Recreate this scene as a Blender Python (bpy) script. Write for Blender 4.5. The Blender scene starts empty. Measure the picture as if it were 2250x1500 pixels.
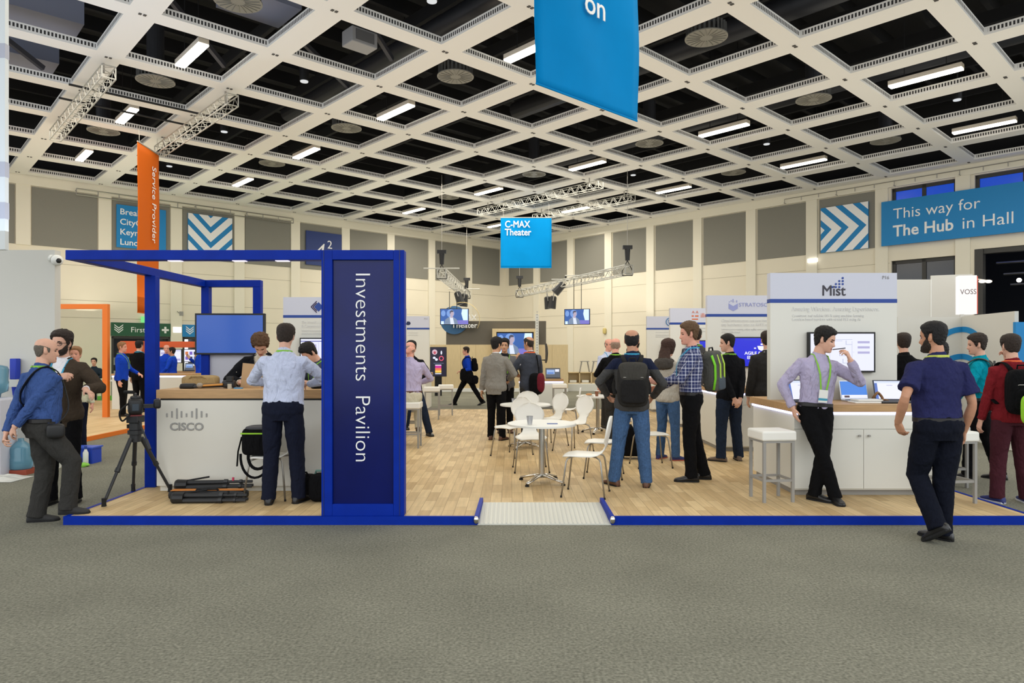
import bpy, math, random
import numpy as np
from mathutils import Vector, Matrix, noise

R = math.radians
F, CX, HZ, CAMZ = 1507.0, 1125.0, 771.0, 1.6      # focal length and horizon in photo pixels, eye height in metres
H = 5.8                                            # ceiling grid above the eye
PZ = 0.075                                         # height of the booth platform
sc = bpy.context.scene
COL = sc.collection

# ---------------------------------------------------------------- camera, sky, light, exposure
cam = bpy.data.objects.new('camera', bpy.data.cameras.new('camera'))
COL.objects.link(cam)
cam.location = (0, 0, CAMZ)
cam.rotation_euler = (R(90), 0, 0)
cam.data.sensor_width = 36.0
cam.data.lens = F / 2250 * 36
cam.data.shift_y = (HZ - 750) / 2250
cam.data.clip_end = 200
sc.camera = cam

w = bpy.data.worlds.new('hall_daylight')
sc.world = w
w.use_nodes = True
w.node_tree.nodes['Background'].inputs['Color'].default_value = (0.93, 0.97, 1.0, 1)
w.node_tree.nodes['Background'].inputs['Strength'].default_value = 1.75


def area(name, loc, sx, sy, power, color, rot=(0, 0, 0)):
    l = bpy.data.lights.new(name, 'AREA')
    l.shape = 'RECTANGLE'
    l.size, l.size_y, l.energy, l.color = sx, sy, power, color
    o = bpy.data.objects.new(name, l)
    o.location, o.rotation_euler = loc, rot
    COL.objects.link(o)
    return o


WARM = (1.0, 0.93, 0.80)
area('hall_lamps_overhead', (0, -1.0, 7.2), 16, 8, 380, (1.0, 0.97, 0.92))
area('hall_lamps_middle', (1, 10.5, 7.25), 13, 7, 460, WARM)
area('hall_lamps_left', (-10, 14, 7.2), 7, 9, 380, WARM)
area('hall_lamps_right', (10.5, 13, 7.2), 7, 9, 250, WARM)
area('hall_lamps_back', (-0.5, 27, 7.2), 9, 10, 1080, WARM)
UP = (math.pi, 0, 0)  # upward lights added unseen to brighten the ceiling, in place of bounce off stands
area('stand_uplights_middle', (0, 14, 3.0), 14, 12, 235, WARM, UP)
area('stand_uplights_back', (0, 26, 3.2), 12, 8, 250, WARM, UP)
area('stand_uplights_left', (-12, 20, 3.0), 6, 8, 150, WARM, UP)
area('stand_uplights_right', (10, 13, 3.2), 6, 10, 140, WARM, UP)
area('stand_uplights_near', (0, 1.5, 2.9), 14, 8, 60, (.9, .95, 1), UP)
area('window_daylight_left', (-8.5, 9, 3.0), 7, 7, 190, (.62, .76, 1.0), UP)  # added bluish fill for the upper left beams, no window stands here

sc.view_settings.view_transform = 'Standard'
sc.view_settings.look = 'None'
sc.view_settings.gamma = 1.0
sc.view_settings.use_curve_mapping = False
sc.view_settings.exposure = 0.0
sc.cycles.use_denoising = True
sc.cycles.max_bounces = 6
sc.cycles.diffuse_bounces = 3
sc.cycles.glossy_bounces = 3
sc.cycles.transmission_bounces = 4
sc.cycles.transparent_max_bounces = 6
sc.cycles.sample_clamp_indirect = 6.0
sc.cycles.caustics_reflective = False
sc.cycles.caustics_refractive = False


# ---------------------------------------------------------------- where things stand
def G(px, py, z=0.0):
    """Where the line of sight through a photo pixel meets the level z."""
    d = F * (CAMZ - z) / (py - HZ)
    return Vector(((px - CX) / F * d, d, z))


def AT(px, py, d):
    return Vector(((px - CX) / F * d, d, CAMZ + (HZ - py) / F * d))


TH = R(42.86)
CELL = 0.4075 * H
AV = Vector((math.cos(TH), math.sin(TH), 0))
BV = Vector((-math.sin(TH), math.cos(TH), 0))
ORG = Vector((-0.2235 * H, 2.2935 * H, 0))
WALLN = 7.15                                       # the two hall walls, in grid cells


def LW(px, py):
    """A photo pixel on the left hall wall -> (distance along AV, z)."""
    r = Vector(((px - CX) / F, 1, (HZ - py) / F))
    t = (WALLN * CELL + ORG.dot(BV)) / r.dot(BV)
    p = r * t
    return p.dot(AV) - ORG.dot(AV), p.z + CAMZ


def RW(px, py):
    r = Vector(((px - CX) / F, 1, (HZ - py) / F))
    t = (WALLN * CELL + ORG.dot(AV)) / r.dot(AV)
    p = r * t
    return p.dot(BV) - ORG.dot(BV), p.z + CAMZ


# ---------------------------------------------------------------- materials
def lin(c):
    out = []
    for v in c[:3]:
        v = v / 255.0
        out.append(v / 12.92 if v <= 0.04045 else ((v + 0.055) / 1.055) ** 2.4)
    return tuple(out) + (1.0,)


MATS = {}


def mat(name, rgb, rough=0.6, metal=0.0, emit=0.0, noise_amt=0.0, noise_scale=40.0, bump=0.0, bump_scale=60.0,
        alpha=1.0, trans=0.0, spec=0.5, stretch=(1, 1, 1), bdist=0.0, bdepth=0.02):
    if name in MATS:
        return MATS[name]
    m = bpy.data.materials.new(name)
    m.use_nodes = True
    nt = m.node_tree
    b = nt.nodes['Principled BSDF']
    c = lin(rgb)
    b.inputs['Base Color'].default_value = c
    b.inputs['Roughness'].default_value = rough
    b.inputs['Metallic'].default_value = metal
    b.inputs['Specular IOR Level'].default_value = spec
    if trans:
        b.inputs['Transmission Weight'].default_value = trans
    if alpha < 1:
        b.inputs['Alpha'].default_value = alpha
    if emit:
        b.inputs['Emission Color'].default_value = c
        b.inputs['Emission Strength'].default_value = emit
    if noise_amt or bump:
        tc = nt.nodes.new('ShaderNodeTexCoord')
        mp = nt.nodes.new('ShaderNodeMapping')
        mp.inputs['Scale'].default_value = stretch
        nt.links.new(tc.outputs['Object'], mp.inputs['Vector'])
    if noise_amt:
        n = nt.nodes.new('ShaderNodeTexNoise')
        n.inputs['Scale'].default_value = noise_scale
        n.inputs['Detail'].default_value = 4
        nt.links.new(mp.outputs[0], n.inputs['Vector'])
        mx = nt.nodes.new('ShaderNodeMix')
        mx.data_type = 'RGBA'
        mx.inputs[6].default_value = tuple(max(0, v * (1 - noise_amt)) for v in c[:3]) + (1,)
        mx.inputs[7].default_value = tuple(min(1, v * (1 + noise_amt)) for v in c[:3]) + (1,)
        rp = nt.nodes.new('ShaderNodeMapRange')
        rp.inputs[1].default_value, rp.inputs[2].default_value = 0.3, 0.7
        nt.links.new(n.outputs['Fac'], rp.inputs[0])
        nt.links.new(rp.outputs[0], mx.inputs[0])
        nt.links.new(mx.outputs[2], b.inputs['Base Color'])
    if bump:
        n2 = nt.nodes.new('ShaderNodeTexNoise')
        n2.inputs['Scale'].default_value = bump_scale
        n2.inputs['Detail'].default_value = 3
        n2.inputs['Distortion'].default_value = bdist
        nt.links.new(mp.outputs[0], n2.inputs['Vector'])
        bp = nt.nodes.new('ShaderNodeBump')
        bp.inputs['Strength'].default_value = bump
        bp.inputs['Distance'].default_value = bdepth
        nt.links.new(n2.outputs['Fac'], bp.inputs['Height'])
        nt.links.new(bp.outputs[0], b.inputs['Normal'])
    MATS[name] = m
    return m


def cloth(name, rgb, wr=0.35, amt=0.10):
    return mat('cloth_' + name, rgb, 0.92, noise_amt=amt, noise_scale=90, bump=min(1, wr * 1.7), bump_scale=9, bdist=1.2, bdepth=.05, spec=0.12, stretch=(1, 1, .55))


def plank_mat(name, c1, c2, length, width, along_y=True, grain=0.12):
    m = bpy.data.materials.new(name)
    m.use_nodes = True
    nt = m.node_tree
    b = nt.nodes['Principled BSDF']
    b.inputs['Roughness'].default_value = 0.55
    b.inputs['Specular IOR Level'].default_value = 0.25
    tc = nt.nodes.new('ShaderNodeTexCoord')
    sp = nt.nodes.new('ShaderNodeSeparateXYZ')
    cb = nt.nodes.new('ShaderNodeCombineXYZ')
    nt.links.new(tc.outputs['Object'], sp.inputs[0])
    nt.links.new(sp.outputs['Y' if along_y else 'X'], cb.inputs['X'])
    nt.links.new(sp.outputs['X' if along_y else 'Y'], cb.inputs['Y'])
    nt.links.new(sp.outputs['Z'], cb.inputs['Z'])
    br = nt.nodes.new('ShaderNodeTexBrick')
    br.inputs['Color1'].default_value, br.inputs['Color2'].default_value = lin(c1), lin(c2)
    br.inputs['Mortar'].default_value = lin(tuple(v * 0.8 for v in c2))
    br.inputs['Scale'].default_value = 1.0
    br.inputs['Mortar Size'].default_value = 0.002
    br.inputs['Brick Width'].default_value, br.inputs['Row Height'].default_value = length, width
    br.offset = 0.37
    nt.links.new(cb.outputs[0], br.inputs['Vector'])
    mp = nt.nodes.new('ShaderNodeMapping')
    mp.inputs['Scale'].default_value = (2.0, 26.0, 26.0)
    nt.links.new(cb.outputs[0], mp.inputs['Vector'])
    n = nt.nodes.new('ShaderNodeTexNoise')
    n.inputs['Scale'].default_value = 1.0
    n.inputs['Detail'].default_value = 5
    nt.links.new(mp.outputs[0], n.inputs['Vector'])
    hs = nt.nodes.new('ShaderNodeHueSaturation')
    mr = nt.nodes.new('ShaderNodeMapRange')
    mr.inputs[1].default_value, mr.inputs[2].default_value = 0.3, 0.7
    mr.inputs[3].default_value, mr.inputs[4].default_value = 1 - grain, 1 + grain
    nt.links.new(n.outputs['Fac'], mr.inputs[0])
    nt.links.new(mr.outputs[0], hs.inputs['Value'])
    nt.links.new(br.outputs['Color'], hs.inputs['Color'])
    nt.links.new(hs.outputs['Color'], b.inputs['Base Color'])
    return m


def carpet_mat(name, c):
    m = bpy.data.materials.new(name)
    m.use_nodes = True
    nt = m.node_tree
    b = nt.nodes['Principled BSDF']
    b.inputs['Roughness'].default_value = 0.95
    b.inputs['Specular IOR Level'].default_value = 0.1
    tc = nt.nodes.new('ShaderNodeTexCoord')

    def nz(scale, detail, lo, hi):
        n = nt.nodes.new('ShaderNodeTexNoise')
        n.inputs['Scale'].default_value, n.inputs['Detail'].default_value = scale, detail
        nt.links.new(tc.outputs['Object'], n.inputs['Vector'])
        r = nt.nodes.new('ShaderNodeMapRange')
        r.inputs[1].default_value, r.inputs[2].default_value = 0.3, 0.7
        r.inputs[3].default_value, r.inputs[4].default_value = lo, hi
        nt.links.new(n.outputs['Fac'], r.inputs[0])
        return n, r.outputs[0]
    n1, a = nz(58, 3, 0.66, 1.34)
    _, e = nz(1.3, 4, 0.90, 1.10)
    _, g = nz(28, 3, 0.93, 1.07)
    m1 = nt.nodes.new('ShaderNodeMath'); m1.operation = 'MULTIPLY'
    m2 = nt.nodes.new('ShaderNodeMath'); m2.operation = 'MULTIPLY'
    nt.links.new(a, m1.inputs[0]); nt.links.new(e, m1.inputs[1])
    nt.links.new(m1.outputs[0], m2.inputs[0]); nt.links.new(g, m2.inputs[1])
    hs = nt.nodes.new('ShaderNodeHueSaturation')
    hs.inputs['Color'].default_value = lin(c)
    nt.links.new(m2.outputs[0], hs.inputs['Value'])
    nt.links.new(hs.outputs['Color'], b.inputs['Base Color'])
    bp = nt.nodes.new('ShaderNodeBump')
    bp.inputs['Strength'].default_value = 0.5
    bp.inputs['Distance'].default_value = 0.01
    nt.links.new(n1.outputs['Fac'], bp.inputs['Height'])
    nt.links.new(bp.outputs[0], b.inputs['Normal'])
    return m


def plaid_mat(name, base, light, pitch):
    m = bpy.data.materials.new(name)
    m.use_nodes = True
    nt = m.node_tree
    b = nt.nodes['Principled BSDF']
    b.inputs['Roughness'].default_value = 0.9
    tc = nt.nodes.new('ShaderNodeTexCoord')
    sp = nt.nodes.new('ShaderNodeSeparateXYZ')
    nt.links.new(tc.outputs['Object'], sp.inputs[0])

    def op(kind, a, bb):
        n = nt.nodes.new('ShaderNodeMath')
        n.operation = kind
        for i, q in enumerate((a, bb)):
            if isinstance(q, (int, float)):
                n.inputs[i].default_value = q
            else:
                nt.links.new(q, n.inputs[i])
        return n.outputs[0]

    def bars(src):
        s = op('MULTIPLY', src, 1 / pitch)
        fr = op('FRACT', op('ADD', s, 50.0), 0)
        return op('ADD', op('LESS_THAN', fr, 0.16), op('MULTIPLY', op('LESS_THAN', op('ABSOLUTE', op('SUBTRACT', fr, 0.6), 0), 0.05), 0.6))
    sn = nt.nodes.new('ShaderNodeSeparateXYZ')
    nt.links.new(tc.outputs['Normal'], sn.inputs[0])
    pick = op('GREATER_THAN', op('ABSOLUTE', sn.outputs['Y'], 0), op('ABSOLUTE', sn.outputs['X'], 0))
    u = op('ADD', op('MULTIPLY', sp.outputs['X'], pick), op('MULTIPLY', sp.outputs['Y'], op('SUBTRACT', 1.0, pick)))
    tot = op('MULTIPLY', op('ADD', bars(u), bars(sp.outputs['Z'])), 0.5)
    mx = nt.nodes.new('ShaderNodeMix')
    mx.data_type = 'RGBA'
    mx.inputs[6].default_value, mx.inputs[7].default_value = lin(base), lin(light)
    nt.links.new(tot, mx.inputs[0])
    nt.links.new(mx.outputs[2], b.inputs['Base Color'])
    return m


def emis(name, rgb, k=1.0):
    if name in MATS:
        return MATS[name]
    m = bpy.data.materials.new(name)
    m.use_nodes = True
    b = m.node_tree.nodes['Principled BSDF']
    b.inputs['Base Color'].default_value = (0.01, 0.01, 0.01, 1)
    b.inputs['Roughness'].default_value = 0.25
    b.inputs['Emission Color'].default_value = lin(rgb)
    b.inputs['Emission Strength'].default_value = k
    MATS[name] = m
    return m


WHITE = mat('white_lacquer', (232, 232, 226), 0.4)
OFFWHITE = mat('off_white_panel', (222, 221, 212), 0.6)
HEADER = mat('pale_lavender_panel', (205, 207, 220), 0.55)
BLUEBAR = mat('royal_blue_print', (28, 66, 150), 0.5)
FRAMEBLUE = mat('blue_painted_metal', (0, 40, 146), 0.5, spec=.14, noise_amt=0.08, noise_scale=8)
BLACK = mat('black_plastic', (18, 18, 20), 0.5)
DARKRUBBER = mat('black_rubber', (12, 12, 13), 0.8)
CHROME = mat('chrome', (215, 212, 205), 0.15, 1.0)
STEEL = mat('satin_steel', (165, 162, 156), 0.4, 0.85)
GREYPAINT = mat('grey_painted_steel', (150, 148, 143), 0.5)
ALU = mat('truss_aluminium', (178, 177, 170), 0.45, 0.4)
OAK = mat('oak_worktop', (188, 150, 104), 0.5, noise_amt=0.14, noise_scale=3, stretch=(1.5, 14, 14))
PINE = mat('pale_birch_board', (214, 192, 148), 0.6, noise_amt=0.06, noise_scale=4, stretch=(8, 8, 1))
TEXTGREY = mat('grey_lettering', (150, 150, 152), 0.6)
TEXTDARK = mat('charcoal_lettering', (62, 60, 70), 0.6)
TEXTWHITE = mat('white_lettering', (238, 238, 238), 0.6)
CISCOGREY = mat('brushed_silver_lettering', (158, 157, 154), 0.5, 0.1)
SKYBLUE = mat('cyan_blue_fabric', (0, 128, 194), 0.8, spec=.08, noise_amt=0.03, noise_scale=3)
ORANGE = mat('orange_print', (206, 98, 22), 0.7, spec=.1)
LED = emis('white_led', (205, 205, 255), 3.0)


# ---------------------------------------------------------------- mesh helpers
def crv(pts, n=5):
    """Smooth curve through the points (Catmull-Rom)."""
    p = [Vector(q) for q in pts]
    p = [p[0] * 2 - p[1]] + p + [p[-1] * 2 - p[-2]]
    out = []
    for i in range(1, len(p) - 2):
        for k in range(n):
            t = k / n
            a, b, c, d = p[i - 1], p[i], p[i + 1], p[i + 2]
            out.append(.5 * ((2 * b) + (c - a) * t + (2 * a - 5 * b + 4 * c - d) * t * t + (3 * b - a - 3 * c + d) * t * t * t))
    return out + [p[-2]]


class MB:
    def __init__(self):
        self.v, self.f, self.m, self.cur = [], [], [], 0

    def add(self, vs, fs):
        n = len(self.v)
        self.v += [tuple(p) for p in vs]
        self.f += [tuple(i + n for i in q) for q in fs]
        self.m += [self.cur] * len(fs)
        return self

    def box(self, x0, x1, y0, y1, z0, z1, M=None):
        vs = [Vector(p) for p in ((x0, y0, z0), (x1, y0, z0), (x1, y1, z0), (x0, y1, z0), (x0, y0, z1), (x1, y0, z1), (x1, y1, z1), (x0, y1, z1))]
        if M is not None:
            vs = [M @ p for p in vs]
        return self.add(vs, [(0, 3, 2, 1), (4, 5, 6, 7), (0, 1, 5, 4), (1, 2, 6, 5), (2, 3, 7, 6), (3, 0, 4, 7)])

    def loft(self, pts, rad, side=(1, 0, 0), n=12, caps=True):
        """Closed tube through pts; rad = (half width along side, half depth) per point."""
        pts = [Vector(p) for p in pts]
        side = Vector(side)
        vs, fs = [], []
        for i, p in enumerate(pts):
            t = (pts[min(i + 1, len(pts) - 1)] - pts[max(i - 1, 0)])
            t = t.normalized() if t.length > 1e-9 else Vector((0, 0, 1))
            s = side - t * side.dot(t)
            if s.length < 1e-4:
                s = Vector((0, 1, 0)) - t * t.y
            s.normalize()
            u = t.cross(s)
            r = rad[i] if isinstance(rad[i], (tuple, list)) else (rad[i], rad[i])
            for k in range(n):
                a = 2 * math.pi * k / n
                vs.append(p + s * (r[0] * math.cos(a)) + u * (r[1] * math.sin(a)))
        for i in range(len(pts) - 1):
            for k in range(n):
                k2 = (k + 1) % n
                fs.append((i * n + k, i * n + k2, (i + 1) * n + k2, (i + 1) * n + k))
        if caps:
            fs.append(tuple(range(n - 1, -1, -1)))
            fs.append(tuple((len(pts) - 1) * n + k for k in range(n)))
        return self.add(vs, fs)

    def tube(self, pts, r, n=8):
        return self.loft(pts, [r] * len(pts), side=(0.3, 0.91, 0.28), n=n)

    def cyl(self, c, r, z0, z1, n=24, r2=None):
        c = Vector(c)
        return self.loft([c + Vector((0, 0, z0)), c + Vector((0, 0, z1))], [r, r if r2 is None else r2], n=n)

    def bar(self, p, q, wd, ht):
        """Rectangular bar from p to q."""
        p, q = Vector(p), Vector(q)
        t = (q - p).normalized()
        up = Vector((0, 0, 1)) if abs(t.z) < 0.9 else Vector((0, 1, 0))
        s = t.cross(up).normalized() * (wd / 2)
        u = s.cross(t).normalized() * (ht / 2)
        vs = [p - s - u, p + s - u, p + s + u, p - s + u, q - s - u, q + s - u, q + s + u, q - s + u]
        return self.add(vs, [(3, 2, 1, 0), (4, 5, 6, 7), (0, 1, 5, 4), (1, 2, 6, 5), (2, 3, 7, 6), (3, 0, 4, 7)])

    def ball(self, c, r, n=12, m=8):
        r = r if isinstance(r, (tuple, list)) else (r, r, r)
        vs, fs = [], []
        for i in range(1, m):
            a = math.pi * i / m
            for k in range(n):
                b = 2 * math.pi * k / n
                vs.append((c[0] + r[0] * math.sin(a) * math.cos(b), c[1] + r[1] * math.sin(a) * math.sin(b), c[2] - r[2] * math.cos(a)))
        for i in range(m - 2):
            for k in range(n):
                k2 = (k + 1) % n
                fs.append((i * n + k, i * n + k2, (i + 1) * n + k2, (i + 1) * n + k))
        fs.append(tuple(range(n - 1, -1, -1)))
        fs.append(tuple((m - 2) * n + k for k in range(n)))
        return self.add(vs, fs)

    def soft(self, c, r, e=0.35, n=28, m=16, M=None):
        """Soft rounded box (superquadric) with half sizes r."""
        def pw(v):
            return math.copysign(abs(v) ** e, v)
        vs, fs = [], []
        for i in range(m + 1):
            a = math.pi * (i / m - .5)
            for k in range(n):
                b = 2 * math.pi * k / n
                p = Vector((c[0] + r[0] * pw(math.cos(a)) * pw(math.cos(b)), c[1] + r[1] * pw(math.cos(a)) * pw(math.sin(b)), c[2] + r[2] * pw(math.sin(a))))
                vs.append(M @ p if M is not None else p)
        for i in range(m):
            for k in range(n):
                k2 = (k + 1) % n
                fs.append((i * n + k, i * n + k2, (i + 1) * n + k2, (i + 1) * n + k))
        return self.add(vs, fs)

    def ribbon(self, pts, wd, th, side):
        """Flat strap along pts, wd wide along side."""
        return self.loft(pts, [(wd / 2, th / 2)] * len(pts), side=side, n=8)

    def prism(self, poly, thick, M=None):
        """Polygon in the local XZ plane (facing -Y), extruded to y = thick."""
        n = len(poly)
        vs = [Vector((x, 0, z)) for x, z in poly] + [Vector((x, thick, z)) for x, z in poly]
        if M is not None:
            vs = [M @ p for p in vs]
        fs = [tuple(range(n)), tuple(range(2 * n - 1, n - 1, -1))]
        fs += [(i, i + n, (i + 1) % n + n, (i + 1) % n) for i in range(n)]
        return self.add(vs, fs)

    def mesh(self, name):
        me = bpy.data.meshes.new(name)
        me.from_pydata(self.v, [], self.f)
        me.polygons.foreach_set('material_index', self.m)
        me.update()
        return me

    def build(self, name, m, parent=None, smooth=False, bevel=0.0, label=None, fix=True):
        me = self.mesh(name)
        return link(name, me, m, parent, smooth, bevel, label, fix)


def link(name, me, m, parent=None, smooth=False, bevel=0.0, label=None, fix=False):
    if fix:
        import bmesh
        bm = bmesh.new()
        bm.from_mesh(me)
        bmesh.ops.recalc_face_normals(bm, faces=bm.faces)
        bm.to_mesh(me)
        bm.free()
    for x in (m if isinstance(m, (list, tuple)) else [m]):
        me.materials.append(x)
    o = bpy.data.objects.new(name, me)
    COL.objects.link(o)
    if parent is not None:
        o.parent = parent
    if smooth:
        me.polygons.foreach_set('use_smooth', [True] * len(me.polygons))
    if bevel:
        b = o.modifiers.new('edge', 'BEVEL')
        b.width, b.segments, b.limit_method = bevel, 2, 'ANGLE'
    if label:
        o['label'] = label
    return o


def tag(o, label, cat, group=None, kind=None):
    o['label'], o['category'] = label, cat
    if group:
        o['group'] = group
    if kind:
        o['kind'] = kind
    return o


def struct(o, label=None):
    o['kind'] = 'structure'
    if label:
        o['label'] = label
    return o


def thing(name, label, cat, loc=(0, 0, 0), rz=0.0, group=None):
    o = bpy.data.objects.new(name, None)
    o.empty_display_size = 0.1
    COL.objects.link(o)
    o.location = loc
    o.rotation_euler = (0, 0, rz)
    return tag(o, label, cat, group)


def copy_tree(o, loc=None, rz=None, label=None, group=None):
    c = o.copy()
    COL.objects.link(c)
    for ch in list(o.children):
        d = ch.copy()
        COL.objects.link(d)
        d.parent = c
        for g in list(ch.children):
            e = g.copy()
            COL.objects.link(e)
            e.parent = d
    if loc is not None:
        c.location = loc
    if rz is not None:
        c.rotation_euler = (0, 0, rz)
    if label:
        c['label'] = label
    if group:
        c['group'] = group
    return c


TMP = bpy.data.scenes.new('workbench')


def evaluated(o):
    """The mesh of an object with its modifiers applied; the object itself is thrown away."""
    TMP.collection.objects.link(o)
    with bpy.context.temp_override(scene=TMP, view_layer=TMP.view_layers[0]):
        dg = bpy.context.evaluated_depsgraph_get()
        me = bpy.data.meshes.new_from_object(o.evaluated_get(dg))
    d = o.data
    bpy.data.objects.remove(o)
    (bpy.data.curves if isinstance(d, bpy.types.Curve) else bpy.data.meshes).remove(d)
    return me


def text_mesh(body, size, bold=0.0, extrude=0.002, spacing=1.0, line=1.0, align='LEFT', shear=0.0):
    c = bpy.data.curves.new('lettering', 'FONT')
    c.body, c.size, c.offset, c.extrude = body, size, min(bold, 0) * size, extrude
    c.bevel_depth, c.bevel_resolution = max(bold, 0) * size, 0
    c.space_character, c.space_line, c.align_x = spacing, line, align
    c.resolution_u = 3
    c.shear = shear
    o = bpy.data.objects.new('lettering', c)
    return evaluated(o)


def text(name, body, size, M, m, parent=None, width=None, **kw):
    """Lettering lying in the XY plane of M (x = reading direction, y = up)."""
    me = text_mesh(body, size, **kw)
    me.materials.clear()
    if width and len(me.vertices):
        xs = [v.co.x for v in me.vertices]
        k = width / (max(xs) - min(xs))
        me.transform(Matrix.Diagonal((k, 1, 1, 1)))
    me.transform(M)
    return link(name, me, m, parent)


def facing(origin, right, up=(0, 0, 1)):
    """Matrix whose X is `right`, Y is `up`, Z comes out towards the reader."""
    r, u = Vector(right).normalized(), Vector(up).normalized()
    n = r.cross(u)
    M = Matrix((r, u, n)).transposed().to_4x4()
    M.translation = Vector(origin)
    return M


def truss(mb, p, q, s=0.25, r=0.018, step=0.3, rd=0.011):
    """Square box truss from p to q."""
    p, q = Vector(p), Vector(q)
    t = (q - p).normalized()
    sd = t.cross(Vector((0, 0, 1))).normalized() * (s / 2)
    up = sd.cross(t).normalized() * (s / 2)
    cs = [sd + up, sd - up, -sd - up, -sd + up]
    for c in cs:
        mb.tube([p + c, q + c], r, 6)
    L = (q - p).length
    n = max(2, int(L / step))
    for i in range(n):
        a, b = p + t * (L * i / n), p + t * (L * (i + 1) / n)
        for k in range(4):
            c, d = cs[k], cs[(k + 1) % 4]
            mb.tube([a + (c if i % 2 else d), b + (d if i % 2 else c)], rd, 4)
    for e in (p, q):
        for k in range(4):
            mb.tube([e + cs[k], e + cs[(k + 1) % 4]], r, 4)
    return mb
# ================================================================ the hall
ORD = ['first', 'second', 'third', 'fourth', 'fifth', 'sixth', 'seventh', 'eighth', 'ninth', 'tenth', 'eleventh']
CARPET = carpet_mat('grey_needle_felt_carpet', (122, 121, 108))
fl = MB().box(-40, 40, -14, 46, -0.2, 0.0).build('floor', CARPET)
struct(fl, 'grey felt carpet of the exhibition hall')

WALLC = mat('cream_hall_wall', (228, 220, 200), 0.75, noise_amt=0.03, noise_scale=0.6)
PILAS = mat('cream_pilaster', (230, 224, 206), 0.7)
ACOU = mat('grey_acoustic_felt', (132, 130, 121), 0.9, noise_amt=0.06, noise_scale=60)
SEAM = mat('wall_joint_shade', (176, 168, 146), 0.9)  # joint lines drawn in a darker beige than the wall
DARKFRAME = mat('dark_window_metal', (52, 50, 46), 0.5)
VOID = mat('black_ceiling_void', (26, 26, 28), 0.9)

ML = Matrix((AV, BV, Vector((0, 0, 1)))).transposed().to_4x4()
ML.translation = ORG + BV * (WALLN * CELL)
MR = Matrix((-BV, AV, Vector((0, 0, 1)))).transposed().to_4x4()
MR.translation = ORG + AV * (WALLN * CELL)
CEILZ = CAMZ + H
WTOP = CEILZ + 0.3


def wbuild(mb, name, m, M, **k):
    o = mb.build(name, m, **k)
    if o.parent is None:
        o.matrix_world = M
    return o


# left wall, with two doorways
S1 = WALLN * CELL
mb = MB()
d1, d2, dz = (-0.83 * CELL, 0.0 * CELL), (0.18 * CELL, 0.52 * CELL), 2.13
for a, b in ((-6.5 * CELL, d1[0]), (d1[1], d2[0]), (d2[1], S1)):
    mb.box(a, b, 0, 0.35, 0, dz)
mb.box(-6.5 * CELL, S1, 0, 0.35, dz, WTOP)
struct(wbuild(mb, 'wall_left', WALLC, ML), 'cream hall wall running to the corner from the left')
# right wall, with windows and a big opening: u = -s
mb = MB()
w1 = (1.02 * CELL, 1.83 * CELL)
op = (2.03 * CELL, 3.1 * CELL)
mb.box(-S1, w1[0], 0, 0.35, 0, WTOP)
mb.box(w1[0], w1[1], 0, 0.35, 0, 3.2)
mb.box(w1[0], w1[1], 0, 0.35, 4.62, 5.15)
mb.box(w1[0], w1[1], 0, 0.35, 7.05, WTOP)
mb.box(w1[1], op[0], 0, 0.35, 0, WTOP)
mb.box(op[0], op[1], 0, 0.35, 4.75, 5.15)
mb.box(op[0], op[1], 0, 0.35, 7.05, WTOP)
mb.box(op[1], 6.5 * CELL, 0, 0.35, 0, WTOP)
struct(wbuild(mb, 'wall_right', WALLC, MR), 'cream hall wall running to the corner from the right')

n = 0
for M, lo, hi, sg in ((ML, -5, 7, 1), (MR, -5, 7, -1)):
    for i in range(lo, hi):
        n += 1
        c = sg * (i + 0.08 if sg > 0 else i + 0.1) * CELL
        z0 = 5.1 if (sg > 0 or i > -2) else 0
        mb = MB().box(c - 0.2, c + 0.2, -0.07, 0, 0 if i > -1 or sg < 0 else 5.1, CEILZ)
        struct(wbuild(mb, 'trim_%d' % n, PILAS, M), 'flat cream pilaster of the hall wall')
    n += 1
    mb = MB()
    a, b = (-6 * CELL, S1 - 0.02) if sg > 0 else (-S1 + 0.02, 6 * CELL)
    mb.box(a, b, -0.09, 0, 7.08, CEILZ + 0.02)
    struct(wbuild(mb, 'trim_%d' % n, PILAS, M), 'cream fascia under the ceiling')
    n += 1
    mb = MB()
    for z in (2.75, 3.35, 4.55):
        if sg > 0:
            mb.box(a, b, -0.004, 0, z, z + 0.015)
        else:
            mb.box(a, 1.0 * CELL, -0.004, 0, z, z + 0.015)
    struct(wbuild(mb, 'trim_%d' % n, SEAM, M), 'thin horizontal joints in the wall panels')

for M, idx, sg, side in ((ML, range(6, -6, -1), 1, 'left'), (MR, range(6, -2, -1), -1, 'right')):
    for k, i in enumerate(idx):
        a, b = (i + 0.18) * CELL, (min(i + 0.985, WALLN - 0.01)) * CELL
        if sg < 0:
            a, b = -b, -a
        mb = MB().box(a, b, -0.035, 0, 5.12, 7.05)
        o = wbuild(mb, 'acoustic_panel', ACOU, M)
        tag(o, 'grey felt acoustic panel high on the %s wall, %s from the hall corner' % (side, (ORD + ['twelfth'])[k]), 'wall panel',
            'grey acoustic panels along the %s wall' % side)

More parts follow.
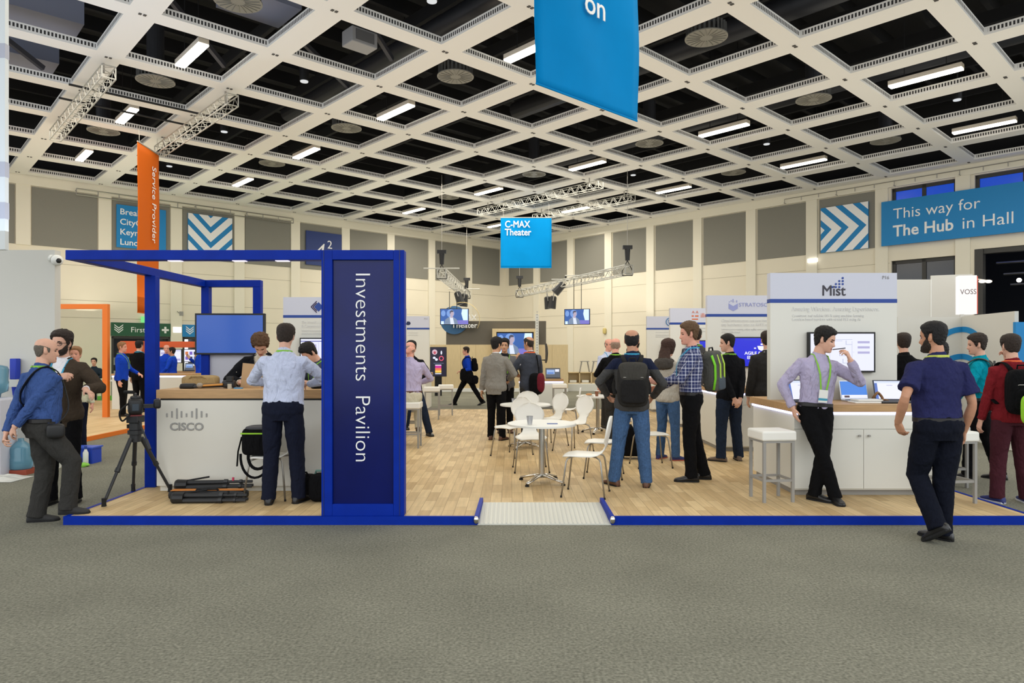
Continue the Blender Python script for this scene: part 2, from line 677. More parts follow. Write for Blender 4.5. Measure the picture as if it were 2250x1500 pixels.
# windows and what is behind the right wall
NIGHT = mat('dark_hall_beyond', (30, 32, 40), 0.8)
mb = MB()
u0, u1 = 0.5 * CELL, 6 * CELL
mb.box(u0, u1, 7.0, 7.1, 0, 9).box(u0, u0 + 0.1, 0.4, 7, 0, 9).box(u0, u1, 0.36, 7, 7.5, 7.6).box(u0, u1, 0.36, 7, -0.02, -0.001)
struct(wbuild(mb, 'wall_beyond', NIGHT, MR), 'dark neighbouring hall seen through the openings')
GLASSB = emis('blue_lit_glass', (12, 70, 190), 0.9)
GLASSD = mat('dark_window_glass', (38, 40, 48), 0.12, spec=0.6)
for k, (a, b, z0, z1, gl) in enumerate(((w1[0], w1[1], 5.15, 7.05, GLASSB), (op[0], op[1], 5.15, 7.05, GLASSB), (w1[0], w1[1], 3.2, 4.62, GLASSD))):
    mb = MB()
    t = 0.11
    mb.box(a, b, 0.1, 0.2, z1 - t, z1).box(a, b, 0.1, 0.2, z0, z0 + t).box(a, a + t, 0.1, 0.2, z0, z1).box(b - t, b, 0.1, 0.2, z0, z1)
    mb.box((a + b) / 2 - 0.06, (a + b) / 2 + 0.06, 0.1, 0.2, z0, z1)
    wf = wbuild(mb, 'window_%d' % (k + 1), DARKFRAME, MR)
    struct(wf, ['upper window lit blue behind the direction banner', 'upper blue window at the right edge', 'dark lower window above the white partition'][k])
    mb = MB().box(a + t, b - t, 0.14, 0.16, z0 + t, z1 - t)
    wbuild(mb, 'glazing', gl, MR, parent=wf)
mb = MB().box(op[0], op[0] + 0.22, -0.02, 0.3, 0, 4.75).box(op[0], op[1], 0.05, 0.3, 4.6, 4.75)
o = wbuild(mb, 'door_1', DARKFRAME, MR)
struct(o, 'dark metal frame of the big hall opening')
# things glimpsed in the neighbouring hall
mb = MB()
for i in range(3):
    mb.tube([MR @ Vector((2.0 * CELL, 3 + i, 4.6 - i * .3)), MR @ Vector((4 * CELL, 3.6 + i, 4.6 - i * .3))], 0.05)
o = mb.build('pipe_run', STEEL)
tag(o, 'pale pipes under the ceiling of the dark hall through the opening', 'pipe')
p = MR @ Vector((2.62 * CELL, 2.2, 3.95))
t = thing('air_unit', 'white air handling box hung in the dark opening at the right', 'air unit', p, TH)
MB().box(-0.35, 0.35, -0.2, 0.2, -0.12, 0.12).build('housing', mat('grey_white_metal', (170, 172, 178), 0.5), t, bevel=0.02)
MB().tube([(0, 0, 0.12), (0, 0, 0.5)], 0.015).build('hanger_rod', STEEL, t)
p = MR @ Vector((2.38 * CELL, 1.6, 3.85))
o = MB().ball((0, 0, 0), 0.07).build('exhibition_spot', emis('lamp_white', (255, 250, 240), 6), smooth=True)
o.location = p
tag(o, 'small bright lamp inside the dark hall opening', 'lamp')
for k, (uu, zz) in enumerate(((2.45, 2.55), (2.7, 2.5), (2.95, 2.6))):
    o = MB().box(-0.5, 0.5, 0, 0.05, -0.08, 0.08).build('strip_light', emis('blue_white_glow', (150, 170, 220), 1.2))
    o.matrix_world = Matrix.Translation(MR @ Vector((uu * CELL, 6.3, zz))) @ MR.to_3x3().to_4x4()
    tag(o, 'pale glowing strip deep in the dark hall, %s from the door frame' % ORD[k], 'light', 'glowing strips in the next hall')

# ---------------------------------------------------------------- ceiling grid
def slot_mat():
    m = mat('white_grid_beam', (236, 234, 230), 0.6)
    nt = m.node_tree
    b = nt.nodes['Principled BSDF']
    tc = nt.nodes.new('ShaderNodeTexCoord')
    s, q = nt.nodes.new('ShaderNodeSeparateXYZ'), nt.nodes.new('ShaderNodeSeparateXYZ')
    nt.links.new(tc.outputs['Object'], s.inputs[0])
    nt.links.new(tc.outputs['Normal'], q.inputs[0])

    def op(kind, a, bb=0.0):
        n = nt.nodes.new('ShaderNodeMath')
        n.operation = kind
        for i, v in enumerate((a, bb)):
            if isinstance(v, (int, float)):
                n.inputs[i].default_value = v
            else:
                nt.links.new(v, n.inputs[i])
        return n.outputs[0]
    nx, ny = op('ABSOLUTE', q.outputs['X']), op('ABSOLUTE', q.outputs['Y'])
    u = op('ADD', op('MULTIPLY', s.outputs['X'], ny), op('MULTIPLY', s.outputs['Y'], nx))
    slot = op('LESS_THAN', op('FRACT', op('ADD', op('MULTIPLY', u, 17.0), 500.0)), 0.55)
    zc = op('LESS_THAN', op('ABSOLUTE', op('SUBTRACT', s.outputs['Z'], 0.082)), 0.036)
    sidef = op('GREATER_THAN', op('ADD', nx, ny), 0.8)
    # no slots where beams cross
    fx = op('FRACT', op('ADD', op('MULTIPLY', u, 1 / CELL), 100.0))
    mid = op('LESS_THAN', op('ABSOLUTE', op('SUBTRACT', fx, 0.5)), 0.39)
    k = op('MULTIPLY', op('MULTIPLY', slot, zc), op('MULTIPLY', sidef, mid))
    mx = nt.nodes.new('ShaderNodeMix')
    mx.data_type = 'RGBA'
    mx.inputs[6].default_value, mx.inputs[7].default_value = lin((236, 234, 230)), lin((46, 44, 44))
    nt.links.new(k, mx.inputs[0])
    nt.links.new(mx.outputs[2], b.inputs['Base Color'])
    return m


MC = Matrix((AV, BV, Vector((0, 0, 1)))).transposed().to_4x4()
MC.translation = ORG + Vector((0, 0, CEILZ))
BEAM = slot_mat()
mb = MB()
HW, HN, L0, L1, BD = 0.245, 0.205, -5.2 * CELL, 7.1 * CELL, 0.15
for i in range(-5, 8):
    c = i * CELL
    mb.box(c - HW, c + HW, L0, L1, 0, BD)
for j in range(-5, 8):
    c = j * CELL
    for i in range(-5, 7):
        mb.box(i * CELL + HW, (i + 1) * CELL - HW, c - HN, c + HN, 0, BD)
o = mb.build('ceiling', BEAM)
o.matrix_world = MC
struct(o, 'white coffered beam grid hung under the black ceiling')
mb = MB()
for i in range(-4, 8):
    for j in range(-4, 8):
        mb.box(i * CELL - .06, i * CELL - .015, j * CELL - .03, j * CELL + .03, -0.012, 0).box(i * CELL + .015, i * CELL + .06, j * CELL - .03, j * CELL + .03, -0.012, 0)
o = mb.build('trim_80', mat('dark_fixing', (70, 68, 66), 0.6))
o.matrix_world = MC
struct(o, 'small dark fixing plates at the beam crossings')
mb = MB().box(L0 - 3, L1 + .6, L0 - 3, L1 + .6, 2.6, 2.7)
mb.box(L1 + .3, L1 + .5, L0, L1 + .5, 0.1, 2.6).box(L0, L1 + .5, L1 + .3, L1 + .5, 0.1, 2.6)
for k in range(-9, 15):
    mb.box(L0, L1, k * CELL / 2 + .5, k * CELL / 2 + .62, 2.1, 2.45)
for k in range(-4, 8):
    mb.box(k * CELL + .9, k * CELL + 1.0, L0, L1, 1.6, 1.9)
o = mb.build('ceiling_deck', VOID)
o.matrix_world = MC
struct(o, 'black roof deck with purlins above the grid')

DUCTM = mat('dark_grey_duct', (52, 53, 58), 0.5, 0.3)
for k, (i, j0, j1, z, r) in enumerate(((-1.3, -3.2, 0.6, 1.0, .22), (0.3, -2.2, 3.6, 1.1, .2), (2.2, -3.4, 1.5, 1.0, .24), (4.3, -4, 4.5, 1.1, .2))):
    o = MB().tube([(i * CELL, j0 * CELL, z), (i * CELL, j1 * CELL, z)], r, 14).build('air_duct', DUCTM, smooth=True)
    o.matrix_world = MC
    tag(o, 'dark round air duct above the ceiling grid, %s from the left' % ORD[k], 'duct', 'air ducts above the grid')
PANELM = mat('grey_void_sheet', (126, 130, 148), 0.7)
for k, (i, j) in enumerate(((-2.42, 2.25), (-2.42, 3.3), (-1.22, .8))):
    o = MB().box(-.6, .6, -.5, .5, 0, .5).build('ceiling_duct_box', PANELM)
    o.matrix_world = MC @ Matrix.Translation((i * CELL, j * CELL, .55))
    tag(o, 'grey sheet metal duct box above the grid at the upper left, %s of three' % ORD[k], 'duct', 'duct boxes at the upper left')
for k, (i, j, rot) in enumerate(((-2.7, 2.7, .5), (-1.5, 1.5, .6), (-.5, 1.3, .3), (-.5, .4, .5), (1.5, -.6, .8), (-1.4, -1.5, .7))):
    o = MB().box(-1.1, 1.1, -.04, .04, -.05, .05).build('void_brace', mat('dark_brace', (60, 60, 66), 0.6))
    o.matrix_world = MC @ Matrix.Translation((i * CELL, j * CELL, .6)) @ Matrix.Rotation(rot, 4, 'Z') @ Matrix.Rotation(.35, 4, 'Y')
    tag(o, 'dark slanting steel brace above the ceiling grid', 'brace', 'braces above the ceiling grid')

TUBE = emis('fluorescent_white', (255, 246, 226), 14)
HOUS = mat('white_lamp_housing', (225, 215, 200), 0.5)


def cell(i, j, z):
    return MC @ Vector(((i + .5) * CELL, (j + .5) * CELL, z))


lamp0 = None
rows = {-2: 'leftmost', 0: 'second', 3: 'third', 5: 'rightmost'}
for i, js in ((-2, (1, 3, 5)), (0, (-1, 1, 3, 5)), (3, (-3, -1, 1, 3, 5)), (5, (-3, -1, 1, 3, 5))):
    for k, j in enumerate(js):
        lab = 'lit ceiling lamp, %s from the front in the %s lamp row' % (ORD[k], rows[i])
        if lamp0 is None:
            lamp0 = t = thing('ceiling_lamp', lab, 'ceiling lamp', cell(i, j, 0.0), TH, 'fluorescent lamps in the ceiling grid')
            MB().box(-.1, .1, -.7, .7, .02, .12).build('housing', HOUS, t, bevel=.01)
            MB().box(-.095, .095, -.69, .69, -.01, .02).build('diffuser', TUBE, t)
            for y in (-.4, .4):
                MB().tube([(0, y, .12), (0, y, 2.2)], .008, 5).build('hanger', DARKRUBBER, t)
        else:
            t = copy_tree(lamp0, cell(i, j, 0.0), TH, lab)
DISC = mat('grey_diffuser_metal', (132, 130, 122), 0.6)
dif0 = None
for n_, (i, j) in enumerate(((-2, 0), (-2, 2), (-2, 4), (0, 0), (0, 2), (0, 4), (1, -2), (3, -2), (3, 0), (3, 2), (3, 4), (5, -2), (5, 0))):
    names = ['front of the leftmost lamp row', 'second in the leftmost lamp row', 'rear of the leftmost lamp row', 'front of the second lamp row', 'middle of the second lamp row',
             'rear of the second lamp row', 'beside the tall cyan banner', 'front of the third lamp row', 'second of the third lamp row', 'third of the third lamp row', 'rear of the third lamp row',
             'front of the rightmost lamp row', 'second of the rightmost lamp row']
    lab = 'round grey air outlet above the grid, ' + names[n_]
    if dif0 is None:
        dif0 = t = thing('air_outlet', lab, 'air outlet', cell(i, j, .18), 0, 'round air outlets in the ceiling')
        mb = MB().cyl((0, 0, 0), .40, 0, .02, 40)
        for k in range(20):
            a = 2 * math.pi * k / 20
            mb.bar((.12 * math.cos(a), .12 * math.sin(a), -.006), (.37 * math.cos(a), .37 * math.sin(a), -.006), .012, .012)
        mb.build('face_plate', DISC, t)
        mb = MB()
        for k in range(26):
            a = 2 * math.pi * k / 26
            mb.bar((.36 * math.cos(a), .36 * math.sin(a), .02), (.36 * math.cos(a), .36 * math.sin(a), .24), .04, .01)
        mb.build('slotted_drum', mat('dim_grey_metal', (84, 84, 82), 0.6), t)
        MB().cyl((0, 0, 0), .18, .24, 1.2, 20).build('duct_neck', DUCTM, t, smooth=False)
    else:
        copy_tree(dif0, cell(i, j, .18), 0, lab)
sp0 = None
for n_, (i, j) in enumerate(((-1, -1), (-1, 1), (-1, 3), (-1, 5), (4, -3), (4, -1), (4, 1))):
    lab = 'small dark ceiling downlight with a white glint, %s from the front %s' % (ORD[n_ if n_ < 4 else n_ - 4], 'left of centre' if n_ < 4 else 'right of centre')
    if sp0 is None:
        sp0 = t = thing('downlight', lab, 'downlight', cell(i, j, .12), 0, 'small downlights in the ceiling')
        MB().cyl((0, 0, 0), .1, 0.02, .4, 16).build('can', BLACK, t)
        MB().cyl((0, 0, 0), .085, 0, .03, 16).build('lens', emis('downlight_lens', (235, 238, 240), 0.8), t)
        MB().tube([(0, 0, .4), (0, 0, 1.8)], .02).build('stem', BLACK, t)
    else:
        copy_tree(sp0, cell(i, j, .12), 0, lab)
t = thing('ceiling_speaker', 'grey speaker box hung above the grid near the top middle', 'speaker', cell(-1, 0, .1), TH)
MB().box(-.28, .28, -.2, .2, 0, .3).build('cabinet', mat('grey_speaker', (150, 150, 152), 0.6), t, bevel=.02)
MB().box(-.2, .2, -.21, -.2, .06, .26).build('front_grille', mat('grey_speaker_grille', (96, 96, 98), 0.7), t)
MB().box(-.1, .1, -.06, .06, .3, 1.4).build('bracket', DUCTM, t)

# ceiling trusses along the beams, and the pipes that tie them
for k, (i, j0, j1, lab) in enumerate(((-2, 1.98, 4.3, 'aluminium ceiling truss, left one of the pair at the upper left'),
                                      (-1, 1.92, 4.17, 'aluminium truss under the ceiling, beside the orange banner'),
                                      (4, 1.68, 4.3, 'aluminium truss under the far ceiling, in front of the pair above the theatre'),
                                      (5, 1.88, 4.0, 'aluminium truss under the far ceiling that carries the cyan theatre sign'))):
    t = thing('ceiling_truss', lab, 'truss', MC @ Vector((i * CELL, j0 * CELL, -.3)), 0, 'trusses under the ceiling')
    p = BV * ((j1 - j0) * CELL)
    truss(MB(), Vector((0, 0, 0)), p, .24, .014, .2, .007).build('lattice', ALU, t)
    for q in (.08, .92):
        MB().tube([p * q, p * q + Vector((0, 0, .36))], .02).build('hanger', STEEL, t)
o = MB().tube([MC @ Vector((-2.15 * CELL, 2.75 * CELL, -.12)), MC @ Vector((-.8 * CELL, 2.75 * CELL, -.12))], .025).build('support_pipe', BLACK)
tag(o, 'thin black pipe tying the two trusses at the upper left, nearer one', 'pipe')
o = MB().tube([MC @ Vector((-2.15 * CELL, 3.2 * CELL, -.12)), MC @ Vector((-.8 * CELL, 3.2 * CELL, -.12))], .025).build('support_pipe', BLACK)
tag(o, 'thin black pipe tying the two trusses at the upper left, farther one', 'pipe')
for M, a, b, sd in ((ML, -1.3 * CELL, 2.0 * CELL, 'left'), (MR, -.5 * CELL, 3.2 * CELL, 'right')):
    mb = MB()
    nn = int((b - a) / .6)
    mb.tube([(a, -.25, 7.15), (b, -.25, 7.15)], .02).tube([(a, -.25, 6.95), (b, -.25, 6.95)], .02) if sd == 'left' else mb.tube([(a, -.18, 7.25), (b, -.18, 7.25)], .012)
    for k in range(nn + 1):
        x = a + (b - a) * k / nn
        mb.tube([(x, -.25, 6.95), (x, -.25, 7.15)], .015) if sd == 'left' else mb.tube([(x, -.18, 7.12), (x, -.18, 7.25)], .012)
        if k % 3 == 0:
            mb.tube([(x, -.25, 7.1), (x, 0, 7.1)], .012)
    o = wbuild(mb, 'service_rail', STEEL, M)
    tag(o, 'thin %s rail fixed under the ceiling on the %s wall' % ('ladder-like' if sd == 'left' else 'hooked', sd), 'rail')

# ---------------------------------------------------------------- signs on the walls
SIGNBLUE = mat('sign_blue', (14, 128, 192), 0.6)
SIGNNAVY = mat('sign_navy', (26, 50, 112), 0.6)


def wallsign(M, name, lab, cat, a, b, z0, z1, m, off=.06, th=.05):
    t = thing(name, lab, cat, M @ Vector((a, -off, z0)), TH if M is ML else TH - math.pi / 2)
    MB().box(0, b - a, -th, 0, 0, z1 - z0).build('board', m, t)
    return t, th + .002


def XZ(off, x, z):
    return facing((x, -off, z), (1, 0, 0))


def chevrons(t, off, wd, ht, axis, n=3):
    """White chevron bands clipped to the sign square; axis 'down' or 'right'."""
    mb = MB()
    th = .17 * ht

    def clip(poly):
        for ax, lim, keep in ((0, 0, 1), (0, wd, -1), (1, 0, 1), (1, ht, -1)):
            out = []
            for i in range(len(poly)):
                p, q = poly[i], poly[(i + 1) % len(poly)]
                ip, iq = (p[ax] - lim) * keep >= 0, (q[ax] - lim) * keep >= 0
                if ip:
                    out.append(p)
                if ip != iq:
                    k = (lim - p[ax]) / (q[ax] - p[ax])
                    out.append((p[0] + k * (q[0] - p[0]), p[1] + k * (q[1] - p[1])))
            poly = out
            if not poly:
                break
        return poly
    for k in range(-2, 4):
        for s in (-1, 1):
            if axis == 'down':
                tip = (wd / 2, ht * .52 - k * th * 2.15 + .05 * ht)
                poly = [tip, (tip[0] + s * wd, tip[1] + wd), (tip[0] + s * wd, tip[1] + wd - th * 1.25), (tip[0], tip[1] - th * 1.25)]
            else:
                tip = (wd * .45 + k * th * 2.15, ht / 2)
                poly = [tip, (tip[0] - ht, tip[1] + s * ht), (tip[0] - ht - th * 1.25, tip[1] + s * ht), (tip[0] - th * 1.25, tip[1])]
            poly = clip(poly)
            if len(poly) > 2:
                mb.prism(poly, .006, Matrix.Translation((0, -off - .006, 0)))
    mb.build('chevron_print', TEXTWHITE, t)


t, o_ = wallsign(ML, 'direction_sign', 'blue sign listing rooms on the left wall, half behind the orange banner', 'sign', -.77 * CELL, -.08 * CELL, 5.3, 6.82, SIGNBLUE)
for k, s in enumerate(('Break', 'CityC', 'Keyn', 'Lunch')):
    text('lettering', s, .30, XZ(o_, .10, 1.18 - k * .36), TEXTWHITE, t, bold=.012)
t, o_ = wallsign(ML, 'chevron_sign', 'blue sign with white downward chevrons on the left wall', 'sign', .25 * CELL, .95 * CELL, 5.25, 6.84, SIGNBLUE)
chevrons(t, o_, .7 * CELL, 1.59, 'down')
t, o_ = wallsign(ML, 'hall_number_sign', 'navy sign with a white hall number on the left wall above the blue beam', 'sign', 2.27 * CELL, 2.98 * CELL, 5.3, 6.75, SIGNNAVY)
text('lettering', '4', .95, XZ(o_, .38, .30), TEXTWHITE, t, shear=.15)
text('lettering', '2', .50, XZ(o_, .98, .78), TEXTWHITE, t)
t, o_ = wallsign(MR, 'chevron_sign', 'blue sign with white chevrons pointing right, left of the long direction banner', 'sign', 0.05 * CELL, .73 * CELL, 5.12, 6.72, SIGNBLUE)
chevrons(t, o_, .68 * CELL, 1.6, 'right')
t, o_ = wallsign(MR, 'direction_banner', 'long cyan banner on the right wall reading this way for the hub', 'banner', .92 * CELL, 3.2 * CELL, 5.12, 6.60, SIGNBLUE, off=.16)
text('lettering', 'This way for', .50, XZ(o_, .36, .86), TEXTWHITE, t, bold=-.004, width=2.45)
text('lettering', 'The Hub', .52, XZ(o_, .36, .28), TEXTWHITE, t, bold=.022, width=1.75)
text('lettering', 'in Hall', .52, XZ(o_, 2.32, .28), TEXTWHITE, t, bold=-.004, width=1.3)

# doorway signs and the way out behind the orange stand
GREEN = mat('first_aid_green', (28, 84, 56), 0.6)
t, o_ = wallsign(ML, 'first_aid_sign', 'dark green sign with a white cross over the doorway on the left', 'sign', -.84 * CELL, -.01 * CELL, 2.14, 2.62, GREEN, off=.03)
text('lettering', 'First Aid', .27, XZ(o_, .62, .14), TEXTWHITE, t)
mb = MB()
for k in range(3):
    for s in (-1, 1):
        mb.prism([(.24, .10 + k * .08), (.24 + s * .14, .22 + k * .08), (.24 + s * .14, .255 + k * .08), (.24, .14 + k * .08)], .006, Matrix.Translation((0, -o_ - .006, 0)))
x = .83 * CELL - .18
mb.box(x - .035, x + .035, -o_ - .006, -o_, .12, .36).box(x - .12, x + .12, -o_ - .006, -o_, .205, .275)
mb.build('arrows_and_cross', TEXTWHITE, t)
t, o_ = wallsign(ML, 'arrow_sign', 'small blue sign with white chevrons over the second doorway', 'sign', .17 * CELL, .6 * CELL, 2.14, 2.6, SIGNBLUE, off=.03)
mb = MB()
for k in range(3):
    for s in (-1, 1):
        mb.prism([(.26, .09 + k * .08), (.26 + s * .14, .21 + k * .08), (.26 + s * .14, .245 + k * .08), (.26, .13 + k * .08)], .006, Matrix.Translation((0, -o_ - .006, 0)))
mb.build('chevron_print', TEXTWHITE, t)
t, o_ = wallsign(ML, 'exit_sign', 'small glowing green exit sign above the first aid sign', 'sign', -.43 * CELL, -.28 * CELL, 2.64, 2.86, emis('exit_green', (110, 215, 120), 1.1), off=.03)
t, o_ = wallsign(ML, 'wall_lamp', 'small glowing white emergency lamp between the two doorway signs', 'lamp', .03 * CELL, .15 * CELL, 2.3, 2.5, emis('emergency_white', (255, 252, 245), 3), off=.03)
t, o_ = wallsign(MR, 'wall_lamp', 'small glowing white emergency lamp on the right wall below the chevron sign', 'lamp', -.15 * CELL, .0 * CELL, 4.82, 4.95, emis('emergency_white', (255, 252, 245), 3), off=.08)
mb = MB()
for a, b in (d1, d2):
    mb.box(a, b, 3.5, 3.6, 0, 3).box(a - .6, a - .5, .35, 3.5, 0, 3).box(b + .5, b + .6, .35, 3.5, 0, 3).box(a - .5, b + .5, .35, 3.5, 2.5, 2.6)
struct(wbuild(mb, 'wall_corridor', mat('corridor_grey', (120, 122, 128), 0.8), ML), 'grey corridor behind the doorways')
for k, (a, b) in enumerate((d1, d2)):
    mb = MB()
    mb.box(a, a + .07, -.01, .3, 0, dz).box(b - .07, b, -.01, .3, 0, dz).box(a, b, -.01, .3, dz - .08, dz)
    if k == 0:
        mb.box(b - .55, b - .5, .1, .15, 0, dz)
    struct(wbuild(mb, 'door_%d' % (k + 2), DARKFRAME, ML), ['dark frame of the first aid doorway', 'dark frame of the second doorway'][k])
for k in range(3):
    mb = MB().box(d1[0] + .15 + k * .5, d1[0] + .5 + k * .5, 1.0 + .6 * k, 1.15 + .6 * k, 2.4, 2.45)
    o = wbuild(mb, 'corridor_lamp', emis('corridor_white', (255, 255, 250), 4), ML)
    tag(o, 'white strip lamp in the corridor behind the first aid doorway, %s from the front' % ORD[k], 'lamp', 'strip lamps in the corridor')
t = thing('rack_shelf', 'dark shelf unit holding pale boxes inside the first aid doorway', 'shelf', ML @ Vector((d1[0] + .1, 1.2, 0)), TH)
MB().box(0, .9, 0, .35, 0, .06).box(0, .9, 0, .35, .55, .58).box(0, .9, 0, .35, 1.05, 1.08).box(0, .9, 0, .35, 1.55, 1.58).box(0, .03, 0, .35, 0, 1.6).box(.44, .47, 0, .35, 0, 1.6).box(.87, .9, 0, .35, 0, 1.6).build('carcass', DARKFRAME, t)
for k in range(8):
    o = MB().box(0, .15, 0, .2, 0, .28).build('storage_box', OFFWHITE)
    o.matrix_world = Matrix.Translation(ML @ Vector((d1[0] + .15 + (k % 4) * .2 + (.05 if k % 4 > 1 else 0), 1.25, .585 + .5 * (k // 4)))) @ Matrix.Rotation(TH, 4, 'Z')
    tag(o, 'small pale box on the %s shelf inside the first aid doorway' % ('middle' if k < 4 else 'upper'), 'box', 'pale boxes on the doorway %s shelf' % ('middle' if k < 4 else 'upper'))

s_, z1_ = LW(397, 590)
_, z0_ = LW(397, 690)
t = thing('wall_conduit', 'thin grey conduit with a small box running down the left wall above the doorways', 'conduit', ML @ Vector((s_, -.03, z0_)), TH)
MB().tube([(0, 0, .1), (0, 0, z1_ - z0_)], .014).build('pipe', GREYPAINT, t)
MB().box(-.07, .07, -.05, .03, -.06, .1).build('box', GREYPAINT, t)
MB().tube([(-.05, -.03, .02), (-.16, -.08, .1)], .012).build('arm', GREYPAINT, t)
s_, z0_ = RW(1332, 727)
t = thing('wall_fitting', 'small yellowish fitting on the right hall wall near the theatre', 'fitting', MR @ Vector((-s_, -.12, z0_)), TH - math.pi / 2)
MB().soft((0, 0, 0), (.09, .06, .14), .6).build('shade', mat('pale_yellow_plastic', (206, 188, 120), .5), t, smooth=True)
MB().box(-.05, .05, .05, .12, -.05, .05).build('bracket', GREYPAINT, t)
# ================================================================ hanging things
def banner(name, lab, p, q, z0, z1, m, sag=.02):
    """A cloth banner hung from p to q (world x,y), with real hem rods."""
    p, q = Vector((p[0], p[1], 0)), Vector((q[0], q[1], 0))
    L = (q - p).length
    t = thing(name, lab, 'banner', (p.x, p.y, z0), math.atan2((q - p).y, (q - p).x))
    h = z1 - z0
    nx, nz = 14, 20
    vs, fs = [], []
    for s in (0, 1):
        for j in range(nz + 1):
            for i in range(nx + 1):
                x, z = L * i / nx, h * j / nz
                y = sag * math.sin(x * 5 + z * 1.7) * math.sin(math.pi * j / nz) + (.004 if s else -.004)
                vs.append((x, y, z))
    N = (nx + 1) * (nz + 1)
    for j in range(nz):
        for i in range(nx):
            a = j * (nx + 1) + i
            fs.append((a, a + 1, a + nx + 2, a + nx + 1))
            fs.append((N + a, N + a + nx + 1, N + a + nx + 2, N + a + 1))
    for i in range(nx):
        for a in (i, nz * (nx + 1) + i):
            fs.append((a, N + a, N + a + 1, a + 1))
    for j in range(nz):
        for a in (j * (nx + 1), j * (nx + 1) + nx):
            fs.append((a, a + nx + 1, N + a + nx + 1, N + a))
    MB().add(vs, fs).build('cloth', m, t, smooth=True)
    MB().tube([(0, 0, h), (L, 0, h)], .018).build('top_rod', STEEL, t)
    MB().tube([(0, 0, 0), (L, 0, 0)], .012).build('bottom_rod', m, t)
    for x in (.1, L - .1):
        if CEILZ - z1 > .05:
            MB().tube([(x, 0, h), (x, 0, CEILZ - z0 + .02)], .006, 5).build('hanging_wire', STEEL, t)
    return t, L, h


p = AT(1178, 183, 8.0)
q = AT(1400, 266, 8.0 * 1.164)
t, L, h = banner('hanging_banner', 'tall cyan banner hung from the ceiling at the top middle, cut by the frame', p, q, 4.72, 6.75, SKYBLUE, .03)
text('lettering', 'on', .40, facing((.80, -.045, 1.10), (1, 0, 0)), TEXTWHITE, t, bold=.01)
p, q = AT(1100, 588, 26), AT(1212, 588, 26)
t, L, h = banner('hanging_banner', 'square cyan banner with the theatre name hung in front of the corner', p, q, AT(0, 588, 26).z, AT(0, 478, 26).z, SKYBLUE, .03)
text('lettering', 'C-MAX', .36, facing((.16, -.05, h - .38), (1, 0, 0)), TEXTWHITE, t, bold=.014, width=.95)
text('lettering', 'Theater', .36, facing((.16, -.05, h - .68), (1, 0, 0)), TEXTWHITE, t, bold=.014, width=1.0)
p, q = AT(302, 0, 17.6), AT(349, 0, 18.85)
t, L, h = banner('hanging_banner', 'tall narrow orange banner hung above the left stand reading Service Provider', p, q, AT(0, 686, 17.6).z, AT(0, 310, 17.6).z, ORANGE, .015)
text('lettering', 'Service Provider', .34, facing((L * .62, -.035, h - .42), (0, 0, -1), (1, 0, 0)), TEXTWHITE, t, width=2.05)

# banded drop at the left edge of the frame
p = AT(11, 548, 8.0)
t = thing('hanging_column_wrap', 'white hanging panel with grey bands at the left edge of the frame', 'banner', (p.x, p.y, p.z))
MB().box(-.9, 0, 0, .06, 0, 3.9).build('panel', mat('pale_grey_cloth', (214, 219, 220), 0.7), t)
for y0, y1 in ((95, 127), (355, 388), (444, 480)):
    MB().box(-.9, .003, -.004, .064, AT(0, y1, 8).z - p.z, AT(0, y0, 8).z - p.z).build('grey_band', mat('band_grey', (176, 178, 190), 0.7), t)


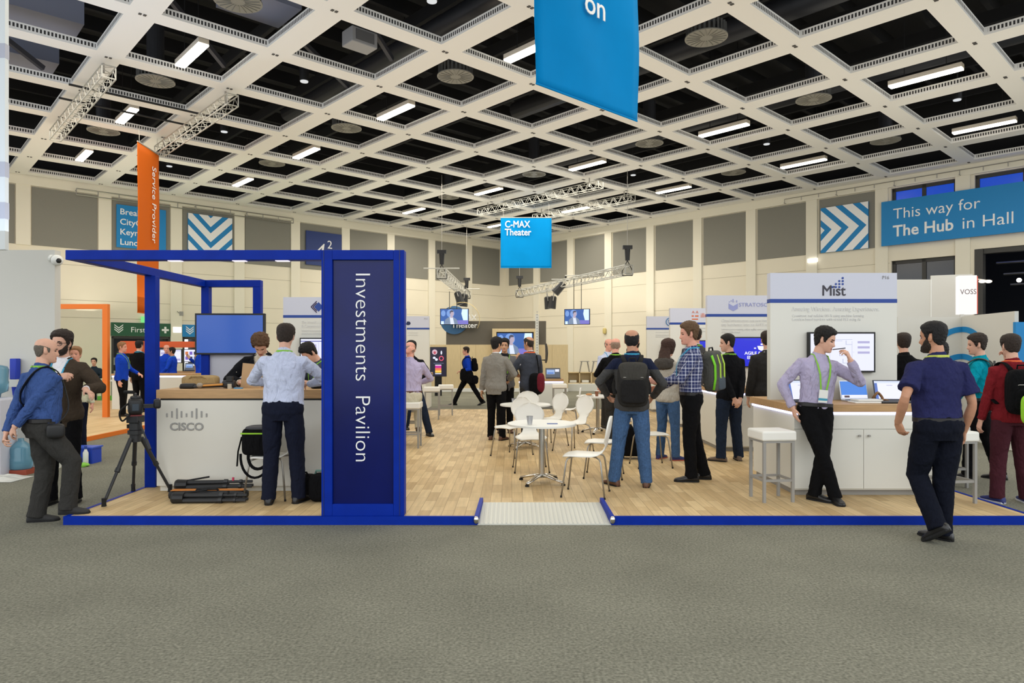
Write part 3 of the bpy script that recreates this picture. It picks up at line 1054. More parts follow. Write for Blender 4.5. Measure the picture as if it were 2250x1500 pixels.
def screen_art(t, M, wd, ht, kind):
    """Flat picture shown on a screen: figures as coloured shapes just in front of the panel."""
    def pic(name, polys):
        mb = MB()
        ms = []
        for i, (poly, m) in enumerate(polys):
            if m not in ms:
                ms.append(m)
            mb.cur = ms.index(m)
            vs = [M @ Vector((x * wd, y * ht, .001 + .0006 * i)) for x, y in poly]
            mb.add(vs, [tuple(range(len(vs)))])
        me = mb.mesh(name)
        o = link(name, me, ms, t)
        return o

    def ell(cx, cy, rx, ry, n=16):
        return [(cx + rx * math.cos(2 * math.pi * k / n), cy + ry * math.sin(2 * math.pi * k / n)) for k in range(n)]

    def rc(a, b, c, d):
        return [(a, c), (b, c), (b, d), (a, d)]
    if kind == 'speaker':
        D, MID, LT = emis('show_deep_blue', (40, 92, 170), 1.0), emis('show_mid_blue', (120, 160, 225), 1.0), emis('show_pale', (215, 240, 255), 1.1)
        SK, JK, SH, HR = emis('show_skin', (196, 178, 196), .9), emis('show_jacket', (126, 146, 176), .9), emis('show_shirt', (225, 235, 255), 1.0), emis('show_hair', (72, 74, 104), .8)
        pic('picture', [(rc(0, 1, 0, 1), D), (ell(.1, .72, .08, .2), MID), (ell(.52, .8, .08, .2), D), (rc(.02, .12, 0, .2), LT), (ell(.36, .72, .14, .27), MID), ([(.82, .25), (.98, .25), (.98, 1), (.78, 1), (.75, .7)], LT),
                        (rc(.6, 1, .0, .26), emis('show_violet', (128, 122, 215), .9)), ([(.13, 0), (.17, .3), (.3, .47), (.44, .5), (.58, .32), (.64, 0)], JK),
                        ([(.33, .5), (.44, .5), (.5, 0), (.36, 0)], SH), (rc(.35, .44, .42, .6), SK), (ell(.41, .7, .072, .17), SK), ([(.34, .66), (.33, .84), (.38, .93), (.46, .9), (.47, .82), (.38, .8)], HR)])
    elif kind == 'blank':
        pic('picture', [(rc(0, 1, 0, 1), emis('screen_plain_blue', (42, 88, 178), .95))])
    elif kind == 'map':
        B, L_, V = emis('screen_white', (236, 238, 255), 1.0), emis('screen_grey_line', (190, 196, 225), .9), emis('screen_violet', (186, 182, 226), .9)
        pl = [(rc(0, 1, 0, 1), B), (rc(.04, .66, .84, .85), L_), (rc(.06, .065, .3, .8), L_), (rc(.3, .305, .3, .8), L_), (rc(.06, .5, .8, .81), L_), (rc(.65, .655, .08, .8), L_), (rc(.66, .69, .5, .505), L_)]
        for y in (.74, .6, .46):
            pl.append((rc(.74, .93, y, y + .06), V))
        for x, y in ((.2, .6), (.45, .4), (.55, .7), (.5, .2)):
            pl.append((rc(x, x + .1, y, y + .012), L_))
            pl.append((rc(x, x + .01, y, y + .12), L_))
        pic('picture', pl)
    elif kind == 'promo':
        B, W, D = emis('promo_blue', (16, 26, 215), 1.0), emis('promo_white', (245, 245, 255), 1.0), emis('promo_deep', (20, 60, 200), 1.0)
        pl = [(rc(0, 1, 0, 1), B), (rc(.2, .4, .93, .95), D), ([(.42, .72), (.62, .72), (.6, .6), (.56, .55), (.48, .55), (.44, .6)], W), (ell(.5, .78, .025, .03), W), (ell(.56, .82, .02, .025), W), (ell(.53, .88, .018, .022), W), (ell(.38, .64, .02, .025), W), (ell(.66, .64, .02, .025), W)]
        rnd = random.Random(3)
        for k in range(30):
            x, y = rnd.uniform(.05, .95), rnd.uniform(.03, .25)
            pl.append((rc(x, x + .03, y, y + .012), D if k % 2 else emis('promo_sky', (90, 130, 240), 1)))
        pic('picture', pl)
    elif kind == 'page':
        B, L_ = emis('screen_white', (236, 238, 255), 1.0), emis('screen_violet', (186, 182, 226), .9)
        pic('picture', [(rc(0, 1, 0, 1), B), (rc(0, 1, .9, .93), emis('page_navy', (70, 74, 170), .9)), (rc(.03, .3, .62, .8), L_), (rc(.34, .345, .1, .88), L_), (rc(.03, .97, .14, .3), L_)])
    elif kind == 'laptop':
        pic('picture', [(rc(0, 1, 0, 1), emis('screen_white', (236, 238, 255), 1.0)), (rc(0, 1, .88, 1), emis('laptop_bar', (215, 225, 250), 1)), (rc(0, .09, 0, .88), emis('laptop_side', (70, 110, 200), .9)), (rc(.4, .6, .74, .77), emis('screen_violet', (186, 182, 226), .9))])
    elif kind == 'laptop_blue':
        pic('picture', [(rc(0, 1, 0, 1), emis('laptop_blue', (60, 130, 225), 1.0)), (rc(0, 1, 0, .2), emis('screen_white', (236, 238, 255), 1.0)), (rc(.1, .3, .04, .16), emis('laptop_dark', (90, 50, 60), .6))])
    elif kind == 'laptop_chart':
        pic('picture', [(rc(0, 1, 0, 1), emis('chart_grey', (84, 92, 106), .8)), (rc(.05, .62, .35, .85), emis('chart_pale', (150, 178, 225), 1)), (rc(.66, .95, .62, .9), emis('screen_white', (236, 238, 255), 1.0)), (rc(.1, .55, .4, .55), emis('chart_blue', (70, 120, 200), 1))])
    elif kind == 'windows':
        pl = [(rc(0, 1, 0, 1), emis('screen_white', (236, 238, 255), 1.0))]
        cs = [emis('win_violet', (120, 90, 200), .9), emis('win_orange', (220, 120, 50), .9), emis('laptop_side', (70, 110, 200), .9), emis('win_dark', (60, 60, 90), .8)]
        for k in range(8):
            pl.append((rc(.06 + .23 * (k % 4), .22 + .23 * (k % 4), .15 + .42 * (k // 4), .42 + .42 * (k // 4)), cs[(k * 3 + k // 4) % 4]))
        pic('picture', pl)
    elif kind == 'poster':
        pl = [(rc(0, 1, 0, 1), emis('poster_navy', (26, 24, 56), .7)), (ell(.27, .84, .17, .095), emis('poster_pink', (225, 190, 205), .9)), (ell(.27, .82, .08, .05), emis('poster_rose', (205, 80, 100), .9)),
              (ell(.7, .82, .05, .07), emis('screen_white', (236, 238, 255), 1.0)), (ell(.24, .64, .09, .04), emis('screen_white', (236, 238, 255), 1.0)), (ell(.38, .58, .09, .045), emis('screen_white', (236, 238, 255), 1.0)),
              (ell(.7, .62, .16, .09), emis('poster_ring', (230, 90, 120), .9)), (ell(.7, .62, .1, .055), emis('poster_navy', (26, 24, 56), .7)), (rc(.2, .85, .445, .452), emis('chart_pale', (150, 178, 225), 1)),
              (rc(.3, .7, .37, .4), emis('screen_white', (236, 238, 255), 1.0)), (rc(.3, .7, .28, .37), emis('poster_magenta', (200, 40, 150), 1)), (rc(.3, .7, .2, .28), emis('poster_coral', (240, 120, 80), 1)), (rc(.3, .7, .12, .2), emis('poster_yellow', (250, 205, 90), 1)), (rc(.3, .7, .07, .1), emis('screen_white', (236, 238, 255), 1.0))]
        pic('picture', pl)


def screen(name, lab, M, wd, ht, kind, depth=.05, bez=.02, cat='screen', group=None):
    """Flat screen; M: lower left corner of the lit area, X right, Y up, Z to the viewer."""
    t = bpy.data.objects.new(name, None)
    COL.objects.link(t)
    t.matrix_world = M
    tag(t, lab, cat, group)
    MB().box(-bez, wd + bez, -bez, ht + bez, -depth, 0).build('casing', BLACK, t, bevel=.004)
    screen_art(t, Matrix.Translation((0, 0, .001)), wd, ht, kind)
    return t


# trusses with lamps over the theatre, and the screens they carry
TZ = 4.2
for p, q, lab in ((AT(970, 605, 22.9), AT(1026, 645, 31.8), 'lighting truss pointing into the corner, left of the theatre sign'), (AT(1382, 592, 21.9), AT(1140, 645, 31), 'long lighting truss sloping across the right side of the theatre')):
    p, q = Vector((p.x, p.y, TZ)), Vector((q.x, q.y, TZ))
    t = thing('lighting_truss', lab, 'truss', p, 0)
    truss(MB(), Vector((0, 0, 0)), q - p, .28, .022, .32, .012).build('lattice', ALU, t)
    for k in (.01, .99):
        c = (q - p) * k
        mb = MB()
        mb.box(c.x - .15, c.x + .15, c.y - .08, c.y + .08, .66, .78).cyl(c, .07, .3, .66, 12, .09)
        mb.build('chain_hoist', BLACK, t)
        mb = MB()
        for s in (-1, 1):
            mb.tube([c + Vector((0, 0, .3)), c + Vector((s * .17, 0, -.05)), c + Vector((s * .16, 0, -.18))], .014)
        mb.tube([c + Vector((-.16, 0, -.18)), c + Vector((.16, 0, -.18))], .014).build('sling', BLACK, t)
        MB().tube([c + Vector((0, 0, .78)), c + Vector((0, 0, CEILZ - TZ + .1))], .008, 5).build('chain', STEEL, t)
    for k, wd in ((.0, .6), (.85, .7)) if p.x < 0 else ((.5, .5), (.35, .6)):
        c = (q - p) * k
        MB().tube([c + Vector((-wd, 0, .16)), c + Vector((wd, 0, .16))], .02).build('cross_pipe', ALU, t)


def spot(lab, p, tilt, rz=0.0, group='black stage lamps on the theatre trusses'):
    t = thing('stage_lamp', lab, 'stage lamp', p, rz, group)
    Mx = Matrix.Rotation(tilt, 4, 'Y')
    mb = MB()
    mb.loft([Mx @ Vector((0, 0, z)) for z in (-.62, -.6, -.15, -.1)], [(.16, .16), (.17, .17), (.14, .14), (.1, .1)], n=10)
    mb.build('barrel', BLACK, t)
    mb = MB()
    mb.tube([(0, 0, .1), (0, -.17, 0), Mx @ Vector((0, -.17, -.3))], .018).tube([(0, 0, .1), (0, .17, 0), Mx @ Vector((0, .17, -.3))], .018)
    mb.build('yoke', STEEL, t)
    MB().tube([(0, 0, .1), (0, 0, .25)], .03).build('clamp', DARKRUBBER, t)
    return t


spot('black stage lamp on the left theatre truss, left of two', AT(1002, 636, 27.5), -.35)
spot('black stage lamp on the left theatre truss, right of two', AT(1022, 640, 28), .12)
spot('black stage lamp on the right theatre truss, left of the low pair', AT(1202, 646, 28.5), -.12)
spot('black stage lamp on the right theatre truss, right of the low pair', AT(1217, 645, 28.2), .15)
spot('black stage lamp tilted sideways on the right theatre truss', AT(1243, 618, 26.5), .75)
p = AT(968, 712, 25.5)
t = screen('hanging_screen', 'hanging screen showing a man in a suit, left of the theatre corner', facing(p, (1, 0, 0)), 1.03, .56, 'speaker')
for x in (.33, .6):
    MB().tube([(x, .58, -.03), (x, AT(0, 640, 25.5).z - p.z, -.03)], .012, 6).build('hanging_rod', BLACK, t)
p = AT(1241, 712, 25.0)
t = screen('hanging_screen', 'hanging screen showing a man in a suit, right of the theatre corner', facing(p, (1, -.25, 0)), .9, .53, 'speaker')
for x in (.33, .6):
    MB().tube([(x, .55, -.03), (x, AT(0, 618, 25).z - p.z + .1, -.03)], .012, 6).build('hanging_rod', BLACK, t)

# ================================================================ theatre in the corner
D = 27.0
p0 = G(950, 860, 0)
x0, x1 = (945 - CX) / F * D, (1248 - CX) / F * D
t = thing('theatre_back_wall', 'birch clad theatre wall with a dark grey board above it, in the hall corner', 'stage wall', (x0, D, 0))
MB().box(0, x1 - x0, 0, .4, .14, AT(0, 757, D).z).build('birch_cladding', PINE, t)
MB().box(0, x1 - x0, -.02, .4, 0, .14).build('plinth', WHITE, t)
mb = MB()
for k in range(1, 9):
    mb.box(k * .6, k * .6 + .01, -.003, 0, .14, AT(0, 757, D).z)
mb.build('board_joint', mat('birch_joint', (176, 152, 108), 0.7), t)
a, b = (980 - CX) / F * D - x0, (1200 - CX) / F * D - x0
MB().box(a, b, .05, .3, AT(0, 757, D).z, AT(0, 705, D).z).build('grey_board', mat('taupe_board', (98, 92, 82), 0.8), t)
zc = AT(0, 712, D).z
mb = MB()
rr = 31 / F * D
cx = (998 - CX) / F * D - x0
mb.prism([(cx + rr * math.cos(2 * math.pi * k / 40), AT(0, 703, D).z + rr * math.sin(2 * math.pi * k / 40)) for k in range(40)], .03, Matrix.Translation((0, .0, 0)))
mb.build('blue_disc', mat('muted_blue_disc', (52, 96, 138), 0.6), t)
mb = MB()
cx2, rr2 = (1016 - CX) / F * D - x0, 38 / F * D
mb.tube([(cx2 + rr2 * math.cos(2 * math.pi * k / 48), -.03, AT(0, 702, D).z + rr2 * math.sin(2 * math.pi * k / 48)) for k in range(-4, 26)], .011, 6)
mb.build('gold_ring', mat('pale_gold', (206, 184, 128), 0.5), t)
text('lettering', 'C-MAX', .30, facing(((999 - CX) / F * D - x0, -.06, AT(0, 703, D).z), (1, 0, 0)), TEXTWHITE, t, bold=.012, extrude=.03, width=(1047 - 999) / F * D)
text('lettering', 'Theater', .30, facing(((992 - CX) / F * D - x0, -.06, AT(0, 720, D).z), (1, 0, 0)), TEXTWHITE, t, bold=.012, extrude=.03, width=(1049 - 992) / F * D)
a, b = (1082 - CX) / F * D, (1178 - CX) / F * D
t = thing('screen_surround', 'birch frame around the stage screen behind three standing men', 'frame', (a, D - .25, AT(0, 786, D).z))
mb = MB()
w_, h_ = b - a, AT(0, 722, D).z - AT(0, 786, D).z
mb.box(0, w_, 0, .25, h_ - .13, h_).box(0, w_, 0, .25, 0, .13).box(0, .16, 0, .25, .13, h_ - .13).box(w_ - .1, w_, 0, .25, .13, h_ - .13)
mb.build('birch_frame', PINE, t)
screen('stage_screen', 'wide stage screen in the birch frame, partly behind three heads', facing((a + .19, D - .06, AT(0, 783, D).z + .1), (1, 0, 0)), w_ - .33, h_ - .33, 'speaker')
t = thing('mast', 'thin white perforated mast in front of the theatre wall', 'mast', ((1180 - CX) / F * 25, 25, 0))
MB().box(-.06, .06, -.06, .06, 0, AT(0, 690, 25).z).build('post', OFFWHITE, t)
mb = MB()
for k in range(16):
    mb.box(-.02, .02, -.065, -.06, 1.5 + .1 * k, 1.54 + .1 * k)
mb.build('slot', STEEL, t)
o = screen('poster_screen', 'tall dark poster screen standing against the birch theatre wall', facing(AT(946, 826, 24.5), (1, 0, 0)), 34 / F * 24.5, 1.02, 'poster')
MB().box(.15, .4, -AT(946, 826, 24.5).z, 0, -.04, -.01).build('stand', DARKRUBBER, o)
# low white riser and pigeonhole shelves right of the theatre wall
o = MB().box(0, 5.5, 0, 1.2, 0, .28).build('low_riser', OFFWHITE)
o.location = (2.0, 27.4, 0)
tag(o, 'low white riser under the birch shelves beside the theatre', 'riser')
t = thing('pigeonhole_shelf', 'birch pigeonhole shelf on the white riser right of the theatre wall', 'shelf', (2.25, 27.9, .28))
mb = MB()
for k in range(5):
    mb.box(k * .48, k * .48 + .04, 0, .4, 0, .46)
mb.box(0, 1.96, 0, .4, 0, .03).box(0, 1.96, 0, .4, .43, .46).box(0, 1.96, .38, .4, 0, .46)
mb.build('carcass', PINE, t)
for k in range(2):
    o = MB().box(0, .28, 0, .2, 0, .1).build('paper_stack', OFFWHITE)
    o.location = (2.35 + .5 * k, 27.95, .315)
    tag(o, 'low white paper stack in the birch pigeonhole shelf, %s hole' % ORD[k], 'paper')
for k in range(2):
    t = thing('stool', 'upturned grey framed stool on top of the birch shelf, %s of two' % ('left' if k == 0 else 'right'), 'stool', (2.98 + .5 * k, 28.1, .74))
    mb = MB()
    for sx in (-1, 1):
        mb.tube([(sx * .12, 0, .42), (sx * .2, 0, 0)], .02).tube([(sx * .12, .15, .42), (sx * .2, .15, 0)], .02)
    mb.build('frame', GREYPAINT, t)
    MB().box(-.18, .18, -.03, .18, .42, .45).build('seat', GREYPAINT, t)

# ================================================================ the blue booth
X0, X1, Y0, Y1 = -4.11, 4.82, 6.31, 18.0
rx0, rx1, ry = (1052 - CX) / F * 6.55, (1335 - CX) / F * 6.55, 6.92
PLANK = plank_mat('oak_vinyl_planks', (214, 188, 142), (184, 156, 112), .42, .11)
mb = MB()
mb.box(X0, rx0, Y0 + .02, Y1, 0.001, PZ).box(rx0, rx1, ry, Y1, 0.001, PZ).box(rx1, X1, Y0 + .02, Y1, 0.001, PZ)
struct(mb.build('floor_platform', PLANK), 'raised oak-look plank floor of the booth')
mb = MB()
mb.box(X0 - .02, rx0, Y0, Y0 + .03, 0, PZ + .004).box(rx1, X1 + .02, Y0, Y0 + .03, 0, PZ + .004)
mb.box(X0 - .02, X0 + .02, Y0 + .03, Y1, 0, PZ + .004).box(X1 - .02, X1 + .02, Y0 + .03, Y1, 0, PZ + .004)
struct(mb.build('trim_90', FRAMEBLUE), 'blue edge strip of the booth platform')
t = thing('access_ramp', 'pale ribbed metal ramp up to the booth floor between blue side rails', 'ramp', ((rx0 + rx1) / 2, Y0, 0))
wd = (rx1 - rx0) / 2
mb = MB()
mb.add([(-wd, 0, 0), (wd, 0, 0), (wd, 0, .012), (-wd, 0, .012), (-wd, ry - Y0, 0), (wd, ry - Y0, 0), (wd, ry - Y0, PZ), (-wd, ry - Y0, PZ)], [(0, 1, 2, 3), (3, 2, 6, 7), (4, 7, 6, 5), (0, 3, 7, 4), (1, 5, 6, 2), (0, 4, 5, 1)])
mb.build('plate', mat('pale_ribbed_metal', (208, 208, 198), 0.5, 0.1), t)
mb = MB()
for k in range(30):
    x = -wd + .02 + k * (2 * wd - .04) / 29
    mb.bar((x, .01, .0155), (x, ry - Y0 - .01, PZ + .001), .012, .004)
mb.build('rib', mat('rib_metal', (196, 197, 190), 0.45, 0.1), t)
for s in (-1, 1):
    MB().bar((s * (wd + .012), -.005, .045), (s * (wd - .01), ry - Y0, .085), .035, .075).build('side_rail', FRAMEBLUE, t)
    MB().ball((s * (wd + .012), -.012, .05), (.026, .02, .036)).build('end_cap', CHROME, t, smooth=True)

# frame with the sign tower
t = thing('sign_frame', 'blue portal frame with a tall vertical sign tower at the booth front', 'frame', (0, 0, 0))
YT = 6.34
ZT = AT(0, 549, YT).z
xa, xb = (706 - CX) / F * YT, (888 - CX) / F * YT
pw = .1
DP = .12


def post(x, y, z0, z1, wx=.1, wy=.1):
    return MB().box(x - wx / 2, x + wx / 2, y - wy / 2, y + wy / 2, z0, z1).build('post', FRAMEBLUE, t, bevel=.004)


mb = MB()
mb.box(xa, xa + pw, YT, YT + DP, 0.0 + PZ, ZT).box(xb - pw, xb, YT, YT + DP, PZ, ZT).box(xa + pw, xb - pw, YT, YT + DP, ZT - .09, ZT).box(xa + pw, xb - pw, YT, YT + DP, PZ, PZ + .11)
mb.build('tower_frame', FRAMEBLUE, t, bevel=.004)
mb = MB()
mb.box(xa + .02, xa + .026, YT - .003, YT, PZ, ZT).box(xb - .045, xb - .038, YT - .003, YT, PZ, ZT)
mb.build('profile_groove', mat('dark_blue_groove', (0, 26, 96), 0.5), t)
MB().box(xa + pw - .01, xb - pw + .01, YT + .03, YT + .06, PZ + .1, ZT - .08).build('sign_panel', mat('gloss_navy_print', (6, 18, 84), 0.2, noise_amt=.25, noise_scale=1.2, spec=.3), t)
for s_, ya, yb in (('Investments', 596, 832), ('Pavilion', 867, 1010)):
    text('lettering', s_, .20, facing(((780 - CX) / F * YT, YT + .026, AT(0, ya, YT).z), (0, 0, -1), (1, 0, 0)), TEXTWHITE, t, bold=-.012, width=(yb - ya) / F * YT)
zb0 = ZT - .095
MB().box(X0 - .02, xa, YT, YT + DP, zb0 + .005, ZT).build('beam', FRAMEBLUE, t, bevel=.004)
YB = 9.12
MB().box(X0 - .02, X0 + .08, YT + DP, YB, zb0 + .005, ZT).build('beam', FRAMEBLUE, t, bevel=.004)
xr = -3.36
MB().box(X0 + .08, xr + .05, YB - .1, YB, zb0 + .005, ZT).build('beam', FRAMEBLUE, t, bevel=.004)
post(X0 + .06, 7.72, PZ, zb0 + .005, .12, .1)
post(X0 + .07, YB - .05, PZ, zb0 + .005)
post(xr, YB - .05, PZ, zb0 + .005)
mb = MB()
mb.box(X0 + .12, xr - .05, YB - .06, YB - .04, PZ, 1.75)
mb.build('infill_panel', mat('pale_grey_infill', (190, 190, 200), 0.6), t)
for k, x in enumerate((-3.2, -2.6, -2.2)):
    MB().box(x, x + .12, YT + .03, YT + .09, zb0 - .003, zb0 + .004).build('led_strip', emis('pale_led', (235, 225, 250), 1.2), t)
p, q = AT(432, 775, 8.98), AT(576, 775, 8.98)
screen('display_screen', 'large screen showing plain blue behind the left counter', facing(p, (1, 0.03, 0)), q.x - p.x, AT(0, 692, 8.98).z - p.z, 'blank', .06, .024)

# reception counter with logo
cx0, cx1, cy0, cy1 = (343 - CX) / F * 7.44, -1.42, 7.44, 8.14
CT = AT(0, 856, 7.44).z
t = thing('reception_counter', 'white counter with an oak top and a grey company logo, left of the sign tower', 'counter', (cx0, cy0, PZ))
L, dp, ht = cx1 - cx0, cy1 - cy0, CT - PZ
MB().box(-.0, L, 0, dp, ht - .095, ht).build('worktop', OAK, t, bevel=.003)
MB().box(.03, L - .03, .03, dp - .02, ht - .115, ht - .095).build('shadow_gap', BLACK, t)
MB().box(.0, L, .012, dp, .06, ht - .115).build('body', mat('counter_satin_white', (222, 219, 208), 0.42, noise_amt=.02, noise_scale=2), t)
MB().box(.02, L, .05, dp - .03, 0, .06).build('plinth', OFFWHITE, t)
k = 7.44 / F
lz = lambda y: AT(0, y, 7.44).z - PZ
text('lettering', 'CISCO', .115, facing(((372 - CX) * k - cx0, .008, lz(945)), (1, 0, 0)), CISCOGREY, t, bold=.028, width=74 * k)
mb = MB()
for x, y0, y1 in ((366, 908, 916), (377, 903, 917), (388, 897, 920), (398, 903, 917), (409, 908, 916), (421, 903, 917), (431, 897, 920), (442, 903, 917), (453, 908, 916)):
    xx = (x - CX) * k - cx0
    mb.loft([(xx, .008, lz(y1)), (xx, .008, lz(y0))], [(.009, .004)] * 2, n=8)
mb.build('bar_mark', CISCOGREY, t)


# ================================================================ kiosks
def kiosk(X, Yp, wd, place, front=True, depth=1.25, panel_h=2.5):
    """Counter with a tall display board standing across the middle of it."""
    t = thing('kiosk_counter', 'white oak-topped kiosk counter, ' + place, 'counter', (X, Yp - .67, PZ), 0, 'kiosk counters')
    h = AT(0, 888, 7.23).z - PZ
    MB().box(-.03, wd + .03, -.02, depth + .02, h - .08, h).build('worktop', OAK, t, bevel=.003)
    mb = MB().box(-.01, wd + .01, -.004, .01, h - .108, h - .082).box(-.01, .004, .01, depth, h - .108, h - .082).box(wd - .004, wd + .01, .01, depth, h - .108, h - .082)
    mb.build('light_strip', LED, t)
    MB().box(.005, wd - .005, .012, depth - .012, .06, h - .08).build('body', OFFWHITE, t)
    MB().box(.0, wd, .0, .012, h - .26, h - .11).build('top_rail', OFFWHITE, t, bevel=.002)
    for a, b, kx in ((.003, wd / 2 - .002, wd / 2 - .05), (wd / 2 + .002, wd - .003, wd / 2 + .05)):
        d = MB().box(a, b, -.004, .012, .075, h - .265).build('door', OFFWHITE, t, bevel=.002)
        MB().loft([(kx, -.03, h - .33), (kx, -.004, h - .33)], [.013, .009], n=10).build('knob', STEEL, d)
    MB().box(.03, wd - .03, .05, depth - .05, 0, .06).build('plinth', GREYPAINT, t)
    b = thing('display_board', 'white display board with blue stripe, ' + place, 'display board', (X, Yp, PZ + h), 0, 'kiosk display boards')
    H2 = panel_h - PZ - h
    MB().box(0, wd, 0, .1, 0, H2 - .31).build('board', OFFWHITE, b)
    MB().box(0, wd, 0, .1, H2 - .31, H2).build('header', HEADER, b)
    MB().box(-.001, wd + .001, -.002, .101, H2 - .345, H2 - .30).build('stripe', BLUEBAR, b)
    return b, H2, h


b, H2, kh = kiosk(2.975, 7.9, 1.46, 'nearest on the right, dotted logo')
Z0 = PZ + kh


def bl(px, py, D=7.9, X=2.975):
    return facing(((px - CX) / F * D - X, -.003, AT(0, py, D).z - Z0), (1, 0, 0))


text('lettering', 'Mist', .17, bl(1805, 649), TEXTDARK, b, bold=.010, width=51 / F * 7.9)
mb = MB()
for i, x in enumerate((1829, 1836.5, 1844, 1851.5)):
    for j in range(i + 1):
        if i == 3 and j == 0:
            continue
        c = AT(x, 630.5 - 6.6 * j, 7.9)
        mb.loft([(c.x - 2.975, -.004, c.z - Z0), (c.x - 2.975, 0, c.z - Z0)], [.0125, .0125], side=(1, 0, 0), n=12)
mb.build('dot_mark', BLUEBAR, b)
text('lettering', 'P16', .055, bl(1938, 613), TEXTGREY, b)
text('lettering', 'Amazing Wireless. Amazing Experiences.', .075, bl(1739, 683), mat('pale_grey_print', (222, 222, 220), .8, spec=.1), b, width=193 / F * 7.9)
text('lettering', 'Consistent and reliable Wi-Fi using machine learning', .045, bl(1740, 696), mat('pale_grey_print', (222, 222, 220), .8, spec=.1), b, width=158 / F * 7.9)
text('lettering', 'Location-based services with virtual BLE using AI', .045, bl(1740, 704), mat('pale_grey_print', (222, 222, 220), .8, spec=.1), b, width=150 / F * 7.9)
p, q = AT(1781, 814, 7.84), AT(1920, 733, 7.84)
screen('display_screen', 'white lit screen with floor plan lines on the dotted-logo board', facing((p.x, 7.84, p.z), (1, 0, 0)), q.x - p.x, q.z - p.z, 'map', .06)

b, H2, _ = kiosk(3.16, 11.1, 1.46, 'second in the right row, by the promo screen')
Z = lambda y, D: AT(0, y, D).z - Z0
PG = mat('pale_grey_print', (222, 222, 220), .8, spec=.1)
LAV = mat('lavender_print', (150, 156, 205), .6)


def bl2(px, py, D, X):
    return bl(px, py, D, X)


mb = MB()
c = AT(1611, 671, 11.1)
for s in (-1, 1):
    mb.prism([(c.x - 3.16, c.z - Z0 - .09), (c.x - 3.16 + s * .075, c.z - Z0 - .05), (c.x - 3.16 + s * .075, c.z - Z0 + .035), (c.x - 3.16, c.z - Z0 - .01)], .004, Matrix.Translation((0, -.004, 0)))
for k in range(5):
    mb.box(c.x - 3.16 - .07 + k * .03, c.x - 3.16 - .055 + k * .03, -.004, 0, c.z - Z0 + .05 + .015 * (k % 2), c.z - Z0 + .065 + .02 * (k % 3))
mb.build('shield_mark', LAV, b)
text('lettering', 'STRATOSCALE', .085, bl2(1623, 673, 11.1, 3.16), LAV, b, width=.62)
for s, y, sz, wd in (('Cloud infrastructure solution that turns', 707, .07, .86), ('any hardware into an AWS region', 716, .07, .86), ('Infrastructure running within agility and economy', 725, .045, .80), ('of the public cloud', 731, .045, .3)):
    text('lettering', s, sz, bl2(1585, y, 11.1, 3.16), PG, b, width=wd)
p, q = AT(1611, 804, 11.04), AT(1740, 744, 11.04)
s = screen('display_screen', 'bright blue promo screen reading agile and flexible, on the second right board', facing((p.x, 11.04, p.z), (1, 0, 0)), .92, .45, 'promo', .06)
text('lettering', 'AGILE & FLEXIBLE', .07, Matrix.Translation((.18, .185, .01)), emis('promo_white', (245, 245, 255), 1), s, bold=.02, width=.58)
text('lettering', 'ENVIRONMENT', .07, Matrix.Translation((.22, .115, .01)), emis('promo_white', (245, 245, 255), 1), s, bold=.02, width=.48)

b, H2, _ = kiosk(3.32, 14.4, 1.46, 'third in the right row, with orange lettering')
ORP = mat('orange_lettering', (214, 110, 62), .6)
text('lettering', 'A A', .075, bl2(1520, 688, 14.4, 3.32), ORP, b, width=.14)
mb = MB()
for x, y, rx in ((1522, 694, .022), (1531, 694, .035)):
    c = AT(x, y, 14.4)
    mb.box(c.x - 3.32 - rx, c.x - 3.32 + rx, -.004, 0, c.z - Z0 - .015, c.z - Z0 + .015)
c = AT(1527, 701, 14.4)
mb.box(c.x - 3.32 - .065, c.x - 3.32 + .065, -.004, 0, c.z - Z0 - .012, c.z - Z0 + .012)
mb.build('orange_mark', ORP, b)
text('lettering', 'illumio', .13, bl2(1539, 697, 14.4, 3.32), ORP, b)
for y, wd in ((722, .5), (729, .5), (736, .3)):
    text('lettering', 'adaptive segmentation for the hybrid cloud', .05, bl2(1497, y, 14.4, 3.32), PG, b, width=wd)
screen('display_screen', 'small blue edge of a screen on the third right board, behind a grey suited man', facing(AT(1512, 802, 14.33), (1, 0, 0)), .92, .5, 'promo', .06)
b, H2, _ = kiosk(3.50, 17.8, 1.46, 'farthest in the right row, with a ring logo')
mb = MB()
c = AT(1472, 707, 17.8)
mb.tube([(c.x - 3.5 + .1 * math.cos(a), -.01, c.z - Z0 + .1 * math.sin(a)) for a in [x * math.pi / 12 for x in range(3, 24)]], .012, 6)
mb.build('ring_mark', mat('steel_blue_print', (74, 128, 178), .6), b)
text('lettering', 'N', .13, bl2(1467, 710, 17.8, 3.5), mat('steel_blue_print', (74, 128, 178), .6), b)
for y, wd in ((731, .7), (737, .6), (741, .5)):
    text('lettering', 'cloud networking for the enterprise', .05, bl2(1440, y, 17.8, 3.5), PG, b, width=wd)
screen('display_screen', 'violet lit screen on the farthest right board beside dark long hair', facing(AT(1456, 800, 17.73), (1, 0, 0)), .92, .5, 'page', .06)

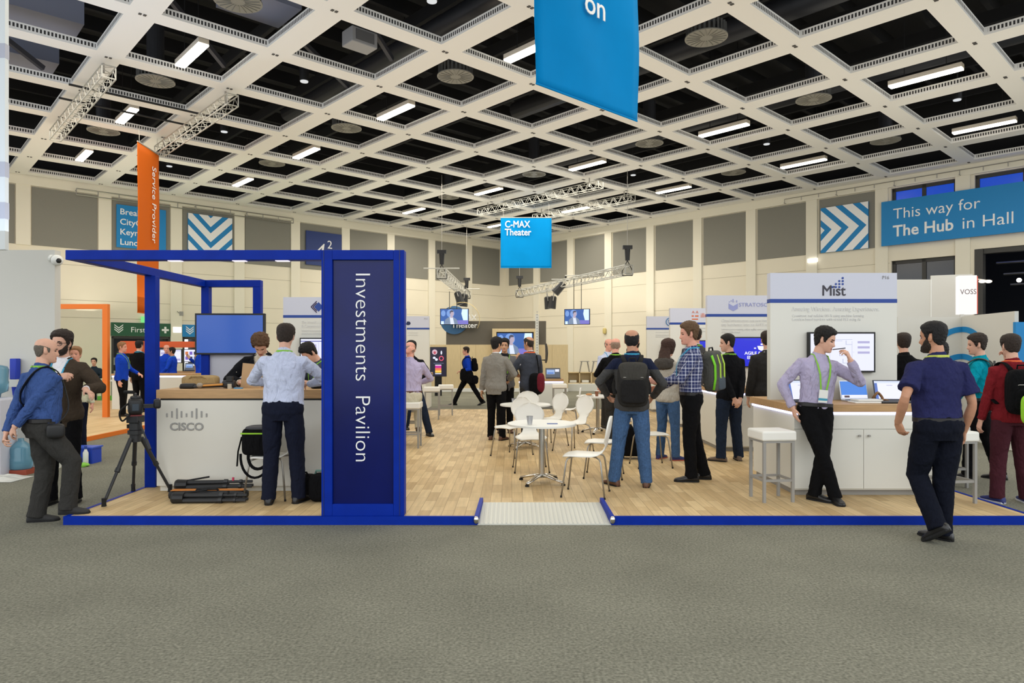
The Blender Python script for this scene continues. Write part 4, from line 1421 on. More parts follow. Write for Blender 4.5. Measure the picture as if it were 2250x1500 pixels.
b, H2, _ = kiosk(-3.82, 11.45, 1.46, 'first in the left row, with a blue diamond logo')
c = AT(700, 674, 11.45)
cx_, cz_ = c.x + 3.82, c.z - Z0
mb = MB()
mb.prism([(cx_ - .075, cz_), (cx_ + .0, cz_ + .08), (cx_ + .08, cz_), (cx_, cz_ - .08)], .004, Matrix.Translation((0, -.004, 0)))
mb.build('diamond_mark', BLUEBAR, b)
mb = MB()
for o_ in (.095, .125):
    mb.bar((cx_ - o_, -.003, cz_), (cx_ - .03, -.003, cz_ + o_ - .03), .005, .014).bar((cx_ - o_, -.003, cz_), (cx_ - .03, -.003, cz_ - o_ + .03), .005, .014)
mb.build('chevron_mark', mat('deep_violet_print', (48, 30, 78), .6), b)
for s, y, sz, wd in (("The World's Leading Cloud", 711, .07, .6), ('& Corporate Network', 719, .07, .55), ('Secure enterprise platform', 728, .045, .5), ('services intelligence', 734, .045, .45)):
    text('lettering', s, sz, bl2(662, y, 11.45, -3.82), PG, b, width=wd)
screen('display_screen', 'white lit screen behind the young man at the left counter', facing(AT(661, 804, 11.38), (1, 0, 0)), .86, .45, 'page', .06)
b, H2, _ = kiosk(-3.70, 14.5, 1.46, 'second in the left row, hidden by the sign tower')
b, H2, _ = kiosk(-3.60, 17.7, 1.46, 'third in the left row, right of the sign tower')
c = AT(897, 710, 17.7)
o = MB().ball((c.x + 3.6, -.005, c.z - Z0), (.06, .004, .05)).build('blot_mark', mat('navy_mark', (30, 40, 80), .6), b)
text('lettering', 'P11', .06, bl2(932, 702, 17.7, -3.6), TEXTGREY, b)
for y in (732, 737):
    text('lettering', 'network security', .05, bl2(897, y, 17.7, -3.6), PG, b, width=.25)

# theatre side desk with a laptop
t = thing('kiosk_counter', 'white desk with oak top and light strip in front of the theatre wall', 'counter', ((1140 - CX) / F * 19.2, 19.2, 0), 0, 'kiosk counters')
h = AT(0, 832, 19.2).z
MB().box(0, 1.25, 0, .7, h - .07, h).build('worktop', OAK, t)
MB().box(.0, 1.25, .0, .02, h - .11, h - .075).build('light_strip', LED, t)
MB().box(.01, 1.24, .02, .68, .06, h - .07).build('body', OFFWHITE, t)
MB().box(.04, 1.2, .05, .6, 0, .06).build('plinth', GREYPAINT, t)
t = thing('side_screen', 'slim black screen seen edge-on above the theatre desk', 'screen', ((1199 - CX) / F * 19.9, 19.9, AT(0, 797, 19.9).z))
MB().loft([(0, 0, 0), (.02, 0, .1), (.03, 0, .28), (.02, 0, .46), (0, 0, .56)], [(.02, .4), (.03, .42), (.035, .44), (.03, .42), (.02, .4)], n=10).build('casing', BLACK, t)
MB().tube([(0, .1, .08), (-.18, .1, .08), (-.2, .1, -.42)], .02).build('arm', BLACK, t)


def laptop(lab, p, rz, wd, kind, dark=True, tilt=.3):
    t = thing('laptop', lab, 'laptop', p, rz)
    m = mat('dark_laptop', (38, 44, 62), .4) if dark else mat('silver_laptop', (190, 192, 196), .35, .6)
    d = wd * .68
    MB().box(-wd / 2, wd / 2, -d, 0, 0, .018).build('keyboard_base', m, t, bevel=.004)
    Ms = Matrix.Translation((0, 0, .018)) @ Matrix.Rotation(R(90) - tilt, 4, 'X')
    MB().box(-wd / 2, wd / 2, 0, d, -.008, .0, Ms).build('lid', m, t)
    screen_art(t, Ms @ Matrix.Translation((-wd / 2 + .012, .012, .002)), wd - .024, d - .024, kind)
    mb = MB()
    for j in range(4):
        mb.box(-wd * .42, wd * .42, -d * .85 + j * .04, -d * .85 + j * .04 + .028, .018, .021)
    mb.build('key_row', BLACK, t)
    return t


laptop('open laptop with a pale chart on the theatre desk', ((1216 - CX) / F * 19.35, 19.55, AT(0, 832, 19.2).z), 0, .42, 'laptop_chart')
ZK = Z0
laptop('open dark laptop with a white page at the right end of the dotted-logo counter', ((1950 - CX) / F * 7.7, 7.62, ZK), -.12, .34, 'laptop', True, .35)
laptop('open silver laptop at the left end of the dotted-logo counter behind the leaning man', (3.22, 7.6, ZK), .35, .34, 'laptop', True, .25)
laptop('open laptop with a blue picture behind the leaning man on the dotted-logo counter', (3.86, 7.72, ZK), .05, .32, 'laptop_blue', False, .25)
for k, (x, y, z, wd) in enumerate(((3.82, 7.42, 0, .3), (3.84, 7.43, .022, .27))):
    o = MB().box(-wd / 2, wd / 2, -.09, .09, z, z + .02).build('access_point_box', WHITE, bevel=.008)
    o.location = (x, y, ZK)
    tag(o, 'flat white device in the low stack on the dotted-logo counter, %s one' % ('lower' if k == 0 else 'upper'), 'device')
mb = MB()
pts = [(.05 * math.cos(a), .03 * math.sin(2 * a) + .02, .05 + .055 * math.sin(a)) for a in [k * math.pi / 10 for k in range(21)]]
o = mb.tube(pts, .014, 8).tube([(.04, .02, .03), (.09, 0, .02), (.1, -.02, .015)], .013).build('bronze_knot', mat('bronze_brown', (128, 88, 44), .45), smooth=True)
o.location = (4.02, 7.52, ZK)
tag(o, 'small brown looped ornament between the laptops on the dotted-logo counter', 'ornament')
o = MB().box(-.1, .1, -.04, .04, 0, .02).build('cable_adapter', BLACK, bevel=.005)
o.location = (4.05, 7.36, ZK)
tag(o, 'flat black adapter lying beside the laptop on the dotted-logo counter', 'adapter')
o = MB().tube([(3.14, 10.42, 1.03), (3.12, 10.38, .8), (3.2, 10.36, .62), (3.34, 10.38, .55), (3.4, 10.4, .66)], .006, 6).build('cable', BLACK)
tag(o, 'thin black cable drooping down the side of the second right counter', 'cable')

# ================================================================ white partitions
PART = mat('grey_white_partition', (206, 204, 196), 0.6)
t = thing('partition_wall', 'large pale grey partition wall at the left edge behind the water cooler', 'partition', (-6.2, 9.3, 0))
MB().box(-6, 0, 0, .12, .06, 2.97).build('panel', PART, t)
MB().box(-6, .005, -.01, .13, 0, .06).build('skirting', WHITE, t)
o = thing('security_camera', 'white dome camera on the edge of the left partition', 'camera', (-6.17, 9.3, 2.83))
MB().ball((0, 0, 0), .075).build('dome', WHITE, o, smooth=True)
MB().ball((.045, -.035, -.01), .035).build('lens', BLACK, o, smooth=True)
MB().loft([(-.06, 0, .02), (-.09, .0, .03)], [.05, .05], n=12).build('mount', WHITE, o)
t = thing('partition_wall', 'tall white partition with a fold line behind the dotted-logo board', 'partition', (7.75, 14.0, 0))
MB().box(0, .8, 0, .08, 0, 3.06).build('panel', PART, t)
MB().box(.0, .72, 0, .08, 0, 3.14, Matrix.Translation((.8, 0, 0)) @ Matrix.Rotation(-.42, 4, 'Z')).build('panel', PART, t)
MB().box(.79, .81, -.01, 0, 0, 3.06).build('seam', WHITE, t)
t = thing('partition_wall', 'low white partition with blue arcs behind the teal shirted man', 'partition', (7.14, 12.7, 0))
a, b_ = 8.33 - 7.14, Vector((8.06 - 8.33, 11.0 - 12.7, 0))
MB().box(0, a, 0, .06, .1, 2.23).build('panel', PART, t)
M2 = Matrix.Translation((a, 0, 0)) @ Matrix.Rotation(math.atan2(b_.y, b_.x), 4, 'Z')
MB().box(0, b_.length, 0, .06, .1, 2.24, M2).build('panel', PART, t)
MB().box(0, a, -.02, .06, 0, .1).build('skirting', WHITE, t)
MB().box(0, b_.length, -.02, .06, 0, .1, M2).build('skirting', WHITE, t)
ARC = mat('arc_blue', (20, 128, 186), .6)
for k, (r, zc) in enumerate(((.60, 1.45), (.6, .95))):
    mb = MB()
    for s in range(12):
        a0, a1 = R(90 + s * 7), R(90 + (s + 1) * 7)
        mb.prism([(a + r * math.cos(a0), zc + r * math.sin(a0)), (a + r * math.cos(a1), zc + r * math.sin(a1)), (a + (r - .1) * math.cos(a1), zc + (r - .1) * math.sin(a1)), (a + (r - .1) * math.cos(a0), zc + (r - .1) * math.sin(a0))], .01, Matrix.Translation((0, -.01, 0)))
    for s in range(9):
        a0, a1 = R(90 - s * 7), R(90 - (s + 1) * 7)
        q = [(.03 + 1.5 * r * math.cos(x), zc + r * math.sin(x)) for x in (a0, a1)] + [(.03 + 1.5 * (r - .1) * math.cos(x), zc + (r - .1) * math.sin(x)) for x in (a1, a0)]
        mb.prism(q, .01, M2 @ Matrix.Translation((0, -.012 if False else .058, 0)) if False else M2 @ Matrix.Translation((0, -.011, 0)))
    mb.build('blue_arc', ARC, t)
t = thing('light_box_sign', 'glowing white sign box with dark letters and a red edge near the big opening', 'sign', AT(2107, 690, 13.2), -.3)
MB().box(0, .30, 0, .2, 0, .74).build('box', emis('sign_glow', (255, 248, 244), 1.0), t)
MB().box(.05, .11, .08, .14, 0 - AT(0, 690, 13.2).z, 0).build('post', OFFWHITE, t)
MB().box(.30, .312, -.01, .2, 0, .72).build('red_edge', mat('red_edge', (230, 90, 66), .5), t)
text('lettering', 'VOSS', .14, facing((.02, -.004, .38), (1, 0, 0)), mat('dim_brown_lettering', (110, 96, 96), .6), t, width=.27)
for k, x in enumerate((.38, .50)):
    o = thing('arm_spot', 'small lit spot lamp on an arm above the glowing sign box, %s' % ('left' if k == 0 else 'right'), 'lamp', AT(2107, 690, 13.2) + Vector((x, -.1, .62)))
    MB().ball((0, 0, 0), (.06, .05, .03)).build('lamp_head', emis('warm_spot', (255, 235, 205), 5), o, smooth=True)
    MB().tube([(0, 0, .02), (-.3, .1, .08)], .008).build('arm', STEEL, o)
t = thing('blue_partition', 'blue partition at the right edge behind the red pullover', 'partition', (7.95, 10.85, 0))
MB().box(.02, 1.5, 0, .06, .1, 2.06).build('panel', SIGNBLUE, t)
MB().box(.02, 1.5, -.02, .06, 0, .1).build('skirting', WHITE, t)
# ================================================================ orange stand at the left
OX1 = -7.55
FRO = mat('orange_painted_frame', (232, 120, 26), .5)
OPLANK = plank_mat('pale_stand_planks', (220, 192, 148), (202, 172, 126), .8, .19)
mb = MB().box(-16, OX1, 11.2, 21.2, .001, PZ)
struct(mb.build('floor_stand', OPLANK), 'raised plank floor of the orange stand')
mb = MB().box(-16, OX1 + .02, 11.17, 11.2, 0, PZ + .004).box(OX1, OX1 + .03, 11.2, 21.2, 0, PZ + .004)
struct(mb.build('trim_91', FRO), 'orange edge strip of the stand floor')
mb = MB().box(-16, -6, 21.2, 24.5, .001, .02)
struct(mb.build('floor_lawn', mat('bright_green_carpet', (84, 178, 48), .95, noise_amt=.15, noise_scale=80)), 'bright green carpet behind the orange stand')
px_ = -9.38
t = thing('orange_portal', 'orange painted portal frame of the stand at the left', 'frame', (px_, 15.85, PZ))
zt = AT(0, 668, 15.85).z - PZ
MB().box(-.06, .06, -.05, .05, 0, zt).build('post', FRO, t)
MB().box(-4, -.06, -.05, .05, zt - .11, zt).build('beam', FRO, t)
MB().box(-1.42, -1.38, .0, .03, 0, 2.2).build('post', FRO, t)
t = thing('stand_counter', 'white counter with a light strip behind the two standing men at the left', 'counter', (-10.5, 18.0, PZ), 0)
MB().box(0, 2.1, 0, .6, 0, .84).build('body', OFFWHITE, t)
MB().box(-.02, 2.12, -.02, .62, .88, .93).build('worktop', OAK, t)
MB().box(0, 2.1, -.005, .6, .84, .88).build('light_strip', LED, t)
t = thing('stand_counter', 'white counter with screens behind the blue shirted men at the left', 'counter', (-10.9, 20.1, PZ), 0)
MB().box(0, 2.4, 0, .6, 0, .84).build('body', OFFWHITE, t)
MB().box(-.02, 2.42, -.02, .62, .88, .93).build('worktop', OAK, t)
MB().box(0, 2.4, -.005, .6, .84, .88).build('light_strip', LED, t)
for k, (x0, x1, y0, y1, lab) in enumerate(((264, 312, 749, 776, 'orange fascia box above the stand behind the dark suited man'), (349, 424, 750, 763, 'long orange fascia box above the stand screens'))):
    D_ = 20.5
    p = AT(x0, y1, D_)
    o = MB().box(0, (x1 - x0) / F * D_, 0, .5, 0, (y1 - y0) / F * D_).build('fascia_box', mat('fascia_orange', (214, 90, 38), .6))
    o.location = p
    tag(o, lab, 'fascia')
    t = thing('fascia_post', 'slim orange post carrying the %s fascia box' % ('smaller' if k == 0 else 'longer'), 'post', (p.x + .3, D_ + .25, PZ))
    MB().box(-.04, .04, -.04, .04, 0, p.z - PZ).build('post_body', mat('fascia_orange', (214, 90, 38), .6), t)
screen('display_screen', 'pale lit screen at the orange stand, left of two', facing(AT(352, 796, 20.4), (1, 0, 0)), 46 / F * 20.4, 28 / F * 20.4, 'page', .05)
screen('display_screen', 'lit screen with coloured windows at the orange stand, right of two', facing(AT(405, 794, 20.4), (1, 0, 0)), 40 / F * 20.4, 26 / F * 20.4, 'windows', .05)
laptop('small black laptop on the oak counter of the orange stand', (-9.55, 20.4, PZ + .93), .2, .35, 'laptop_chart')
o = MB().box(-.25, .25, -.15, .15, 0, .5).build('carton', mat('carton_brown', (176, 132, 88), .8))
o.location = (-9.1, 20.35, PZ + .93)
tag(o, 'upright brown box on the oak counter of the orange stand', 'box')
t = thing('lounge_table', 'low white table with dark legs on the green carpet', 'table', (-12.4, 22.0, .02))
MB().box(-.55, .55, -.3, .3, .62, .66).build('table_top', WHITE, t)
for sx in (-.5, .5):
    for sy in (-.25, .25):
        MB().tube([(sx, sy, 0), (sx, sy, .62)], .025).build('leg', GREYPAINT, t)

# ---------------------------------------------------------------- water cooler corner
t = thing('water_cooler', 'white water cooler with a blue bottle at the left edge of the frame', 'water cooler', (-6.49, 8.85, 0))
MB().box(-.34, 0, -.17, .17, 0, 1.0).build('cabinet', mat('cooler_white', (206, 208, 220), .4), t, bevel=.03)
BOT = mat('water_bottle_plastic', (120, 178, 205), .12, trans=.5, spec=.5)
MB().loft([(-.17, 0, z) for z in (1.0, 1.05, 1.08, 1.2, 1.22, 1.36, 1.40, 1.42)], [(.05, .05), (.06, .06), (.13, .13), (.14, .14), (.13, .13), (.14, .14), (.12, .12), (.06, .06)], n=20).build('bottle', BOT, t, smooth=True)
MB().box(-.25, -.06, -.185, -.165, .55, .8).build('tap_recess', mat('cooler_grey', (150, 154, 172), .5), t)
for x in (-.2, -.11):
    MB().box(x - .015, x + .015, -.21, -.17, .68, .74).build('tap', BLUEBAR, t)
MB().box(-.1, .002, -.172, -.168, .38, .47).build('badge', BLUEBAR, t)
t = thing('cup_dispenser', 'blue and white cup dispenser on the left partition beside the cooler', 'dispenser', (-6.69, 9.24, 1.0))
MB().box(-.045, .045, -.05, .04, .22, .5).build('blue_tube', mat('dispenser_blue', (24, 54, 178), .4), t, bevel=.01)
MB().box(-.05, .05, -.05, .04, .12, .22).build('white_sleeve', WHITE, t)
MB().loft([(0, 0, .0), (0, 0, .12)], [.03, .045], n=12).build('cup', mat('dispenser_blue', (24, 54, 178), .4), t)
t = thing('water_bottle', 'large blue water bottle standing on the carpet beside the cooler', 'bottle', (-6.43, 8.98, 0))
MB().loft([(0, 0, z) for z in (.06, .08, .2, .22, .33, .36, .40, .43, .46)], [.12, .135, .135, .128, .135, .12, .07, .035, .035], n=20).build('body', BOT, t, smooth=True)
MB().box(-.16, .16, -.13, .13, 0, .06).build('base_tray', mat('brick_red', (158, 72, 50), .7), t)
# crumpled plastic sheet
nx, ny = 26, 8
vs, fs = [], []
for j in range(ny + 1):
    for i in range(nx + 1):
        x, y = -1.25 + 1.5 * i / nx, -.2 + .42 * j / ny
        e = min(i, nx - i, 3) / 3 * min(j, ny - j, 2) / 2
        vs.append((x, y, .004 + e * (.03 + .05 * abs(noise.noise(Vector((x * 6, y * 8, 2)))))))
N_ = len(vs)
vs += [(x, y, 0.001) for x, y, z in vs]
for j in range(ny):
    for i in range(nx):
        a = j * (nx + 1) + i
        fs.append((a, a + 1, a + nx + 2, a + nx + 1))
        fs.append((N_ + a, N_ + a + nx + 1, N_ + a + nx + 2, N_ + a + 1))
o = MB().add(vs, fs).build('plastic_sheet', mat('milky_plastic', (214, 214, 206), .25, bump=.4, bump_scale=20))
o.location = (-6.35, 8.55, 0)
tag(o, 'crumpled clear plastic sheet on the carpet below the water cooler', 'plastic sheet')
g = G(190, 1016)
t = thing('storage_tub', 'small blue tub on the carpet behind the two men at the left', 'tub', (g.x - .02, g.y, 0))
mb = MB()
mb.box(-.17, .17, -.11, .11, 0, .02).box(-.17, -.15, -.11, .11, .02, .22).box(.15, .17, -.11, .11, .02, .22).box(-.15, .15, -.11, -.09, .02, .22).box(-.15, .15, .09, .11, .02, .22)
mb.build('body', mat('tub_blue', (28, 68, 190), .4), t)
MB().box(-.185, .185, -.125, .125, .215, .235).build('rim', mat('tub_blue_rim', (50, 90, 205), .4), t)
t = thing('spray_bottle', 'white bottle standing beside the blue tub', 'bottle', (g.x + .1, g.y - .18, 0))
MB().loft([(0, 0, z) for z in (0, .01, .17, .2, .22)], [.032, .035, .035, .02, .015], n=14).build('body', WHITE, t, smooth=True)
MB().cyl((0, 0, 0), .018, .22, .26, 12).build('cap', BLUEBAR, t)
mb = MB()
for k in range(9):
    a = k * .7
    mb.ball((.07 * math.cos(a), .05 * math.sin(a), .02), (.06, .045, .02 + .006 * (k % 3)), 10, 6)
o = mb.build('cleaning_cloth', mat('lime_cloth', (134, 196, 74), .9), smooth=True)
o.location = (g.x + .12, g.y - .34, 0)
tag(o, 'crumpled lime green cloth on the carpet in front of the blue tub', 'cloth')
# ================================================================ chairs, tables, stools
SHELLW = mat('white_moulded_shell', (236, 234, 226), .35)


def make_chair(lab):
    t = thing('shell_chair', lab, 'chair', (0, 0, 0), 0, 'white shell chairs on the plank floor')
    prof = [(.225, .418, .13), (.20, .432, .17), (.13, .44, .195), (.02, .438, .20), (-.08, .437, .185), (-.14, .447, .14), (-.185, .475, .10), (-.21, .52, .085), (-.228, .565, .125), (-.243, .62, .178), (-.256, .68, .2), (-.266, .74, .188), (-.274, .79, .148), (-.278, .828, .085), (-.28, .842, .02)]
    # finer profile
    pr = []
    for i in range(len(prof) - 1):
        for k in range(3):
            u = k / 3
            pr.append(tuple(prof[i][j] * (1 - u) + prof[i + 1][j] * u for j in range(3)))
    pr.append(prof[-1])
    nx = 12
    vs, fs = [], []
    for s in (0, 1):
        for i, (y, z, hw) in enumerate(pr):
            a, b = pr[max(i - 1, 0)], pr[min(i + 1, len(pr) - 1)]
            tx = Vector((0, b[0] - a[0], b[1] - a[1])).normalized()
            nn = Vector((0, -tx.z, tx.y))
            for k in range(nx + 1):
                u = -1 + 2 * k / nx
                cup = .018 * u * u if z > .55 else (-.01 * u * u)
                p = Vector((hw * u, y, z)) + nn * (-.006 if s else .006) + Vector((0, cup if z > .55 else 0, cup if z <= .55 else 0))
                vs.append(p)
    N = len(pr) * (nx + 1)
    for i in range(len(pr) - 1):
        for k in range(nx):
            a = i * (nx + 1) + k
            fs.append((a, a + 1, a + nx + 2, a + nx + 1))
            fs.append((N + a, N + a + nx + 1, N + a + nx + 2, N + a + 1))
        for a in (i * (nx + 1), i * (nx + 1) + nx):
            fs.append((a, a + nx + 1, N + a + nx + 1, N + a))
    for k in range(nx):
        for a in (k, (len(pr) - 1) * (nx + 1) + k):
            fs.append((a, N + a, N + a + 1, a + 1))
    MB().add(vs, fs).build('seat_shell', SHELLW, t, smooth=True)
    for sx in (-1, 1):
        for sy in (-1, 1):
            MB().tube([(sx * .05, sy * .06, .418), (sx * .13, sy * .13, .415), (sx * .165, sy * .165, .40), (sx * .178, sy * .18, .37), (sx * .215, sy * .225, .012)], .0095, 8).build('leg', STEEL, t, smooth=True)
            MB().cyl((sx * .216, sy * .226, 0), .011, 0, .02, 8).build('foot_cap', DARKRUBBER, t)
    return t


def yaw_to(dx, dy):
    """Rotation that turns local +Y to the direction (dx, dy)."""
    return math.atan2(-dx, dy)


chair0 = None
for x, y, dx, dy, lab in ((.785, 7.30, -.97, .25, 'white shell chair nearest the ramp, turned to the front table'),
                          (1.12, 8.35, -.97, .2, 'white shell chair just behind the nearest one, half hidden by the denim legs'),
                          (.24, 8.78, .05, -1, 'white shell chair seen front-on behind the front table'),
                          (-.0, 10.02, -.6, -.8, 'white shell chair turned away left of the front-on chair'),
                          (.27, 11.5, .0, -1, 'white shell chair behind the second table with its back edge showing'),
                          (.60, 11.1, -.80, -.60, 'white shell chair in side view right of the second table'),
                          (.93, 10.45, -.80, -.60, 'white shell chair in side view, right of another near the second table'),
                          (1.02, 12.9, -1, .1, 'white shell chair farthest back, at the far table with the paper cup'),
                          (1.84, 9.1, 1, .1, 'white shell chair behind the man in jeans with a backpack'),
                          (-2.50, 7.2, -1, .12, 'white shell chair under a black camera bag in front of the logo counter')):
    if chair0 is None:
        chair0 = make_chair(lab)
        chair0.location, chair0.rotation_euler = (x, y, PZ), (0, 0, yaw_to(dx, dy))
    else:
        copy_tree(chair0, (x, y, PZ), yaw_to(dx, dy), lab)


def make_table(lab):
    t = thing('bistro_table', lab, 'table', (0, 0, 0), 0, 'round white bistro tables')
    MB().loft([(0, 0, z) for z in (.665, .668, .69, .695)], [.38, .398, .398, .385], n=48).build('table_top', WHITE, t)
    MB().cyl((0, 0, 0), .036, .06, .667, 20).build('column', mat('bright_steel_tube', (196, 194, 188), .25, 1.0), t, smooth=False)
    for k in range(4):
        a = math.pi / 4 + k * math.pi / 2
        d = Vector((math.cos(a), math.sin(a), 0))
        s = Vector((-d.y, d.x, 0))
        f = MB().loft([Vector((0, 0, .085)), d * .1 + Vector((0, 0, .08)), d * .2 + Vector((0, 0, .055)), d * .30 + Vector((0, 0, .03))], [(.034, .022), (.032, .018), (.028, .014), (.02, .014)], side=s, n=10).build('foot', CHROME, t, smooth=True)
        MB().cyl(d * .295, .024, 0, .018, 12).build('pad', DARKRUBBER, f)
    return t


tb = make_table('round white table nearest the ramp with an empty cup on it')
tb.location, tb.rotation_euler = (.345, 7.95, PZ), (0, 0, .15)
copy_tree(tb, (.21, 10.8, PZ), .2, 'round white table in the middle with two cups, behind the front-on chair')
copy_tree(tb, (1.6, 12.8, PZ), .4, 'round white far table with a paper cup and a plate')


def make_stool(lab):
    t = thing('bar_stool', lab, 'stool', (0, 0, 0), 0, 'white cushioned bar stools')
    MB().box(-.18, .18, -.18, .18, .62, .72).build('cushion', mat('white_leatherette', (236, 234, 226), .5), t, bevel=.018)
    MB().box(-.165, .165, -.165, .165, .60, .62).build('seat_frame', GREYPAINT, t)
    for sx in (-1, 1):
        for sy in (-1, 1):
            MB().box(sx * .15 - .014, sx * .15 + .014, sy * .15 - .014, sy * .15 + .014, 0, .60).build('leg', GREYPAINT, t)
    for a, b in (((-.15, -.15), (.15, -.15)), ((-.15, .15), (.15, .15)), ((-.15, -.15), (-.15, .15)), ((.15, -.15), (.15, .15))):
        MB().bar((a[0], a[1], .22), (b[0], b[1], .22), .018, .024).build('footrest', GREYPAINT, t)
    return t


st = make_stool('white bar stool at the left end of the dotted-logo counter')
st.location, st.rotation_euler = (2.67, 7.06, PZ), (0, 0, .1)
for x, y, r, lab in ((4.47, 7.0, .12, 'white bar stool behind the man in the navy polo shirt'),
                     (-1.62, 10.9, .0, 'white bar stool under the seated man in the lavender shirt'),
                     (-1.85, 12.6, .0, 'white bar stool under the seated man in the dark jacket, behind the lavender shirt'),
                     (-1.80, 15.4, .1, 'empty white bar stool by the left kiosks, nearer of two'),
                     (-1.58, 16.4, .1, 'empty white bar stool by the left kiosks, farther of two'),
                     (1.17, 16.9, .0, 'white bar stool near the theatre desk behind the shell chairs'),
                     (5.15, 8.15, .15, 'white bar stool under the dark haired seated person at the right')):
    copy_tree(st, (x, y, PZ if x < 4.9 else 0), r, lab)

# ---------------------------------------------------------------- on the tables
CUP = mat('clear_cup', (225, 230, 240), .12, trans=.85, alpha=.55)


def cup(name, lab, x, y, z, m, r0=.026, r1=.038, h=.095, group=None, inner=True):
    mb = MB()
    mb.loft([(0, 0, 0), (0, 0, h), (0, 0, h), (0, 0, .01)], [r0, r1, r1 - .003, r0 - .003], n=18)
    o = mb.build(name, m, smooth=False)
    o.location = (x, y, z)
    return tag(o, lab, 'cup', group)


TT = PZ + .695
cup('plastic_cup', 'clear ribbed plastic cup on the front table', .20, 7.72, TT, CUP, h=.1)
cup('plastic_cup', 'clear plastic cup on the middle table, left of two', .03, 10.66, TT, CUP)
cup('plastic_cup', 'teal tinted plastic cup on the middle table, right of two', .12, 10.72, TT, mat('teal_cup', (120, 190, 180), .3), r0=.025, r1=.035, h=.085)
o = cup('paper_cup', 'brown paper coffee cup with a white lid on the far table', 1.56, 12.62, TT, mat('brown_paper', (140, 90, 62), .7))
MB().cyl((0, 0, 0), .041, .094, .106, 18).build('lid', WHITE, o)
mb = MB().loft([(0, 0, 0), (0, 0, .004), (0, 0, .014)], [.05, .08, .1], n=24)
o = mb.build('plate', WHITE)
o.location = (1.42, 12.66, TT)
tag(o, 'white plate on the far table beside the paper cup', 'plate')
o = MB().ball((0, 0, .03), (.06, .04, .022)).ball((.03, .03, .03), (.03, .03, .02)).build('pastry', mat('baked_brown', (206, 150, 96), .8), smooth=True)
o.location = (1.42, 12.66, TT)
tag(o, 'small pastry on the white plate of the far table', 'food')
o = MB().box(-.06, .06, -.04, .04, 0, .004).build('leaflet', mat('leaflet_blue', (58, 90, 158), .5))
o.location = (.46, 7.83, TT)
tag(o, 'small blue leaflet lying on the front table', 'leaflet')
o = MB().ball((0, 0, .014), (.03, .02, .014)).build('fruit_peel', mat('peel_orange', (222, 140, 40), .6), smooth=True)
o.location = (.15, 10.52, TT)
tag(o, 'small orange peel on the middle table', 'food')

# ---------------------------------------------------------------- video tripod and camera
TRB = mat('tripod_black', (36, 37, 39), .5)
t = thing('video_tripod', 'tall black tripod holding a camera at the left end of the logo counter', 'tripod', (-3.93, 7.16, PZ))
for fx, fy in ((-.08, -.42), (-.19, .30), (.22, .28)):
    top, foot = Vector((fx * .16, fy * .16, .62)), Vector((fx, fy, .03))
    m_ = top.lerp(foot, .5)
    l = MB().tube([top, m_], .021, 10).tube([m_, foot], .015, 10).loft([m_ + (top - m_) * .06, m_ - (top - m_) * .06], [.026, .026], n=10).build('leg', TRB, t)
    MB().loft([foot + Vector((0, 0, .05)), foot, Vector((fx, fy, .0))], [.022, .02, .024], n=10).build('foot', DARKRUBBER, l)
MB().cyl((0, 0, 0), .055, .58, .68, 16).cyl((0, 0, 0), .075, .66, .70, 16).build('spider', TRB, t)
MB().cyl((0, 0, 0), .06, .70, .78, 16).box(-.06, .06, -.07, .07, .78, .85).build('fluid_head', TRB, t, bevel=.006)
MB().cyl((-.07, 0, 0), .02, .72, .76, 10).build('knob', DARKRUBBER, t)
MB().tube([(.06, -.04, .80), (.2, -.16, .62)], .008).loft([(.2, -.16, .62), (.27, -.22, .53)], [.014, .013], n=10).build('pan_handle', TRB, t)
c = thing('video_camera', 'black video camera on top of the tripod', 'camera', (-3.93, 7.16, PZ + .85), .5)
MB().soft((0, 0, .10), (.07, .11, .085), .4).build('body', BLACK, c, smooth=True)
MB().loft([(0, .1, .1), (0, .17, .1), (0, .2, .1)], [.05, .055, .06], side=(1, 0, 0), n=16).build('lens', DARKRUBBER, c, smooth=True)
MB().box(.07, .18, -.06, -.02, .08, .12).soft((.2, -.04, .12), (.035, .045, .05), .5).build('viewfinder', BLACK, c)
MB().tube([(0, -.07, .18), (0, -.06, .225), (0, .06, .225), (0, .07, .18)], .013).build('top_handle', BLACK, c)
MB().loft([(-.02, .02, .245), (-.1, .1, .245)], [.018, .018], n=10).build('microphone', DARKRUBBER, c)
MB().tube(crv([(-.06, -.08, .14), (-.14, -.12, .06), (-.12, -.1, -.04), (-.05, -.08, .02)]), .009).build('neck_strap', DARKRUBBER, c, smooth=True)
MB().box(-.03, .03, -.118, -.108, .06, .13).build('eye_screen', mat('dim_screen', (46, 58, 70), .2), c)
MB().soft((0, -.02, .19), (.05, .06, .02), .5).build('top_grip', BLACK, c, smooth=True)
MB().box(-.072, -.069, -.05, .05, .05, .14).build('side_panel', mat('slate_panel', (60, 78, 92), .3), c)
MB().box(-.06, .06, -.07, .07, 0, .014).build('base_plate', mat('red_plate', (120, 30, 34), .4), c)


